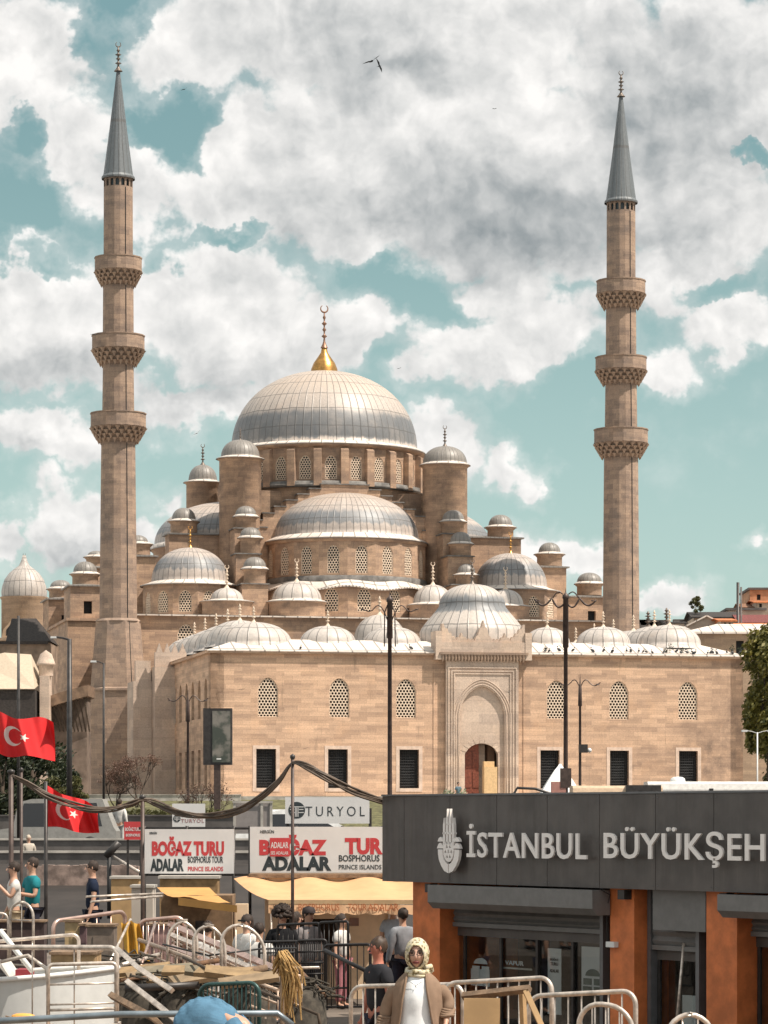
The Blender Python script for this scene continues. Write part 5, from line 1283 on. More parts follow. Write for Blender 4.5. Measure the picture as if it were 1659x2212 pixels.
    f.poly([fc+Vector((-.012, .0, -.028))*s, fc+Vector((.012, 0, -.028))*s, fc+Vector((0, -.026, -.024))*s]); f.poly([fc+Vector((-.012, 0, -.028))*s, fc+Vector((0, -.026, -.024))*s, fc+Vector((0, .004, .02))*s]); f.poly([fc+Vector((0, -.026, -.024))*s, fc+Vector((.012, 0, -.028))*s, fc+Vector((0, .004, .02))*s])
    f.build('nose', skin, r)
    for sd in (-1, 1):
        f = MB(); f.lathe([(0, -.012*s), (.012*s, 0), (0, .012*s)], fc+Vector((sd*.03, .016, .018))*s, n=8); f.build('eye', M_hair, r)
        f = MB(); f.lathe([(0, -.03*s), (.014*s, 0), (0, .03*s)], hcV+Vector((sd*.083, .0, -.01))*s, n=6); f.build('ear', skin, r)
    f = MB(); f.tube([fc+Vector((-.022, .016, -.052))*s, fc+Vector((0, .006, -.053))*s, fc+Vector((.022, .016, -.052))*s], .006*s, 5); f.build('mouth', plain('lips', (.30, .09, .08), .5), r)
    if extra: extra(r, s, V, dict(hc=hc, chs=chs, nb=nb))
    return r
def sunglasses(r, s, V, ix):
    h = V[ix['hc']]; m = MB(); m.box(h.x-.07*s, h.x+.07*s, h.y-.115*s, h.y-.09*s, h.z+.002*s, h.z+.03*s); m.build('sunglasses', M_black, r)
def cap_(mat):
    def f(r, s, V, ix):
        h = V[ix['hc']]; m = MB(); m.lathe([(.103*s, .02*s), (.103*s, .05*s), (.085*s, .10*s), (0, .125*s)], (h.x, h.y+.01, h.z), n=18); m.box(h.x-.07*s, h.x+.07*s, h.y-.19*s, h.y-.06*s, h.z+.02*s, h.z+.03*s); m.build('cap', mat, r)
    return f
W_shirt = cloth('white_shirt', (.62, .60, .57)); B_jeans = cloth('dark_trousers', (.03, .03, .045)); K_beige = cloth('beige_trousers', (.42, .33, .22))
def put(u, v_top, Y, H=None, zf=None):
    zt = wpt(u, v_top, Y).z
    if H is None: H = zt-zf
    return at(u, Y, zt-H), H
def crowd(label, u, vt, Y, rot, shirt, legs, H=None, zf=0.0, **kw):
    loc, h = put(u, vt, Y, H, zf); return person(label, loc, rot, h, shirt, legs, **kw)
PL = 0.85      # raised quay edge where the three men stand
mb = MB(); mb.box(-9.5, -3.6, 47, 55, 0.004, .95); structure(mb.build('pavement', M_pave))
crowd('man in a white short-sleeved shirt at the left edge, hand raised to his mouth', 30, 1864, 50, radians(-70), W_shirt, K_beige, zf=.95, arms={1: ((.20, -.10, -.24), (.06, -.30, .0)), -1: ((-.22, .02, -.28), (-.20, -.10, -.50))})
crowd('man in a teal shirt holding a phone in front of him', 70, 1855, 50.6, radians(-60), cloth('teal_shirt', (.02, .20, .23)), B_jeans, zf=.95, arms={1: ((.24, -.06, -.27), (.10, -.30, -.22)), -1: ((-.24, -.06, -.27), (-.10, -.30, -.22))})
crowd('man in a navy polo shirt walking left, seen from the side', 200, 1862, 50, radians(-75), cloth('navy_polo', (.015, .022, .045)), cloth('navy_shorts', (.015, .018, .03)), zf=.95, arms={1: ((.23, -.02, -.28), (.24, -.10, -.54)), -1: ((-.23, .04, -.28), (-.22, .0, -.54)), 'stride': .16})
crowd('person in a pale headscarf sitting on the road wall behind the flags', 62, 1779, 86, radians(20), cloth('pale_wrap', (.45, .40, .34)), cloth('grey_skirt', (.10, .10, .10)), zf=1.85, pose='sit', sleeve='long', H=None, hair=cloth('beige_scarf', (.5, .42, .34)), hairstyle='long')
crowd('person in a long white shirt standing by the hedge behind the wires', 258, 1727, 112, radians(160), W_shirt, cloth('white_trousers', (.55, .55, .53)), zf=2.1, sleeve='long')
crowd('woman with sunglasses on her hair and a white top by the curved rails', 533, 1978, 49, radians(-35), W_shirt, B_jeans, zf=0, hairstyle='long', extra=sunglasses)
crowd('person in a white shirt with a dark strap, back turned to the camera', 560, 1996, 47.5, radians(165), W_shirt, B_jeans, zf=0)
crowd('person in white seen from behind between the two hoop rails', 449, 1992, 48, radians(180), W_shirt, cloth('white_skirt', (.5, .5, .5)), zf=0)
crowd('person with a large dark curly afro in front of the ticket booth', 610, 1966, 50, radians(10), cloth('black_top', (.012, .012, .014)), B_jeans, zf=0, hairstyle='afro')
crowd('bearded man in a dark cap and grey shirt before the booth', 666, 1962, 50.5, radians(40), cloth('grey_shirt', (.22, .20, .20)), B_jeans, zf=0, extra=cap_(plain('dark_cap', (.03, .02, .02), .8)))
crowd('woman with dark hair, white top and pink trousers at the booth window', 738, 1977, 54, radians(60), W_shirt, cloth('pink_trousers', (.36, .15, .17)), zf=0, hairstyle='tail')
crowd('person in a grey hooded top between the booth and the orange pillar', 870, 1964, 52, radians(-150), cloth('grey_hoodie', (.22, .23, .25)), B_jeans, zf=0, sleeve='long')
crowd('person in a pale blue shirt behind the grey hooded one', 850, 1950, 55, radians(150), cloth('pale_blue_shirt', (.40, .47, .55)), B_jeans, zf=0)
crowd('second dark-haired person in dark clothes at the booth counter', 640, 1972, 53, radians(120), cloth('brown_top', (.07, .04, .03)), B_jeans, zf=0, hairstyle='long')
crowd('person in a blue-grey top standing on the steps by the mosque door', 990, 1690, 209, radians(30), cloth('blue_grey_top', (.10, .16, .2)), B_jeans, zf=4.0)
PT = .42
mb = MB(); mb.box(-3.2, 1.6, 29.5, 35.2, -1.4, PT); structure(mb.build('pontoon', M_wood))
crowd('sunburnt man with brown hair and a dark shirt, left of the woman in the headscarf', 817, 2028, 32.4, radians(-60), cloth('charcoal_shirt', (.03, .03, .035)), B_jeans, zf=PT, skin=M_skin_red, hair=plain('brown_hair', (.05, .028, .016), .6, var=.3, scale=30), extra=None)
# bent-over person in light blue at the bottom edge
DK = .9
mb = MB(); mb.box(-7.5, 7.5, 17, 28.6, -1.4, DK); structure(mb.build('pier', M_wood))
def bent():
    p = wpt(450, 2152, 26.6); r = thing('person', 'person in a light blue shirt bending over, only the back in view at the bottom', 'person', (p.x, 26.6, DK), radians(-8)); h = p.z-DK
    V = [(-.16, 0, h-.22), (.02, 0, h-.13), (.22, -.02, h-.17), (.36, -.06, h-.30), (.44, -.10, h-.42), (.50, -.12, h-.50)]
    E = [(0, 1), (1, 2), (2, 3), (3, 4), (4, 5)]; R = [(.12, .12), (.13, .13), (.14, .13), (.06, .06), (.085, .09), (.05, .05)]
    def limb(src, pts):
        j = src
        for q, rd in pts: V.append(q); R.append(rd); E.append((j, len(V)-1)); j = len(V)-1
        return j
    for sd in (-1, 1):
        limb(0, [((-.20, sd*.10, h-.36), .09), ((-.12, sd*.11, h*.38), .06), ((-.22, sd*.12, .08), .04), ((-.10, sd*.13, .04), .035)])
        j = limb(2, [((.30, sd*.16-.02, h-.30), .055), ((.36, sd*.20-.04, h-.52), .04), ((.48, sd*.14-.06, max(h-.68, .15)), .026), ((.53, sd*.14-.06, max(h-.74, .1)), .03)])
        for q in range(5): limb(j, [((.56, sd*.14-.06+(q-2)*.014, max(h-.80, .06)), .008), ((.56, sd*.14-.06+(q-2)*.015, max(h-.84, .03)), .007)])
    skin_obj('body', V, E, R, M_skin, r, root=0)
    sh_ = MB(); nu, nv = 48, 28
    def sp_(a, b):
        x, y, zz = sin(b)*cos(a), sin(b)*sin(a), cos(b); x = math.copysign(abs(x)**.75, x); f = 1+.030*sin(a*5+zz*6)+.016*sin(x*23+zz*9)+.012*sin(y*31-zz*14)
        sk = .10*x if x > 0 else .16*x
        return Vector((.02+x*.335*f, y*.23*f, h-.285+zz*.275*f*(1-.35*max(0, x)**2-.25*max(0, -x)**3)-max(0, x)*.06))
    for i in range(nu):
        for j in range(nv):
            a0, a1, b0, b1 = 2*pi*i/nu, 2*pi*(i+1)/nu, pi*j/nv+.001, pi*(j+1)/nv-.0005
            sh_.poly([sp_(a0, b0), sp_(a0, b1), sp_(a1, b1), sp_(a1, b0)], smooth=True)
    for sd in (-1, 1): sh_.tube([(.22, sd*.14, h-.24), (.30, sd*.18, h-.31), (.35, sd*.21, h-.44)], .095, 12, .075)
    sh_.build('shirt', cloth('light_blue_shirt', (.085, .18, .27), .18), r)
    TV = [(-.22, 0, h-.26), (-.26, .1, h-.42), (-.16, .12, h*.38), (-.22, .12, .12), (-.26, -.1, h-.42), (-.16, -.12, h*.38), (-.22, -.12, .12)]
    skin_obj('trousers', TV, [(0, 1), (1, 2), (2, 3), (0, 4), (4, 5), (5, 6)], [.14, .11, .08, .06, .11, .08, .06], B_jeans, r)
    MB().lathe([(0, -.09), (.085, -.05), (.10, .0), (.085, .06), (0, .1)], (.45, -.1, h-.40), n=16).build('hair', M_hair, r)
bent()
# ---- the woman in the headscarf
def woman():
    Y = 23.0; top = wpt(901, 2011, Y); H = top.z-DK; r = thing('person', 'woman in a patterned olive headscarf, brown cardigan and white top walking towards the camera', 'person', (wpt(902, 0, Y).x, Y, DK), radians(-6)); s = H/1.66
    k = Y/FO                                   # metres per sighting pixel
    def z(v): return (wpt(0, v, Y).z-DK)
    # body skeleton
    V = []; E = []; R = []
    def add(p, rad, link=None):
        V.append(Vector(p)); R.append(rad); i = len(V)-1
        if link is not None: E.append((link, i))
        return i
    hipz = .88*s
    pel = add((0, .02, hipz), (.15, .11)); ws = add((0, .0, z(2200)), (.125, .10), pel); ch = add((0, 0, z(2150)), (.145, .105), ws); nb = add((0, .0, z(2108)), (.07, .065), ch); nk = add((0, -.01, z(2098)), .05, nb); hd = add((0, -.01, z(2070)), .055, nk)
    ends = []
    for sd, el, wr in ((-1, (-.235, .02, z(2178)), (-.265, -.05, z(2228))), (1, (.235, .03, z(2165)), (.225, -.10, z(2205)))):
        sh = add((sd*.145, .0, z(2134)), .055, ch); e_ = add(el, .042, sh); w_ = add(wr, (.026, .022), e_)
        d = (Vector(wr)-Vector(el)).normalized(); side = Vector((1, 0, 0)); side = (side-d*side.dot(d)).normalized(); fr = d.cross(side)
        pm = add(Vector(wr)+d*.055, (.036, .018), w_)
        for off, ln in ((-.028, .060), (-.010, .072), (.009, .068), (.027, .052)):
            f1 = add(Vector(wr)+d*.092+side*off, .009, pm); f2 = add(Vector(wr)+d*(.092+ln*.5)+side*off*1.1-fr*.010, .0085, f1); add(Vector(wr)+d*(.092+ln*.9)+side*off*1.1-fr*.026, .0075, f2)
        f1 = add(Vector(wr)+d*.035-side*sd*.036-fr*.01, .0105, pm); add(Vector(wr)+d*.072-side*sd*.052-fr*.02, .009, f1)
        ends.append((Vector((sd*.145, 0, z(2134))), Vector(el), Vector(wr)))
    for sd in (-1, 1):
        st = -.16*sd
        hp = add((sd*.085, .02, hipz-.08), .09, pel); kn = add((sd*.09, st*.4, .46), .06, hp); an = add((sd*.09, st, .09), .04, kn); add((sd*.10, st-.15, .045), .036, an)
    skin_obj('body', V, E, R, M_skin, r)
    # head as a shaped surface
    hc = Vector((-.002, -.02, z(2062))); mb = MB(); nu, nv = 40, 30
    hx, hy_, hz_ = .073, .092, .108
    def hp_(th, ph):
        x, y, zz = sin(ph)*cos(th), sin(ph)*sin(th), cos(ph)
        X, Yy, Z = x*hx*.97, y*hy_, zz*hz_
        if zz < 0: X *= 1-.34*(-zz)**1.4; Yy *= 1-.10*(-zz)
        if y < 0:
            fz = Z; fx = X
            nose = math.exp(-(fx/.013)**2-((fz+.018)/.020)**2)*.022+math.exp(-(fx/.009)**2-((fz-.012)/.024)**2)*.009
            eye = sum(math.exp(-((fx-q*.030)/.017)**2-((fz-.018)/.013)**2) for q in (-1, 1))*.010
            brow = sum(math.exp(-((fx-q*.028)/.022)**2-((fz-.036)/.007)**2) for q in (-1, 1))*.004
            cheek = sum(math.exp(-((fx-q*.036)/.020)**2-((fz+.022)/.022)**2) for q in (-1, 1))*.004
            lip = math.exp(-(fx/.022)**2-((fz+.054)/.008)**2)*.006; chin = math.exp(-(fx/.022)**2-((fz+.088)/.018)**2)*.008
            Yy -= nose-eye+brow+cheek+lip+chin
        return hc+Vector((X, Yy, Z))
    for i in range(nu):
        for j in range(nv):
            a0, a1 = 2*pi*i/nu, 2*pi*(i+1)/nu; p0, p1 = pi*j/nv+.001, pi*(j+1)/nv-.0005
            mb.poly([hp_(a0, p0), hp_(a0, p1), hp_(a1, p1), hp_(a1, p0)], smooth=True)
    head = mb.build('head', plain('warm_skin', (.58, .35, .26), .45, var=.08), r)
    head.data.validate()
    bmh = bmesh.new(); bmh.from_mesh(head.data); bmesh.ops.remove_doubles(bmh, verts=bmh.verts, dist=.0006); bmh.to_mesh(head.data); bmh.free()
    for q in (-1, 1):
        e = MB(); e.lathe([(0, -.0095), (.0085, -.004), (.0095, 0), (.0085, .004), (0, .0095)], hc+Vector((q*.030, -.078, .016)), n=10); e.build('eye', M_hair, head)
        e = MB(); e.tube([hc+Vector((q*.031+.021*cos(a), -.100-.002*abs(cos(a)), .014+.017*sin(a))) for a in [2*pi*i/16 for i in range(16)]], .0028, 5, closed=True); e.tube([hc+Vector((q*.052, -.098, .018)), hc+Vector((q*.074, -.03, .016))], .0025, 4); e.build('spectacles', M_metal_dk, head)
        e = MB(); e.tube([hc+Vector((q*.014, -.090, .033)), hc+Vector((q*.030, -.091, .040)), hc+Vector((q*.047, -.078, .034))], .0038, 5); e.build('eyebrow', M_hair, head)
    e = MB(); e.tube([hc+Vector((-.024, -.086, -.053)), hc+Vector((-.008, -.099, -.049)), hc+Vector((.008, -.099, -.049)), hc+Vector((.024, -.086, -.053))], .0052, 6); e.tube([hc+Vector((-.020, -.086, -.058)), hc+Vector((0, -.097, -.061)), hc+Vector((.020, -.086, -.058))], .006, 6)
    e.build('lips', plain('dark_lips', (.22, .05, .05), .4), head)
    # headscarf: shell around the head with an oval face opening, folds, drape on the neck
    m_s, t_s, b_s = new_mat('patterned_headscarf'); ob = t_s.n('ShaderNodeTexCoord').outputs['Object']
    vr = t_s.n('ShaderNodeTexVoronoi', {'Vector': ob, 'Scale': 42.0}); wv = t_s.noise(ob, 30, 4, .6)
    c1 = t_s.mix(t_s.rng(vr.outputs[0], .25, .6), (.17, .13, .05), (.62, .54, .36)); c1 = t_s.mix(t_s.rng(wv, .5, .62), c1, (.55, .50, .40)); t_s.nt.links.new(c1, b_s.inputs['Base Color']); b_s.inputs['Roughness'].default_value = .6
    sc = MB(); nu, nv = 56, 30
    def sp(th, ph):
        fold = .0035*sin(th*11+ph*5)+.002*sin(th*23-ph*9)
        x, y, zz = sin(ph)*cos(th), sin(ph)*sin(th), cos(ph)
        X, Yy, Z = x*(.090+fold), y*(.108+fold)+.008, zz*.125+.006
        if zz < -.2: f = 1+.10*(-zz-.2); X *= f; Yy *= f
        return hc+Vector((X, Yy, Z))
    for i in range(nu):
        for j in range(nv):
            a0, a1 = 2*pi*i/nu, 2*pi*(i+1)/nu; p0, p1 = pi*.94*j/nv+.001, pi*.94*(j+1)/nv
            pc_ = sp((a0+a1)/2, (p0+p1)/2)-hc
            if pc_.y < 0 and (pc_.x/.060)**2+((pc_.z+.012)/.088)**2 < 1: continue
            sc.poly([sp(a0, p0), sp(a0, p1), sp(a1, p1), sp(a1, p0)], smooth=True)
    # rolled edge round the face
    rim = []
    for i in range(40):
        a = 2*pi*i/40; X = .061*cos(a); Z = .089*sin(a)-.012; yy_ = -sqrt(max(0, 1-(X/.092)**2-((Z-.006)/.127)**2))*.110+.006; rim.append(hc+Vector((X, yy_, Z)))
    sc.tube(rim, .0065, 6, closed=True)
    # collar of cloth under the chin
    zc_ = z(2104)
    for k_, (rx, ry, zz_, tr_) in enumerate(((.076, .084, hc.z-.122, .022), (.084, .088, hc.z-.146, .015))):
        sc.tube([(rx*cos(a), ry*sin(a)-.012, zz_+.010*sin(a)+.006*sin(3*a+k_)) for a in [2*pi*i/32 for i in range(32)]], tr_, 8, closed=True)
    sc.tube([hc+Vector((.06, -.02, -.10)), hc+Vector((.10, .02, -.09)), hc+Vector((.105, .05, -.12)), hc+Vector((.07, .05, -.15))], .022, 8)
    sc.build('headscarf', m_s, r)
    # white top
    bl = MB(); br_ = [(hipz-.22, .205, .175), (hipz-.05, .19, .165), (z(2200), .165, .150), (z(2180), .160, .150), (z(2158), .166, .158), (z(2140), .158, .146), (z(2124), .138, .124), (z(2112), .110, .102), (z(2104), .082, .082), (z(2099), .066, .068)]
    def bp_(row, a): zz_, rx, ry = row; f = 1+.018*sin(a*9+zz_*14)+.012*sin(a*4-zz_*31); return Vector((rx*f*cos(a), ry*f*sin(a), zz_))
    for ra, rb in zip(br_, br_[1:]):
        for i in range(48):
            a0, a1 = 2*pi*i/48, 2*pi*(i+1)/48; bl.poly([bp_(ra, a0), bp_(ra, a1), bp_(rb, a1), bp_(rb, a0)], smooth=True)
    bl.build('blouse', cloth('white_blouse', (.82, .84, .86), .05), r)
    pm_ = MB(); pm_.tube([(-.05, -.125, z(2118)), (0, -.150, z(2127)), (.05, -.125, z(2118))], .0016, 4); pm_.lathe([(0, -.006), (.005, 0), (0, .006)], (0, -.152, z(2129)), n=6); pm_.build('necklace', M_metal_dk, r)
    # cardigan: open shell + sleeves
    M_card = plain('brown_knit', (.25, .17, .12), .95, var=.10, scale=12, bump=.05, spec=.15)
    cg = MB(); rows = [(z(2095), .080, .078, 1.0), (z(2102), .108, .102, .80), (z(2111), .145, .122, .60), (z(2122), .180, .142, .50), (z(2138), .204, .162, .48), (z(2162), .208, .184, .56), (z(2190), .210, .18, .64), (z(2215), .228, .185, .68), (hipz-.05, .25, .19, .78), (hipz-.30, .27, .195, .85)]
    n = 40
    def cp_(row, t, inn=0):
        zz_, rx, ry, op = row; a = -pi/2+op+(2*pi-2*op)*t; f = 1+.02*sin(t*60)+.015*sin(t*23+zz_*9)-inn
        return Vector((rx*.93*f*cos(a), ry*f*sin(a), zz_))
    for ra, rb in zip(rows, rows[1:]):
        for i in range(n):
            cg.poly([cp_(rb, i/n), cp_(rb, (i+1)/n), cp_(ra, (i+1)/n), cp_(ra, i/n)], smooth=True)
            cg.poly([cp_(ra, i/n, .06), cp_(ra, (i+1)/n, .06), cp_(rb, (i+1)/n, .06), cp_(rb, i/n, .06)], smooth=True)
    for t in (0, 1): cg.tube([cp_(q, t) for q in rows], .010, 6)
    cg.build('cardigan', M_card, r)
    for sh, el, wr in ends:
        mid = (sh+el)/2; lo = el+(wr-el)*.55
        skin_obj('cardigan_sleeve', [sh+Vector((0, 0, .012)), mid, el, lo], [(0, 1), (1, 2), (2, 3)], [(.070, .075), .070, .060, .05], M_card, r, root=0, sub=2)
        cf = MB()
        for q in range(4): cf.tube([lo+(wr-el).normalized()*(q*.018-.03)+Vector((.047*cos(a), .047*sin(a), .006*sin(a*2+q))) for a in [2*pi*i/16 for i in range(16)]], .013, 6, closed=True)
        cf.build('cuff', M_card, r)
    TV = [(0, .02, hipz)]; TE = []; TR = [(.17, .13)]
    for sd in (-1, 1):
        st = -.16*sd; i = len(TV); TV += [(sd*.085, .02, hipz-.08), (sd*.09, st*.4, .46), (sd*.09, st, .10)]; TE += [(0, i), (i, i+1), (i+1, i+2)]; TR += [.115, .085, .07]
    skin_obj('trousers', TV, TE, TR, cloth('pale_trousers', (.40, .40, .38)), r)
    for sd in (-1, 1):
        st = -.16*sd; skin_obj('shoe', [(sd*.09, st+.03, .045), (sd*.095, st-.06, .04), (sd*.10, st-.17, .035)], [(0, 1), (1, 2)], [(.045, .045), (.045, .04), (.035, .03)], M_black, r, root=1)
woman()
# ================================================================ LETTERING
def text_mb(s, w, h, depth=.01, bold=.0, spacing=1.0):
    """built-in font, fitted to w x h, centred on x, base at 0, front at z=0"""
    cu = bpy.data.curves.new('t', 'FONT'); cu.body = s; cu.extrude = .5; cu.offset = bold; cu.space_character = spacing; cu.resolution_u = 3
    o = bpy.data.objects.new('t', cu); C.objects.link(o); dg = bpy.context.evaluated_depsgraph_get(); dg.update()
    me = bpy.data.meshes.new_from_object(o.evaluated_get(dg)); bpy.data.objects.remove(o); bpy.data.curves.remove(cu)
    xs = [v.co.x for v in me.vertices]; ys = [v.co.y for v in me.vertices]; x0, x1, y0, y1 = min(xs), max(xs), min(ys), max(ys)
    mb = MB()
    co = [Vector(((v.co.x-(x0+x1)/2)*w/(x1-x0), (v.co.y-y0)*h/(y1-y0), (v.co.z-.5)*depth)) for v in me.vertices]
    for p in me.polygons: mb.poly([co[i] for i in p.vertices])
    bpy.data.meshes.remove(me); return mb
def text_on(s, M, w, h, name, mat, parent, depth=.01, bold=.02, spacing=1.0):
    mb = MB(); mb.add(text_mb(s, w, h, depth, bold, spacing), M); return mb.build(name, mat, parent)
def clean(o):
    return o
M_red = plain('sign_red', (.50, .045, .05), .6, var=.06); M_ink = plain('sign_dark_ink', (.025, .035, .04), .6, var=.06); M_board = plain('sign_white_sheet', (.66, .65, .64), .55, var=.04, scale=2)
def sign(name, label, u0, u1, v0, v1, Y, cat='sign', mat=None, post=None):
    a, b = wpt(u0, v0, Y), wpt(u1, v1, Y); r = thing(name, label, cat, (a.x, Y, b.z)); W_, H_ = b.x-a.x, a.z-b.z
    MB().box(0, W_, 0, .04, 0, H_).build('panel', mat or M_board, r)
    k = Y/FO
    def M(u, v): return frame(((u-u0)*k, -.004, (v1-v)*k), (1, 0, 0), (0, 0, 1))
    return r, M, k
# banner 1
r, M, k = sign('tour_banner', 'white boat-tour banner hung left of the middle pole, its lettering complete', 312, 505, 1791, 1887, 57.6, 'banner')
text_on('BOĞAZ TURU', M(406, 1849), 156*k, 42*k, 'lettering', M_red, r, bold=.055, depth=.003)
text_on('ADALAR', M(361, 1882), 72*k, 27*k, 'lettering', M_ink, r, bold=.055, depth=.003)
text_on('BOSPHORUS TOUR', M(444, 1864), 76*k, 14*k, 'lettering', M_ink, r, bold=.02, depth=.003)
text_on('PRINCE ISLANDS', M(444, 1882), 76*k, 10*k, 'lettering', M_red, r, bold=.02, depth=.003)
text_on('HERGÜN', M(331, 1802), 16*k, 6*k, 'lettering', M_ink, r, depth=.003)
# banner 2
r, M, k = sign('tour_banner', 'wider white boat-tour banner running behind the kiosk corner, with a red sticker', 540, 832, 1786, 1885, 57.8, 'banner')
text_on('BOĞAZ', M(633, 1848), 146*k, 45*k, 'lettering', M_red, r, bold=.055, depth=.003)
text_on('TUR', M(786, 1846), 82*k, 36*k, 'lettering', M_red, r, bold=.055, depth=.003)
text_on('ADALAR', M(641, 1881), 150*k, 31*k, 'lettering', M_ink, r, bold=.055, depth=.003)
text_on('BOSPHORUS', M(776, 1861), 88*k, 14*k, 'lettering', M_ink, r, bold=.02, depth=.003)
text_on('PRINCE ISLANDS', M(778, 1878), 92*k, 10*k, 'lettering', M_ink, r, bold=.01, depth=.003)
text_on('HERGÜN', M(577, 1800), 30*k, 8*k, 'lettering', M_ink, r, depth=.003)
st = MB(); st.box((583-540)*k, (626-540)*k, -.02, -.009, (1885-1850)*k, (1885-1810)*k); so = st.build('sticker', M_red, r)
MM = frame(((604-540)*k, -.0215, (1885-1832)*k), (1, 0, 0), (0, 0, 1)); text_on('ADALAR', MM, 38*k, 13*k, 'sticker_lettering', M_board, so, bold=.02, depth=.003)
MM = frame(((604-540)*k, -.0215, (1885-1846)*k), (1, 0, 0), (0, 0, 1)); text_on('SES ADALAR', MM, 38*k, 7*k, 'sticker_lettering', M_board, so, bold=.01, depth=.003)
def ship_logo(M, R, mat, parent):
    mb = MB(); mb.prism([(R*cos(a), R*sin(a)) for a in [2*pi*i/36 for i in range(36)]], M, .004); o = mb.build('emblem', mat, parent)
    f = MB(); M2 = M @ Matrix.Translation((0, 0, .003))
    for (x0, x1, y0, y1) in ((-.85, .85, .34, .44), (-.8, -.28, .02, .12), (.28, .8, .02, .12), (-.72, -.22, -.34, -.24), (.22, .85, -.34, -.24), (-.20, -.12, -.8, .30), (-.04, .04, -.8, .30), (.12, .20, -.8, .30)):
        f.prism([(x0*R, y0*R), (x1*R, y0*R), (x1*R, y1*R), (x0*R, y1*R)], M2, .002)
    f.build('emblem_lines', M_board, o)
r, M, k = sign('company_sign', 'long white sign with dark round emblem above the wider banner', 616, 798, 1722, 1779, 60, 'sign')
ship_logo(M(641, 1750), 18*k, M_ink, r)
text_on('TURYOL', M(724, 1763), 128*k, 21*k, 'lettering', M_ink, r, bold=-.004, spacing=1.45, depth=.003)
for u in (618, 796): MB().box((u-618)*k+.02, (u-618)*k+.08, .05, .1, -2.2, .3).build('post', M_metal_dk, r)
r, M, k = sign('company_sign', 'small white sign with faint emblem half crossed by the wire bundle', 372, 443, 1736, 1789, 60, 'sign')
text_on('TURYOL', M(416, 1765), 50*k, 8*k, 'lettering', M_ink, r, spacing=1.2, depth=.003); text_on('TURYOL', M(416, 1777), 50*k, 8*k, 'lettering', plain('sign_grey_pink', (.35, .2, .2), .6), r, spacing=1.2, depth=.003); ship_logo(M(382, 1768), 8*k, M_ink, r)
r, M, k = sign('notice_sign', 'small red sign with white lettering beside the pole left of the banners', 268, 306, 1775, 1814, 64, 'sign', mat=M_red)
text_on('BOĞAZ TURU', M(287, 1795), 33*k, 10*k, 'lettering', M_board, r, bold=.02, depth=.003); text_on('BOSPHORUS', M(287, 1807), 30*k, 6*k, 'lettering', M_board, r, depth=.003)
for u in (273, 301): MB().box((u-268)*k, (u-268)*k+.05, .05, .1, -1.3, .2).build('post', M_metal_dk, r)
# support frame behind the banners
mb = MB(); a = wpt(300, 1889, 58.3); b = wpt(832, 1889, 58.3)
for z_ in (a.z, wpt(0, 1789, 58.3).z): mb.tube([(a.x, 58.3, z_), (b.x, 58.3, z_)], .03, 6)
for u in (312, 404, 505, 540, 640, 740, 826): x = wpt(u, 0, 58.3).x; mb.tube([(x, 58.3, 0), (x, 58.3, wpt(0, 1784, 58.3).z)], .035, 6)
o = mb.build('banner_frame', M_metal_dk); tag(o, 'dark pipe frame carrying the two boat-tour banners', 'frame')

# ================================================================ BOOTH AND SHED
Y = 57.0; K = Y/FO
bx0, bx1 = wpt(572, 0, Y).x, wpt(872, 0, Y).x
bt = thing('ticket_booth', 'cream ticket booth under the long lettered awning', 'booth', (bx0, Y, 0)); Lb = bx1-bx0; U = lambda u: wpt(u, 0, Y).x-bx0; Z = lambda v: wpt(0, v, Y).z
mb = MB(); mb.wall([(0, 0), (Lb, 0), (Lb, Z(1895)), (0, Z(1895))], [[(U(600), .9), (U(742), .9), (U(742), Z(1985)), (U(600), Z(1985))]], frame((0, 0, 0), (1, 0, 0), (0, 0, 1)), 1.2, reveal=.12)
mb.box(0, .1, .05, 1.2, 0, Z(1895)-.02)
mb.build('wall', M_cream, bt)
MB().box(U(590), U(750), .9, 1.0, .8, Z(1975)).build('interior', plain('booth_dark_interior', (.05, .035, .028), .9), bt)
MB().box(U(596), U(746), -.22, .02, .84, .9).build('counter', M_wood, bt)
for u in (843, 856, 868): MB().box(U(u)-.04, U(u)+.05, -.05, -.002, 0, Z(1900)).build('white_column', plain('warm_white_trim', (.62, .54, .47), .6), bt)
MB().box(U(755), U(775), -.03, -.002, Z(2000), Z(1983)).build('notice', plain('faded_notice', (.28, .17, .14), .7), bt)
mb = MB(); mb.box(-.3, Lb+.3, -.1, 1.4, Z(1896), Z(1888)); mb.build('roof', M_wood, bt)
# long awning with valance
Y2 = 54.6; A0, A1 = wpt(580, 1944, Y2), wpt(905, 1944, Y2); B0, B1 = wpt(505, 1898, 57.0), wpt(893, 1897, 57.0)
aw_ = thing('awning', 'long pale yellow awning with an orange-lettered scalloped valance', 'awning', (A0.x, Y2, 0)); o_ = Vector((A0.x, Y2, 0))
M_aw = plain('pale_yellow_canvas', (.60, .34, .17), .75, var=.07, scale=3)
mb = MB(); n = 40
def sag(t, q): return Vector(B0).lerp(B1, t).lerp(Vector(A0).lerp(A1, t), q)+Vector((0, 0, .05*sin(t*19)*(1-q)-.10*sin(pi*q)*.6))
for i in range(n):
    for j in range(6): mb.poly([sag(i/n, j/6)-o_, sag(i/n, (j+1)/6)-o_, sag((i+1)/n, (j+1)/6)-o_, sag((i+1)/n, j/6)-o_], smooth=True)
mb.build('canvas', M_aw, aw_)
mb = MB(); L = A1.x-A0.x; mb.box(0, L, -.03, .04, A0.z-.08, A0.z-.005); mb.build('front_bar', plain('awning_bar', (.52, .36, .20), .6), aw_)
mb = MB(); n = 90; zt, zbm = A0.z-.09, wpt(0, 1972, Y2).z
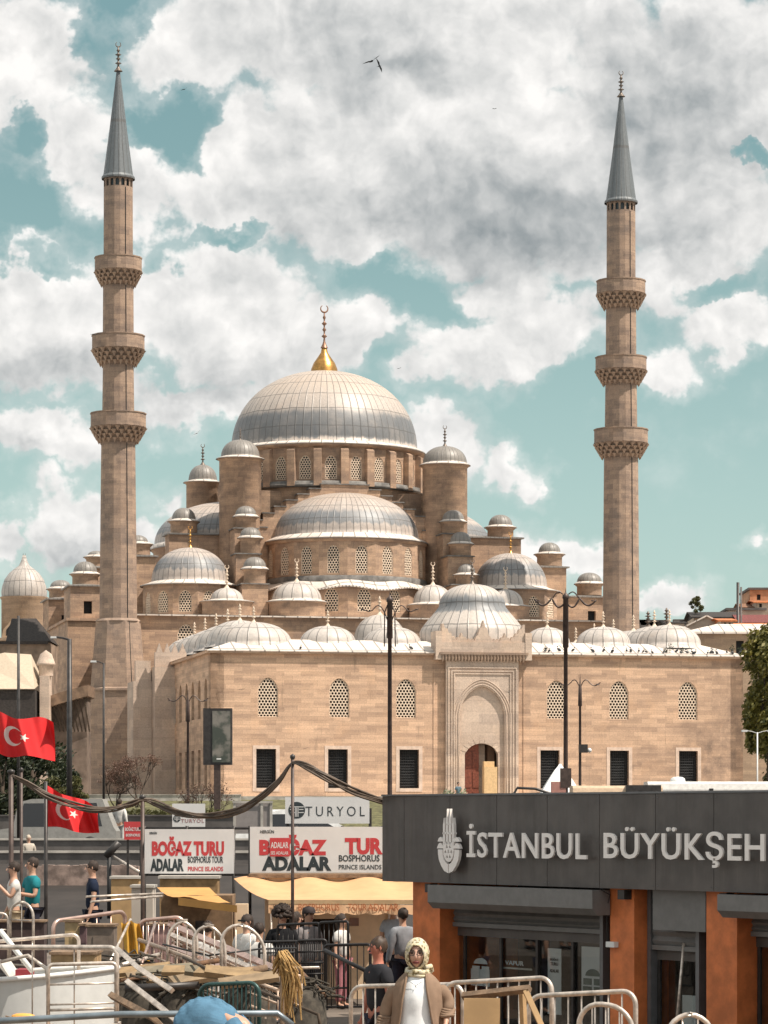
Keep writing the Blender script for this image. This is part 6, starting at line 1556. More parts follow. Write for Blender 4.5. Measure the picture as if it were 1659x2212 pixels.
for i in range(n):
    a, b = L*i/n, L*(i+1)/n; f = lambda x: zbm-.035*abs(sin(x*9.0)); w_ = lambda x: -.035+.012*sin(x*12)
    mb.poly([(a, w_(a), f(a)), (b, w_(b), f(b)), (b, -.035, zt), (a, -.035, zt)], smooth=True)
vl = mb.build('valance', plain('peach_valance', (.84, .52, .30), .75, var=.06), aw_)
kk = Y2/FO; M_or = plain('orange_lettering', (.45, .14, .05), .7, var=.1)
for s_t, u, w_ in (('TURYOL', 613, 52), ('BOSPHORUS', 689, 88), ('TOUR', 772, 40), ('ADALAR', 828, 66)):
    text_on(s_t, frame(((u-580)*kk, -.055, wpt(0, 1967, Y2).z), (1, 0, 0), (0, 0, 1)), w_*kk, 15*kk, 'lettering', M_or if s_t != 'TURYOL' else plain('brown_lettering', (.25, .16, .09), .7), vl, depth=.004, bold=.0)
for x in (.05, L*.5, L*.97): MB().tube([(x, .02, 0), (x, .02, A0.z-.06)], .02, 6).build('awning_post', M_galv, aw_)
# yellow shed at left
Y3 = 54.0; p = wpt(337, 1918, Y3)
sd_ = thing('yellow_shed', 'small shed with a mustard yellow sloping canopy left of the booth', 'shed', (p.x, Y3, 0)); U3 = lambda u, Y=Y3: wpt(u, 0, Y).x-p.x; Z3 = lambda v, Y=Y3: wpt(0, v, Y).z
M_mus = plain('mustard_canvas', (.52, .27, .08), .8, var=.1, scale=2)
mb = MB(); n = 10
F0, F1 = (wpt(385, 1938, 52.5), wpt(512, 1956, 52.0)); G0, G1 = wpt(339, 1917, 55.5), wpt(452, 1917, 55.5)
oo = Vector((p.x, Y3, 0))
for i in range(n):
    for j in range(4):
        q = lambda t, s__: Vector(G0).lerp(G1, t).lerp(Vector(F0).lerp(F1, t), s__)+Vector((0, 0, -.06*sin(pi*s__)+.03*sin(t*9)*s__))-oo
        mb.poly([q(i/n, j/4), q(i/n, (j+1)/4), q((i+1)/n, (j+1)/4), q((i+1)/n, j/4)], smooth=True)
q0, q1 = Vector(F0)-oo, Vector(F1)-oo
mb.poly([q0-Vector((0, 0, .14)), q1-Vector((0, 0, .12)), q1, q0]); mb.build('canopy', M_mus, sd_)
mb = MB(); mb.box(U3(345), U3(500), .3, 1.5, 0, Z3(1935)); mb.build('wall', plain('brown_shed_wall', (.20, .125, .07), .85, var=.25), sd_)
MB().box(U3(420), U3(440), .25, .298, 0, Z3(1990)).build('door', M_roofdk, sd_); MB().box(U3(505), U3(532), .6, .9, 0, Z3(1955)).build('column', M_cream, sd_)
# beige clutter between shed and men: low white cabinet, lagging
for (u0, u1, v0, v1, Yc, m, nm, lab, ct) in ((240, 300, 1893, 1925, 62, plain('ochre_crate', (.42, .27, .13), .8), 'storage_box', 'ochre box with a pale lid right of the man in navy', 'box'), (284, 330, 1912, 1952, 60, M_whouse, 'storage_box', 'pale cabinet at the foot of the pole left of the banners', 'cabinet'), (345, 470, 1892, 1915, 57.0, plain('dim_ochre', (.30, .19, .09), .8, var=.3), 'storage_box', 'ochre crates stacked below the left banner', 'crates')):
    a, b = wpt(u0, v0, Yc), wpt(u1, v1, Yc); r = thing(nm, lab, ct, (a.x, Yc, 0)); MB().box(0, b.x-a.x, 0, .8, 0, a.z-.05).build('body', m, r); MB().box(-.03, b.x-a.x+.03, -.04, .84, a.z-.05, a.z).build('lid', M_conc_l, r)

# ================================================================ KIOSK
KO = Vector((-.03, 50.0, 0)); kd = Vector((.548, -.836, 0)).normalized(); km = Vector((-kd.y, kd.x, 0)); KR = atan2(kd.y, kd.x)
kiosk = thing('kiosk', 'dark grey municipal kiosk with raised white lettering and orange pillars', 'kiosk', tuple(KO), KR)
def KS(u, y=0.0):
    k = (u-CX)/FO; return (k*(KO.y+km.y*y)-KO.x-km.x*y)/(kd.x-k*kd.y)
def KZ(v, s, y=0.0): return ZC+(VH-v)*(KO.y+kd.y*s+km.y*y)/FO
M_fas = plain('charcoal_cladding', (.086, .075, .069), .45, var=.22, scale=1.6, bump=.04); M_fas2 = plain('grey_shutter_box', (.16, .155, .15), .4, var=.1)
M_org = plain('orange_pillar', (.60, .17, .05), .6, var=.22, scale=3, bump=.1); M_frame = plain('grey_aluminium', (.16, .16, .165), .4, .3, var=.1)
ft, fb_ = 3.74, 2.35
_m, _t, _b = M_fas, NT(M_fas.node_tree), M_fas.node_tree.nodes['Principled BSDF']
_mp = _t.n('ShaderNodeMapping', {0: _t.n('ShaderNodeTexCoord').outputs['UV']}); _mp.inputs['Scale'].default_value = (5.0, .5, 1)
_c = _t.mix(_t.m('MULTIPLY', _t.rng(_t.noise(_mp.outputs[0], 1.0, 6, .7), .48, .75), .5), _b.inputs['Base Color'].links[0].from_socket, (.17, .15, .135)); _t.nt.links.new(_c, _b.inputs['Base Color'])
_t.nt.links.new(_t.rng(_t.noise(_mp.outputs[0], 2.0, 4, .6), .3, .7, .3, .6), _b.inputs['Roughness'])
jo = [0.0]+[KS(u) for u in (873, 972, 1073, 1182, 1295, 1416, 1542)]+[KS(1659)+.15, KS(1659)+1.6, KS(1659)+3.1]
for a, b in zip(jo, jo[1:]): MB().box(a+.006, b-.006, 0, .06, fb_, ft).build('fascia_panel', M_fas, kiosk)
MB().box(0, jo[-1], .07, .5, fb_+.02, ft-.02).build('fascia_backing', M_metal_dk, kiosk)
MB().box(-.0, .06, .52, 4.5, fb_, ft).build('fascia_panel', M_fas, kiosk)
MB().box(.07, jo[-1], .52, 4.5, fb_+.1, ft-.06).build('roof', M_conc, kiosk)
MB().box(.0, jo[-1], -.02, .5, ft+.002, ft+.03).build('roof_trim', M_frame, kiosk)
for a, b in zip(jo, jo[1:]):
    q = MB()
    for x in (a+.05, b-.05):
        for z_ in (fb_+.06, (fb_+ft)/2, ft-.06): q.lathe([(.011, -.003), (.009, .004), (0, .006)], (x, -.001, z_), n=8)
    for i, c1 in enumerate([q]): c1.build('rivets', M_frame, kiosk)['kind'] = 'stuff'
tc = MB(); tc.tube([(KS(1300), -.02, fb_-.02), (KS(1306), .1, fb_-.10), (KS(1312, .18), .17, fb_-.3), (KS(1313, .18), .17, fb_-.9)], .008, 5); tc.build('loose_cable', M_black, kiosk)
# lettering, standing off the panels
M_let = plain('letter_white', (.88, .82, .78), .35, var=.03); _b = M_let.node_tree.nodes['Principled BSDF']; _b.inputs['Coat Weight'].default_value = 1.0; _b.inputs['Coat Roughness'].default_value = .25; _b.inputs['Coat IOR'].default_value = 1.8
zl0, zl1 = 2.80, 3.19
s0, s1 = KS(1011), KS(1268)
def letters(word, u0, u1, caps_h, z0, extra_top, extra_bot=0.0):
    a, b = KS(u0, -.12), KS(u1, -.12); h = caps_h+extra_top+extra_bot
    text_on(word, frame(((a+b)/2, -.15, z0-extra_bot), (1, 0, 0), (0, 0, 1)), b-a, h, 'lettering', M_let, kiosk, depth=.03, bold=.012, spacing=1.08)
hh_ = .41
letters('İSTANBUL', 1011, 1270, hh_, KZ(1828+26, KS(1140)), .115)
zb1 = KZ(1858, KS(1140)); 
letters('BÜYÜKŞEHİR', 1307, 1741, hh_, KZ(1858, KS(1390)), .115, .085)
# emblem: four spires, domes, tulip cup
def emblem():
    uc = 972; s_c = KS(uc, -.12); sc_ = (KS(997, -.12)-KS(947, -.12))/520.0; zt = KZ(1747, s_c, -.12); zb = KZ(1886, s_c, -.12); kz = (zt-zb)/1400.0
    X = lambda x: (x-658)*sc_; Z = lambda y: (1585-y)*kz
    mb = MB(); M = frame((s_c, -.15, zb), (1, 0, 0), (0, 0, 1))
    P = lambda pts: mb.prism([(X(x), Z(y)) for x, y in pts][::-1] , M, .05)
    for (xl, xr, yt, yw, yb) in ((535, 575, 380, 520, 960), (605, 643, 185, 510, 960), (668, 712, 185, 510, 960), (740, 775, 380, 520, 960)):
        xm = (xl+xr)/2; P([(xm, yt), (xr-6, yw-150 if yt < 300 else yw-20), (xr, yw), (xr, yb), (xl, yb), (xl, yw), (xl+6, yw-150 if yt < 300 else yw-20)])
    P([(525, 700), (790, 700), (790, 740), (525, 740)]); P([(600, 510), (718, 510), (718, 540), (600, 540)])
    for sx in (-1, 1):
        c1 = 658+sx*190 if sx > 0 else 472; xs = lambda d: 658+sx*d
        for (yt, yb, w0, w1) in ((800, 900, 118, 245), (925, 1050, 115, 262)):
            P([(xs(w0), yb), (xs(w1), yb), (xs(w1-12), yb-40), (xs((w0+w1)/2+35), yt+25), (xs((w0+w1)/2), yt), (xs((w0+w1)/2-30), yt+20), (xs(w0), yb-45)])
        P([(xs(135), 1072), (xs(238), 1072), (xs(236), 1180), (xs(215), 1300), (xs(165), 1430), (xs(95), 1540), (xs(8), 1585), (xs(8), 1395), (xs(60), 1360), (xs(108), 1280), (xs(132), 1180)])
    # centre plate with pierced triangles
    outer = [(X(x), Z(y)) for x, y in [(575, 935), (620, 905), (700, 905), (740, 935), (775, 960), (768, 1180), (735, 1280), (690, 1335), (655, 1345), (620, 1330), (575, 1270), (545, 1180), (538, 960)][::-1]]
    tri = []
    for (cx, cy) in ((622, 1000), (690, 1000), (590, 1105), (655, 1105), (720, 1105), (625, 1215), (690, 1215)):
        tri.append([(X(cx-24), Z(cy+38)), (X(cx+24), Z(cy+38)), (X(cx), Z(cy-38))])
    mb.wall(outer, tri, M, .05)
    mb.build('emblem', M_let, kiosk)
emblem()
# pillars
for (u0, u1) in ((892, 950), (1318, 1370), (1526, 1592)):
    a, b = KS(u0, .2), KS(u1, .2); MB().box(a, b, .2, .85, 0, fb_-.004).build('pillar', M_org, kiosk)
    c0 = MB(); c0.box(b-.22, b-.06, .06, .198, fb_-.16, fb_-.02); c0.build('conduit_clip', M_metal_dk, kiosk)
a, b = KS(1700, .2), KS(1760, .2); MB().box(a, b, .2, .85, 0, fb_-.004).build('pillar', M_org, kiosk)
MB().box(.10, .18, .86, 4.4, 0, fb_+.09).build('side_wall', M_org, kiosk); MB().box(jo[-1]-.1, jo[-1]-.02, .2, 4.4, 0, fb_+.09).build('side_wall', M_org, kiosk); MB().box(.19, jo[-1]-.11, 4.3, 4.4, .03, fb_+.09).build('rear_wall', M_frame, kiosk)
MB().box(.2, jo[-1]-.12, .9, 4.25, fb_+.0, fb_+.05).build('ceiling', M_frame, kiosk)
# shutter boxes
def shutter_box(u0, u1, vb):
    a, b = KS(u0, -.12), KS(u1, -.12); zb = KZ(vb, a, -.12); mb = MB(); pf_ = [(.18, fb_-.03), (-.15, fb_-.03), (-.15, zb+.10), (-.05, zb), (.18, zb)]
    mb.prism([(-x, z) for x, z in pf_], frame((a, 0, 0), (0, -1, 0), (0, 0, 1)), b-a); return mb.build('shutter_box', M_fas2, kiosk)
shutter_box(927, 1283, 1962); shutter_box(1553, 1750, 1982)
def bay(u0, u1, slat_v0, slat_v1, muls, y=.55):
    """glazed bay: posts, half-rolled shutter, header, mullions, glass"""
    a, b = KS(u0, y), KS(u1, y); z1 = KZ(slat_v1, a, y); z0 = KZ(slat_v0, a, y)
    for x in (a, b-.08): MB().box(x, x+.08, y-.12, y+.1, 0, fb_).build('door_post', M_frame, kiosk)
    sl = MB(); n = 6
    for i in range(n):
        za, zb = z1+(fb_-.05-z1)*i/n, z1+(fb_-.05-z1)*(i+1)/n; sl.poly([(a+.08, y-.06, za), (b-.08, y-.06, za), (b-.08, y-.09, (za+zb)/2), (a+.08, y-.09, (za+zb)/2)]); sl.poly([(a+.08, y-.09, (za+zb)/2), (b-.08, y-.09, (za+zb)/2), (b-.08, y-.06, zb), (a+.08, y-.06, zb)])
    sl.box(a+.08, b-.08, y-.10, y-.05, z1-.07, z1-.001); sl.build('rolled_shutter', M_fas2, kiosk)
    MB().box(a+.08, b-.08, y+.0, y+.06, z1-.22, z1-.08).build('header', M_fas, kiosk)
    MB().box(a+.08, b-.08, y+.03, y+.045, .05, z1-.22).build('glass', M_kglass, kiosk)
    for u in muls:
        x = KS(u, y); MB().box(x-.03, x+.03, y-.01, y+.026, .05, z1-.22).build('mullion', M_metal_dk, kiosk)
    return a, b, z1
m_g, t_g, b_g = new_mat('shop_glass'); b_g.inputs['Base Color'].default_value = (.9, .95, .95, 1); b_g.inputs['Roughness'].default_value = .02; b_g.inputs['Transmission Weight'].default_value = 1.0; b_g.inputs['IOR'].default_value = 1.45
M_kglass = m_g
bay(966, 1316, 1962, 1990, (1004, 1082, 1160, 1237, 1306))
bay(1412, 1524, 2010, 2040, (1424,)); bay(1606, 1700, 1985, 2010, (1640,))
a, b = KS(1410, .22), KS(1524, .22); MB().box(a, b, .22, .3, KZ(2008, a, .22), fb_-.004).build('upper_panel', M_fas2, kiosk)
# inside
M_in = plain('kiosk_interior', (.045, .042, .04), .8, var=.4, scale=2)
MB().box(.2, jo[-1], .9, 4.4, .005, .02).box(.2, jo[-1], 2.6, 2.7, .021, fb_).build('back_wall', M_in, kiosk)
for (u0, u1, v0, v1, y, m) in ((1184, 1213, 2048, 2190, .62, M_board), (1257, 1303, 2044, 2148, .62, M_board), (1018, 1058, 2092, 2128, .62, M_board), (1085, 1150, 2088, 2092, .62, M_conc_l)):
    a, b = KS(u0, y), KS(u1, y); MB().box(a, b, y, y+.01, KZ(v1, a, y), KZ(v0, a, y)).build('poster', m, kiosk)
y = .61
def mini_logo(u0, u1, v0, v1, mat):
    a, b = KS(u0, y), KS(u1, y); zt, zb = KZ(v0, a, y), KZ(v1, a, y); w_, h = b-a, zt-zb; M = frame((a, y, zb), (1, 0, 0), (0, 0, 1)); mb = MB()
    mb.prism([(w_/2+w_*.38*cos(t), h*.72+h*.28*sin(t)) for t in [pi*i/14 for i in range(15)]], M, .005)
    for (x0, x1, y0, y1) in ((.02, .44, .36, .62), (.56, .98, .36, .62), (0, .44, .02, .30), (.56, 1, .02, .30)): mb.prism([(x0*w_, y0*h), (x1*w_, y0*h), (x1*w_, y1*h), (x0*w_, y1*h)], M, .005)
    mb.build('glass_emblem', mat, kiosk)
mini_logo(1260, 1302, 2092, 2146, plain('teal_grey_print', (.16, .18, .16), .7)); mini_logo(1020, 1058, 2068, 2114, M_board)
a = KS(1188, y); M = frame((KS(1198, y), y-.002, KZ(2075, a, y)), (1, 0, 0), (0, 0, 1)); text_on('BOĞAZ', M, .22, .05, 'poster_lettering', M_ink, kiosk, depth=.003)
M = frame((KS(1198, y), y-.002, KZ(2085, a, y)), (1, 0, 0), (0, 0, 1)); text_on('TURU', M, .2, .05, 'poster_lettering', M_ink, kiosk, depth=.003)
M = frame((KS(1198, y), y-.002, KZ(2100, a, y)), (1, 0, 0), (0, 0, 1)); text_on('ADALAR', M, .24, .05, 'poster_lettering', M_ink, kiosk, depth=.003)
M = frame((KS(1112, y), y-.002, KZ(2090, KS(1112), y)), (1, 0, 0), (0, 0, 1)); text_on('VAPUR', M, .5, .07, 'window_lettering', M_board, kiosk, depth=.003)
mb = MB(); mb.tube([(KS(1466, .5), .42, .02), (KS(1482, .5), .46, KZ(2040, KS(1482), .5))], .022, 8); o = mb.build('leaning_pole', M_galv, kiosk)
MB().box(KS(1312, .15), KS(1330, .15), .12, .2, KZ(2047, KS(1318), .15), KZ(2035, KS(1318), .15)).build('light_fitting', M_white, kiosk)
a, b = KS(1484, .75), KS(1522, .75); MB().box(a, b, .75, .78, KZ(2052, a, .75), KZ(2040, a, .75)).box(a-.1, b, .75, .8, .0, KZ(2150, a, .75)).build('inner_cabinet', M_white, kiosk)

# ================================================================ FLAGS
M_fred = plain('flag_red', (.62, .012, .015), .7, var=.10, scale=3); M_fwh = plain('flag_white', (.72, .60, .56), .7, var=.05)
def in_star(x, z, cx, cz, R):
    a0 = atan2(z-cz, x-cx)+pi; d = math.hypot(x-cx, z-cz)
    a = (a0 % (2*pi/5))-pi/5
    r1 = R*.382
    # edge of a pentagram between tip (R at angle 0) and notch
    a = abs(a); num = R*r1*sin(pi/5); den = R*sin(a) + r1*sin(pi/5-a)
    return d < num/max(den, 1e-6) if den > 0 else True
def flag(label, uP, vT, vB, Y, warp, G, pole=None):
    r = thing('flag', label, 'flag', at(uP, Y, 0)); NX, NZ = 210, 140; mb = MB(); mw = MB(); k = Y/FO
    grid = [[Vector(warp(i/NX, j/NZ)) for j in range(NZ+1)] for i in range(NX+1)]
    for i in range(NX):
        for j in range(NZ):
            x, z = (i+.5)/NX*1.5, (j+.5)/NZ
            cr = math.hypot(x-.5, z-.5) < .25 and math.hypot(x-.5625, z-.5) > .2
            wh = cr or in_star(x, z, .78, .5, .125)
            (mw if wh else mb).poly([grid[i][j], grid[i+1][j], grid[i+1][j+1], grid[i][j+1]], smooth=True)
    o = mb.build('cloth', M_fred, r); mw.build('crescent_and_star', M_fwh, o)
    for q in (o, o.children[0]):
        bmq = bmesh.new(); bmq.from_mesh(q.data); bmesh.ops.remove_doubles(bmq, verts=bmq.verts, dist=.0005); bmq.to_mesh(q.data); bmq.free()
    return r
def warp1(s, t):                                     # s along the fly, t up
    Y = 55.0; k = Y/FO; u = 129*s; drop = 30*s**1.05+6*sin(s*5.5); h = (87-4*s)
    v = -(t-1)*h+drop
    return ((u)*k, .18*sin(s*8+t*1.6)*(.3+s)+.06*sin(s*19+t*3), wpt(0, 1534+v+3*sin(s*9+t*4), Y).z)
f1 = flag('larger red flag at the left edge, streaming over the dark trees', -13, 1534, 1620, 55.0, warp1, .73)
MB().tube([(0, .0, 0), (0, 0, wpt(0, 1520, 55).z)], .03, 8).build('pole', M_galv, f1)
def warp2(s, t):
    Y = 56.0; k = Y/FO; u = 112*s; top = 1696+(s**1.1)*54+5*sin(s*6); bot = 1786+s*15-3*sin(s*7)
    v = bot+(top-bot)*t
    return (u*k+.02, .16*sin(s*9+t*2.0)*(.25+s)+.05*sin(s*21+t*5), wpt(0, v, Y).z)
f2 = flag('smaller red flag on a dark pole below the larger one', 99, 1696, 1786, 56.0, warp2, .76)
MB().tube([(0, 0, 0), (0, 0, wpt(0, 1688, 56).z)], .035, 8).build('pole', M_metal_dk, f2)

# ================================================================ WIRE POLES AND CABLE BUNDLE
def pole(label, u, vt, Y, wpx, mat=None):
    p = wpt(u, vt, Y); r = thing('wire_pole', label, 'pole', at(u, Y, 0)); MB().tube([(0, 0, 0), (0, 0, p.z)], wpx/2*Y/FO, 10).build('shaft', mat or M_brown_metal, r)
    MB().lathe([(wpx*.55*Y/FO, 0), (wpx*.75*Y/FO, .03), (wpx*.75*Y/FO, .06), (0, .09)], (0, 0, p.z), n=10).build('top_cap', M_metal_dk, r); return r
pole('dark wire pole at the far left, below the larger flag', 24, 1672, 53, 11); pole('dark wire pole between the red sign and the left banner', 308, 1727, 53, 9); pole('tall thin wire pole crossing the wider banner in the middle', 632, 1640, 50, 7.5)
pole('short dark pole behind the first wire pole at the left edge', 46, 1668, 54, 7)
rg = random.Random(3); mb = MB()
path = [(24, 1673, 53), (60, 1692, 53), (100, 1715, 53), (150, 1735, 53), (200, 1745, 53), (250, 1744, 53), (285, 1735, 53), (308, 1727, 53), (335, 1733, 53), (380, 1750, 52.6), (430, 1760, 52.3), (480, 1758, 52), (530, 1742, 51.5), (570, 1715, 51), (605, 1680, 50.5), (632, 1648, 50), (665, 1655, 49.6), (710, 1680, 49.6), (760, 1705, 49.8), (828, 1727, 50.2)]
for q in range(7):
    off = rg.uniform(-.05, .05); pts = []
    for i, (u, v, Y) in enumerate(path):
        p = wpt(u, v, Y); tight = 0.3 if i in (0, 7, 15) else 1
        pts.append(p+Vector((0, rg.uniform(-.03, .03), (off+.03*sin(i*1.3+q*2))*tight)))
    # smooth the polyline
    fine = []
    for i in range(len(pts)-1):
        p0, p1, p2, p3 = pts[max(i-1, 0)], pts[i], pts[i+1], pts[min(i+2, len(pts)-1)]
        for j in range(4):
            t = j/4; fine.append(.5*((2*p1)+(p2-p0)*t+(2*p0-5*p1+4*p2-p3)*t*t+(3*p1-p0-3*p2+p3)*t**3))
    mb.tube(fine+[pts[-1]], .018, 6)
o = mb.build('cable_bundle', plain('cable_brown', (.10, .07, .05), .6, var=.4, scale=3)); tag(o, 'sagging bundle of brown cables strung between the wire poles', 'cables')
# ================================================================ BARRIERS, GANGWAYS, BOAT
def rounded(P0, P1, h, rad, n=6, skew=Vector((0, 0, 0))):
    """inverted U: from foot of P0 up, along to P1, down"""
    d = (P1-P0).normalized(); up = Vector((0, 0, 1)); pts = [P0-up*h+skew]
    for i in range(n+1):
        a = pi/2*i/n; pts.append(P0-up*rad+d*rad+(-d)*rad*cos(a)+up*rad*sin(a))
    for i in range(n+1):
        a = pi/2*i/n; pts.append(P1-up*rad-d*rad+d*rad*sin(a)+up*rad*cos(a))
    pts.append(P1-up*h+skew); return pts
def barrier(label, u0, v0, Y0, u1, v1, Y1, h=1.05, bars=12, rad=.12, r=.021, mat=None, zfloor=None, low=True, group=None, hbars=0):
    mat = mat or M_galv; P0, P1 = wpt(u0, v0, Y0), wpt(u1, v1, Y1); base = Vector(((P0.x+P1.x)/2, (P0.y+P1.y)/2, min(P0.z, P1.z)-h)); a, b = P0-base, P1-base
    o = thing('crowd_barrier', label, 'barrier', tuple(base), group=group)
    MB().tube(rounded(a, b, h, rad), r, 10).build('frame', mat, o)
    d = b-a; up = Vector((0, 0, 1))
    mb = MB(); lo = h-.15
    if low: mb.tube([a-up*lo, b-up*lo], r*.8, 6)
    mb.build('bottom_rail', mat, o) if low else None
    for i in range(1, bars):
        p = a+d*i/bars; q = MB(); q.tube([p-up*.01, p-up*lo], .0085, 6); q.build('bar', mat, o)
    for i in range(hbars):
        z_ = h*(i+1)/(hbars+1); q = MB(); q.tube([a-up*z_, b-up*z_], .012, 6); q.build('rung', mat, o)
    for p in (a, b): MB().box(p.x-.03, p.x+.03, p.y-.25, p.y+.25, p.z-h-.03, p.z-h).build('foot', mat, o)
    return o
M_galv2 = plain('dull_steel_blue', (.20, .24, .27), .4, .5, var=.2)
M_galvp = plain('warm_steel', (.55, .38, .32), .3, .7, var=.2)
M_blackrail = plain('black_iron', (.018, .016, .016), .45, .3, var=.2)
G = 'crowd barriers on the quay'
# right-hand group
barrier('silver barrier directly behind the woman, its rounded left end beside the sunburnt man', 758, 2131, 28, 1000, 2126, 27.4, bars=9, zfloor=0, group=G)
barrier('silver barrier in front of the kiosk glass, ending in a rounded corner below the posters', 960, 2124, 27.2, 1192, 2111, 26.6, bars=10, group=G)
barrier('longest silver barrier at right, rounded end in front of the second orange pillar', 1142, 2152, 25.5, 1373, 2140, 25.0, bars=8, group=G)
barrier('small hoop-topped barrier in front of the logo poster', 1250, 2163, 24.2, 1368, 2178, 24.0, rad=.2, bars=4, group=G)
barrier('hoop-topped barrier in front of the dark kiosk doorway', 1440, 2190, 24.0, 1542, 2192, 24.0, rad=.2, bars=3, group=G)
r = thing('plank_board', 'tan plywood board hung on a wooden trestle right of the woman', 'board', tuple(wpt(1040, 2300, 24.5)))
o3 = Vector(r.location); a, b = wpt(1002, 2156, 24.4)-o3, wpt(1080, 2152, 24.4)-o3
M_ply = plain('tan_plywood', (.46, .30, .15), .7, var=.15, scale=3)
MB().poly; mb = MB(); mb.box(a.x, b.x, a.y-.02, a.y, a.z-.75, a.z); mb.build('board', M_ply, r)
mb = MB(); q0, q1 = wpt(1000, 2152, 24.6)-o3, wpt(1145, 2136, 24.3)-o3; mb.tube([q0, q1], .035, 4); mb.build('beam', M_wood, r)
mb = MB(); q0, q1 = wpt(1135, 2140, 24.3)-o3, wpt(1168, 2212, 24.2)-o3; mb.tube([q0, q1+(q1-q0)*1.2], .03, 4); q0 = wpt(1128, 2142, 24.5)-o3; mb.tube([q0, q0+Vector((.05, .1, -1.0))], .03, 4); mb.build('trestle_leg', M_ply, r)
# left-hand group
barrier('hoop-topped rail in front of the two men at the left, with cross rungs', 22, 1947, 46, 72, 1950, 45.8, h=1.1, rad=.22, bars=2, hbars=3, group=G)
barrier('barrier leaving the left edge below the man in white', -40, 1975, 46, 18, 1972, 46, h=1.0, bars=2, hbars=3, group=G)
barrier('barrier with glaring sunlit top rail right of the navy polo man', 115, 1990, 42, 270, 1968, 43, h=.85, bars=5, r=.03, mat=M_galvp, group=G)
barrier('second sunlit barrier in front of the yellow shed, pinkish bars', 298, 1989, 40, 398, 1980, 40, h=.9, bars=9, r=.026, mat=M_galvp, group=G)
barrier('tall hoop rail before the person in white, left of the three hoops', 362, 1990, 38, 425, 1988, 38, h=.95, rad=.25, bars=3, group=G)
barrier('tall hoop rail in the middle of the three hoops', 418, 1992, 37, 486, 2006, 37, h=.95, rad=.25, bars=3, group=G)
barrier('widest hoop rail right of the person seen from behind', 478, 1988, 36, 572, 2010, 36, h=1.0, rad=.28, bars=3, group=G)
barrier('long silver rail over the white boat at the bottom left', -20, 2046, 33, 252, 2047, 32.5, h=1.0, bars=3, rad=.08, r=.028, group=G)
barrier('bent silver rail just above the long one over the white boat', -30, 2036, 34.5, 170, 2018, 34.5, h=1.0, bars=2, rad=.08, r=.022, group=G)
barrier('silver gate frame closing the right end of the white boat', 104, 2084, 31.5, 251, 2080, 31.5, h=.62, bars=1, rad=.05, hbars=2, group=G)
barrier('dark green barrier behind the bending person', 430, 2128, 30.5, 560, 2122, 30.2, h=.9, bars=14, r=.022, mat=plain('dark_green_rail', (.03, .075, .07), .4, .3), group=G)
barrier('black barrier in front of the booth, left part of the pair', 600, 1998, 47, 690, 1994, 46.5, h=1.0, bars=8, mat=M_blackrail, group=G, rad=.05)
barrier('black barrier in front of the pink-trousered woman', 690, 1993, 46.2, 752, 1990, 45.8, h=1.15, bars=6, mat=M_blackrail, group=G, rad=.05)
barrier('lower black barrier beside the sunburnt man', 702, 2042, 42, 800, 2040, 41.6, h=1.0, bars=7, mat=M_blackrail, group=G, rad=.05)
for k_, (u0, u1, Yb, v) in enumerate(((560, 660, 44, 2035), (640, 705, 43, 2032))):
    barrier(('dark mesh barrier under the curly-haired person', 'dark mesh barrier under the man in the cap')[k_], u0, v, Yb, u1, v-2, Yb, h=.95, bars=16, hbars=5, mat=M_blackrail, group=G, rad=.05)
# slanting handrail, foreground hose, rails across the bottom
def rail(name, label, cat, pts, r, mat, n=8):
    P = [wpt(*p) for p in pts]; b0 = P[0].copy(); mb = MB(); mb.tube([p-b0 for p in P], r, n); o = mb.build(name, mat, None, tuple(b0)); tag(o, label, cat); return o
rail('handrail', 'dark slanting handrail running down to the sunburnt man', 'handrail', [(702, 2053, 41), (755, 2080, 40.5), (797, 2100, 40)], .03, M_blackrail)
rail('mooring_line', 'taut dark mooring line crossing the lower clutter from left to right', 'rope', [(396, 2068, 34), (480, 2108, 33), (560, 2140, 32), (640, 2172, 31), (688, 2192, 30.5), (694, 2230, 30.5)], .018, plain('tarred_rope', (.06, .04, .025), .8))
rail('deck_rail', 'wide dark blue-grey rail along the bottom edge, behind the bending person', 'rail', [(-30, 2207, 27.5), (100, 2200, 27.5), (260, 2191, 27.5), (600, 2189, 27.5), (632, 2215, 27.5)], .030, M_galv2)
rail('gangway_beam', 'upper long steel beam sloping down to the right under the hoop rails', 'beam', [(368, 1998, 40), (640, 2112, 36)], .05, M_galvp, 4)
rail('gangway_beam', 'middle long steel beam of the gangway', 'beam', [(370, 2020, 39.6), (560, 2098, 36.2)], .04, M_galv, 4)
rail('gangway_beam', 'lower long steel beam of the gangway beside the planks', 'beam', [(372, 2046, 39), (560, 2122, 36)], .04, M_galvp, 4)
rail('gangway_beam', 'pale diagonal beam dropping from the long silver rail', 'beam', [(252, 2048, 32), (300, 2092, 31.4), (372, 2140, 31)], .035, M_galv, 4)
rail('gangway_beam', 'wooden diagonal beam at the bottom left of the bending person', 'beam', [(240, 2150, 30), (330, 2198, 29), (360, 2230, 29)], .04, M_wood, 4)
rail('gangway_beam', 'grey diagonal beam behind the wooden one', 'beam', [(275, 2120, 30.4), (350, 2178, 29.8), (392, 2215, 29.4)], .035, M_galv, 4)
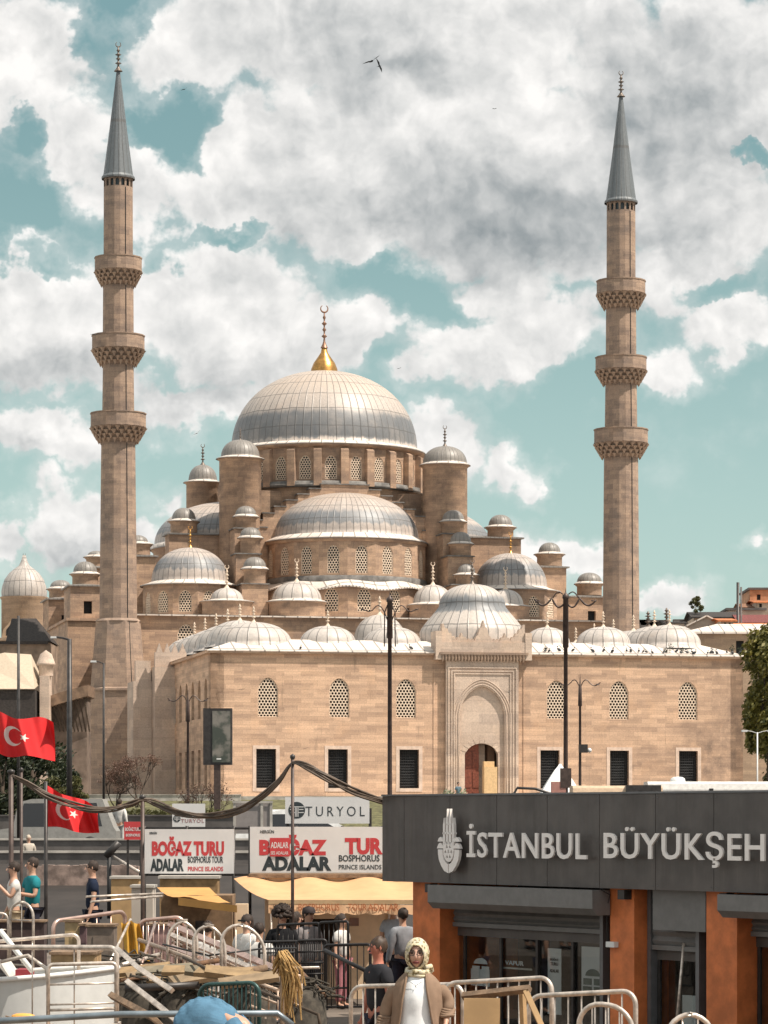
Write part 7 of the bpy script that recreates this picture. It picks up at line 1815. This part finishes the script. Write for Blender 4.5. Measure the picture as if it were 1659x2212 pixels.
# gangway deck and planks: individually laid
rg = random.Random(9)
for i in range(12):
    u = 252+i*26+rg.uniform(-6, 6); v = 2092+rg.uniform(-6, 30)+ i*1.5; Yp = 36.5-i*.35; p = wpt(u, v, Yp)
    o = MB().box(-.32, .32, -.10, .10, -.025, .025, Matrix.Rotation(rg.uniform(-.5, .5), 4, 'Z') @ Matrix.Rotation(rg.uniform(-.16, .16), 4, 'Y') @ Matrix.Rotation(.35, 4, 'X')).build('plank', plain('tan_plank_%d' % i, (.30*rg.uniform(.6, 1.2), .17*rg.uniform(.7, 1.1), .10*rg.uniform(.7, 1.1)), .8, var=.25, scale=5) if i < 4 else bpy.data.materials['tan_plank_%d' % (i % 4)], None, tuple(p))  # each plank material is its own random tan
    tag(o, 'loose tan plank in the pile between the white boat and the bending person', 'plank', 'loose planks in the pile')
def cabinet(name, label, cat, u0, u1, v0, Y, mat, zb=0.0, dep=.5, trim=None):
    a = wpt(u0, v0, Y); b = wpt(u1, v0, Y); r = thing(name, label, cat, (a.x, Y, zb)); MB().box(0, b.x-a.x, 0, dep, 0, a.z-zb).build('body', mat, r)
    MB().box(-.02, b.x-a.x+.02, -.03, dep+.02, a.z-zb, a.z-zb+.03).build('lid', trim or M_wood, r)
    MB().box(.08, b.x-a.x-.08, -.012, -.001, .15, a.z-zb-.12).build('door', mat, r); return r
cabinet('locker', 'tan wooden locker at left of the grey cabinet behind the rails', 'locker', 140, 170, 1992, 41, plain('tan_locker', (.44, .32, .17), .7, var=.2))
cabinet('locker', 'narrow grey-brown locker between the two tan panels', 'locker', 172, 186, 2000, 40.6, plain('purple_brown', (.12, .07, .075), .7, var=.3))
cabinet('locker', 'large grey-brown cabinet left of the yellow cloth', 'cabinet', 188, 246, 2002, 40, plain('umber_grey', (.16, .125, .10), .7, var=.2))
cabinet('locker', 'pinkish slatted crate behind the sunlit barrier bars', 'crate', 318, 370, 2000, 41.5, plain('pink_brown_slats', (.26, .16, .15), .7, var=.3, scale=8))
cabinet('locker', 'low tan chest behind the white boat', 'chest', 110, 205, 2062, 35.5, plain('tan_chest', (.34, .22, .11), .7, var=.3), PT*0, .8)
cabinet('locker', 'dark brown container behind the hoop-topped rail at the left edge', 'container', -20, 95, 1992, 46.5, plain('dark_maroon_box', (.05, .03, .028), .8, var=.4), .95, .4)
# yellow cloth draped from a hook
p = wpt(250, 1990, 39.4); ycl = thing('yellow_cloth', 'mustard yellow tarpaulin hanging from the barrier end', 'tarpaulin', tuple(p)); mb = MB(); n, m_ = 18, 22
def yc_(s, t): k = 39.4/FO; return Vector(((12+40*s+22*t*(.4+.6*s))*k, -.05+.05*sin(s*16+t*3), -(2+82*t)*k-.02*sin(s*9)))
for i in range(n):
    for j in range(m_): mb.poly([yc_(i/n, (j+1)/m_), yc_((i+1)/n, (j+1)/m_), yc_((i+1)/n, j/m_), yc_(i/n, j/m_)], smooth=True)
mb.build('cloth', plain('mustard_tarp', (.55, .30, .04), .75, var=.2, scale=6), ycl)
# straw-coloured rope bundle on a post
p = wpt(615, 2052, 30); rb = thing('rope_bundle', 'straw-coloured bundle of ropes hanging over a post near the bottom centre', 'rope', (p.x, 30, -.0)); rg = random.Random(12)
MB().tube([(0, 0, 0), (0, 0, p.z-.05)], .05, 10).build('post', M_wood, rb)
k = 30/FO; mb = MB()
for q in range(55):
    x0 = rg.uniform(-14, 6)*k; x1 = x0+rg.uniform(4, 32)*k; y0 = rg.uniform(-.12, .05); z0 = p.z-rg.uniform(.0, .12); L_ = rg.uniform(.22, .62)
    mb.tube([(x0-.06, y0+.05, z0-.12), (x0, y0, z0), (x0+(x1-x0)*.5, y0-.05, z0-.06-rg.uniform(0, .05)), (x1, y0-.03, z0-L_*.5), (x1+rg.uniform(-.05, .05), y0, z0-L_)], .008, 5)
mb.build('rope_strands', plain('straw_rope', (.42, .26, .10), .85, var=.3, scale=20), rb)
# the white boat
Yb = 34.0; kb = Yb/FO; o4 = wpt(0, 2212, Yb); bo = thing('white_boat', 'white motor boat moored bow-right at the bottom left corner', 'boat', (o4.x, Yb, -1.1)); zb_ = lambda v: wpt(0, v, Yb).z+1.1; xb = lambda u: u*kb
hull = MB(); n = 26; secs = []
for i in range(n+1):
    t = i/n; x = xb(-260+515*t); w_ = .85*(1-max(0, (t-.55)/.45)**2.2); top = zb_(2112-22*max(0, (t-.3)/.7)**1.3) ; keel = .1+.45*max(0, (t-.8)/.2)**2
    secs.append([Vector((x, -w_-.12*(1-t), top)), Vector((x, -w_*.92, top*.55)), Vector((x-.2*t, -w_*.6, .35)), Vector((x-.35*t, 0, keel)), Vector((x-.2*t, w_*.6, .35)), Vector((x, w_*.92, top*.55)), Vector((x, w_+.12*(1-t), top))])
for a, b in zip(secs, secs[1:]):
    for j in range(6): hull.poly([a[j], b[j], b[j+1], a[j+1]], smooth=True)
hull.build('hull', plain('boat_white', (.60, .61, .60), .3, var=.05), bo)
dk_ = MB()
for a, b in zip(secs, secs[1:]): dk_.poly([a[0]-Vector((0, -.05, .05)), b[0]-Vector((0, -.05, .05)), b[6]-Vector((0, .05, .05)), a[6]-Vector((0, .05, .05))])
dk_.build('deck', plain('deck_cream', (.55, .50, .43), .6, var=.1), bo)
MB().tube([s[0]+Vector((0, -.02, 0)) for s in secs]+[s[6]+Vector((0, .02, 0)) for s in secs[::-1]], .03, 6).build('gunwale', M_white, bo)
MB().tube([s[1]+Vector((0, -.03, -.25)) for s in secs], .05, 6).build('rubbing_strake', plain('teal_stripe', (.03, .14, .17), .4), bo)
cab = MB(); cab.prism([(xb(-200), zb_(2120)), (xb(40), zb_(2120)), (xb(12), zb_(2078)), (xb(-200), zb_(2070))], frame((0, -.45, 0), (1, 0, 0), (0, 0, 1)), .9); cab.build('cabin', plain('cabin_white', (.66, .62, .57), .4), bo)
MB().prism([(xb(-60), zb_(2112)), (xb(32), zb_(2112)), (xb(10), zb_(2085)), (xb(-60), zb_(2083))], frame((0, -.455, 0), (1, 0, 0), (0, 0, 1)), .02).build('cabin_window', M_glass, bo)
MB().box(xb(40), xb(72), -.3, .1, zb_(2112), zb_(2092)).build('red_cushion', plain('maroon_cushion', (.22, .02, .03), .7), bo)
p = wpt(50, 2199, 31); fl = MB(); fl.lathe([(0, -.12), (.03, -.115), (.045, -.07), (.05, 0), (.045, .07), (.03, .115), (0, .12)], (0, 0, 0), n=18)
m2 = MB(); m2.add(fl, Matrix.Rotation(pi/2, 4, 'Y')); o = m2.build('boat_fender', plain('orange_fender', (.80, .36, .07), .5, var=.1), None, tuple(p)); tag(o, 'small orange float lying on the rail at the bottom left', 'float')
MB().tube([(-.11, 0, 0), (-.18, 0, .02)], .008, 5).build('fender_cord', M_wood, o)


# gangway with balusters, sloping down to the right
M_galvw = plain('worn_gangway_steel', (.45, .34, .26), .4, .5, var=.3, scale=6)
for lab, (a_, b_), hgt, nb_ in (('sloping gangway railing with many uprights under the hoop rails', ((372, 2004, 40.6), (652, 2112, 36.6)), .36, 20), ('nearer, lower gangway railing beside the plank pile', ((300, 2030, 39.0), (600, 2140, 35.0)), .30, 18)):
    P, Q = wpt(*a_), wpt(*b_); g = thing('gangway_railing', lab, 'gangway', tuple(P)); D = Q-P
    MB().tube([Vector((0, 0, 0)), D], .028, 8).build('top_rail', M_galvw, g); MB().tube([Vector((0, 0, -hgt)), D-Vector((0, 0, hgt))], .024, 8).build('bottom_rail', M_galvw, g); MB().tube([Vector((0, 0, -hgt/2)), D-Vector((0, 0, hgt/2))], .014, 6).build('middle_rail', M_galvw, g)
    for i in range(nb_): q = D*(i/(nb_-1)); MB().tube([q, q-Vector((0, 0, hgt))], .012, 6).build('baluster', M_galvw, g)
# more of the heap of gear: short steel lengths, tubs, folded barriers
M_rust = plain('rusty_iron', (.16, .085, .045), .75, .2, var=.4, scale=8); M_net = plain('fishing_net', (.05, .042, .032), .9, var=.5, scale=12)
gear = [('steel tube lying on the heap beside the yellow tarpaulin', [(262, 2085, 37), (345, 2062, 38)], .03, M_galv), ('rusty bar propped under the three hoop rails', [(350, 2096, 36), (470, 2075, 37)], .035, M_rust),
 ('dark timber lying below the widest hoop rail', [(430, 2110, 35.5), (575, 2092, 36)], .05, M_wood), ('pale tube rising behind the yellow tarpaulin', [(300, 2100, 37), (335, 1996, 39)], .018, M_galvp),
 ('steel strut leaning on the left side of the sunlit barrier', [(236, 2080, 38), (282, 1986, 39.5)], .018, M_galv), ('thin rusty rod crossing the plank pile', [(260, 2118, 34.5), (430, 2098, 35.5)], .02, M_rust),
 ('short pale bar on top of the plank pile', [(395, 2088, 35), (460, 2092, 35)], .025, M_galvp), ('dark steel channel below the plank pile', [(270, 2135, 33), (430, 2128, 33)], .045, M_metal_dk),
 ('thin bright pipe running left of the man in navy at hip height', [(186, 1937, 47), (352, 1930, 48)], .02, M_galv), ('second thin pipe just below the bright one beside the man in navy', [(196, 1948, 46.5), (350, 1936, 47.5)], .02, M_galv),
 ('bent grey pipe hanging over the boat deck', [(0, 2078, 33), (60, 2064, 33), (100, 2092, 32.8), (104, 2125, 32.8)], .022, M_galv), ('diagonal white spar leaning over the boat cabin', [(0, 2010, 33.6), (70, 2098, 33.4)], .03, M_white),
 ('steep brown strut below the small black barrier', [(640, 2090, 40), (700, 2150, 38)], .03, M_rust), ('low pale tube in front of the mesh barriers', [(560, 2092, 40), (690, 2090, 39.5)], .02, M_galv),
 ('dark cable sagging between the hoop rails and the booth', [(352, 2040, 38), (450, 2064, 37), (560, 2050, 37.5), (640, 2048, 39)], .012, M_black)]
for lab, pts, r_, m_ in gear: rail('steel_bar' if m_ is not M_wood else 'timber', lab, 'bar' if m_ is not M_wood else 'timber', pts, r_, m_, 6)
rg = random.Random(21)
for i, (u, v, Y_, s_, lab) in enumerate(((318, 2110, 35, .30, 'heap of dark netting left of the bending person'), (395, 2118, 34.6, .26, 'rumpled dark net behind the bending person shoulder'), (540, 2105, 36, .32, 'brown net bundle at the foot of the widest hoop rail'), (272, 2070, 37.5, .26, 'small net bundle under the yellow tarpaulin'), (655, 2120, 38, .3, 'dark bundle right of the straw ropes'))):
    p = wpt(u, v, Y_); nb_ = MB()
    for q in range(60):
        a = rg.uniform(0, 2*pi); rr = s_*rg.uniform(.2, 1); c0 = Vector((cos(a)*rr, sin(a)*rr*.7, rg.uniform(-.5, .05)*s_-.1*rr)); c1 = c0+Vector((rg.gauss(0, .12), rg.gauss(0, .08), rg.gauss(0, .05))); c2 = c1+Vector((rg.gauss(0, .12), rg.gauss(0, .08), rg.gauss(-.03, .05)))
        nb_.tube([c0, c1, c2], .014, 5)
    nb_.lathe([(s_*1.1, -p.z), (s_*.95, -s_*.8), (s_*.6, -.12), (0, -.02)], n=14)
    tag(nb_.build('net_heap', M_net, None, tuple(p)), lab, 'net')
# pink-wrapped kerb line and telescope on the ramp
p0, p1 = wpt(60, 1858, 80), wpt(300, 1862, 80); mb = MB(); rg = random.Random(2)
for i in range(30):
    x = p0.x+(p1.x-p0.x)*i/30; mb.box(x, x+(p1.x-p0.x)/30-.0, 79.8, 80.3, 1.4, p0.z-.16+rg.uniform(0, .05))
tag(mb.build('kerb', plain('sunlit_rubble_kerb', (.26, .19, .16), .85, var=.5, scale=3)), 'ragged sunlit kerb along the ramp behind the man in navy', 'kerb')
p = wpt(238, 1862, 70); tl = thing('telescope', 'coin telescope on a dark post above the man in navy', 'telescope', (wpt(430/1.8228, 0, 70).x, 70, p.z-1.3)); MB().tube([(0, 0, 0), (0, 0, 1.45)], .05, 8).build('post', M_black, tl); MB().tube([(-.08, 0, 1.42), (.22, 0, 1.75)], .09, 10).build('tube', M_metal_dk, tl)
p0, p1 = wpt(246, 1851, 70), wpt(303, 1885, 69); mb = MB(); mb.tube([p0, p1], .035, 6); tag(mb.build('handrail', M_galv), 'slanting rail from the telescope down to the dark wire pole', 'handrail')

# ================================================================ BIRDS
def gull(label, u, v, Y, span, bank, rot=0.0, mat=None):
    p = wpt(u, v, Y); o = thing('bird', label, 'bird', tuple(p), rot); h = span/2; mat = mat or M_bird
    b = MB(); b.lathe([(0, -.22*span), (.045*span, -.1*span), (.055*span, .02*span), (.03*span, .14*span), (0, .2*span)], n=8); bb = MB(); bb.add(b, Matrix.Rotation(pi/2, 4, 'X')); bb.build('body', mat, o)
    for s in (-1, 1):
        w_ = MB(); pts = [(0, -.07*span), (s*h*.45, -.10*span), (s*h, .06*span), (s*h*.5, .07*span), (0, .07*span)]
        zs = lambda x: abs(x)*.35*(1 if abs(x) < h*.5 else .6)+bank*x
        w_.poly([(x, y, zs(x)) for x, y in (pts if s > 0 else pts[::-1])]); w_.poly([(x, y, zs(x)-.01) for x, y in (pts[::-1] if s > 0 else pts)]); w_.build('wing', mat, o)
    t_ = MB(); t_.poly([(-.02*span, .16*span, 0), (.02*span, .16*span, 0), (.06*span, .30*span, 0), (-.06*span, .30*span, 0)]); t_.build('tail', mat, o); return o
M_bird = plain('dark_feathers', (.06, .065, .07), .8, var=.5); M_gull = plain('gull_feathers', (.45, .45, .44), .8, var=.3)
gull('dark bird flying between the left minaret tip and the middle of the sky', 398, 193, 110, .30, .5, .6)
gull('larger gull gliding at the top centre of the sky', 803, 132, 100, .65, .55, .4); gull('second gull close beside the larger one, wings tilted down', 820, 143, 100, .36, -1.1, 1.0)
gull('small bird high above, left of the right minaret', 1068, 235, 150, .25, .1); gull('pale gull left of the main dome', 425, 936, 160, .5, .7, .5, M_gull)
gull('tiny bird to the right of the golden finial', 862, 796, 170, .25, .3); gull('dark gull landing on the middle balcony of the left minaret', 206, 723, 250, .9, .1)
gull('bird flying in front of the portal marble at the upper right', 1098, 1495, 200, .6, .2, .3); gull('small bird in front of the wall left of the first lattice window', 522, 1490, 205, .5, .1)
gull('tiny bird in front of the wall between the first two dark windows', 660, 1617, 205, .4, .3); gull('pigeon flying past the wall near the upper right eaves', 1500, 1508, 205, .35, .2, 0, M_gull)
# pigeons sitting on the eaves: one model, many birds
pg = MB(); pg.lathe([(0, -.17), (.05, -.12), (.085, -.02), (.07, .08), (.03, .14), (0, .16)], n=8)
pm = MB(); pm.add(pg, Matrix.Rotation(radians(62), 4, 'X')); pm.lathe([(0, -.05), (.04, -.02), (.045, .02), (0, .055)], (0, -.1, .17), n=7)
first = None; rg = random.Random(4)
us = [1003, 640, 880, 1170, 1180, 1192, 1217, 1262, 1275, 1298, 1304, 1318, 1334, 1342, 1360, 1372, 1388, 1402, 1420, 1436, 1448, 1455, 1468, 1480, 1488, 1497, 1502, 1510, 1521, 1533, 1548, 1556, 1566, 1578, 1590]
ths, cth = sin(TH), cos(TH)
for i, u in enumerate(us):
    y = -.1+rg.uniform(0, .5); x = LX(u, y); zz_ = ZE+(y+.34)*.33+.14
    wp = Vector((XP+x*cth-y*ths, YP+x*ths+y*cth, ZT+zz_))
    if first is None: first = o = pm.build('pigeon', M_bird)
    else: o = first.copy(); C.objects.link(o)
    o.location = wp; o.rotation_euler = (0, 0, rg.uniform(0, 6)); s_ = rg.uniform(.9, 1.3); o.scale = (s_, s_, s_)
    tag(o, 'pigeon perched in the row on the pale lead eaves of the courtyard', 'pigeon', 'pigeons on the courtyard eaves')
# weeds growing out of the eaves
for i, (u, s_) in enumerate(((1420, .8), (1460, .5), (1548, .7), (1556, .9), (1570, .6), (1175, .4), (1430, .4))):
    y = .3; x = LX(u, y); wp = Vector((XP+x*cth-y*ths, YP+x*ths+y*cth, ZT+ZE+.2)); mb = MB(); leaves(mb, (0, 0, s_*.45), (s_*.4, s_*.3, s_*.5), 60, .07, rg); mb.tube([(0, 0, -.1), (0, 0, s_*.5)], .02, 4)
    o = mb.build('roof_weed', M_leaf_d, None, tuple(wp)); tag(o, 'dark weed growing from the lead eaves at the right end of the courtyard', 'weed', 'weeds on the courtyard eaves')
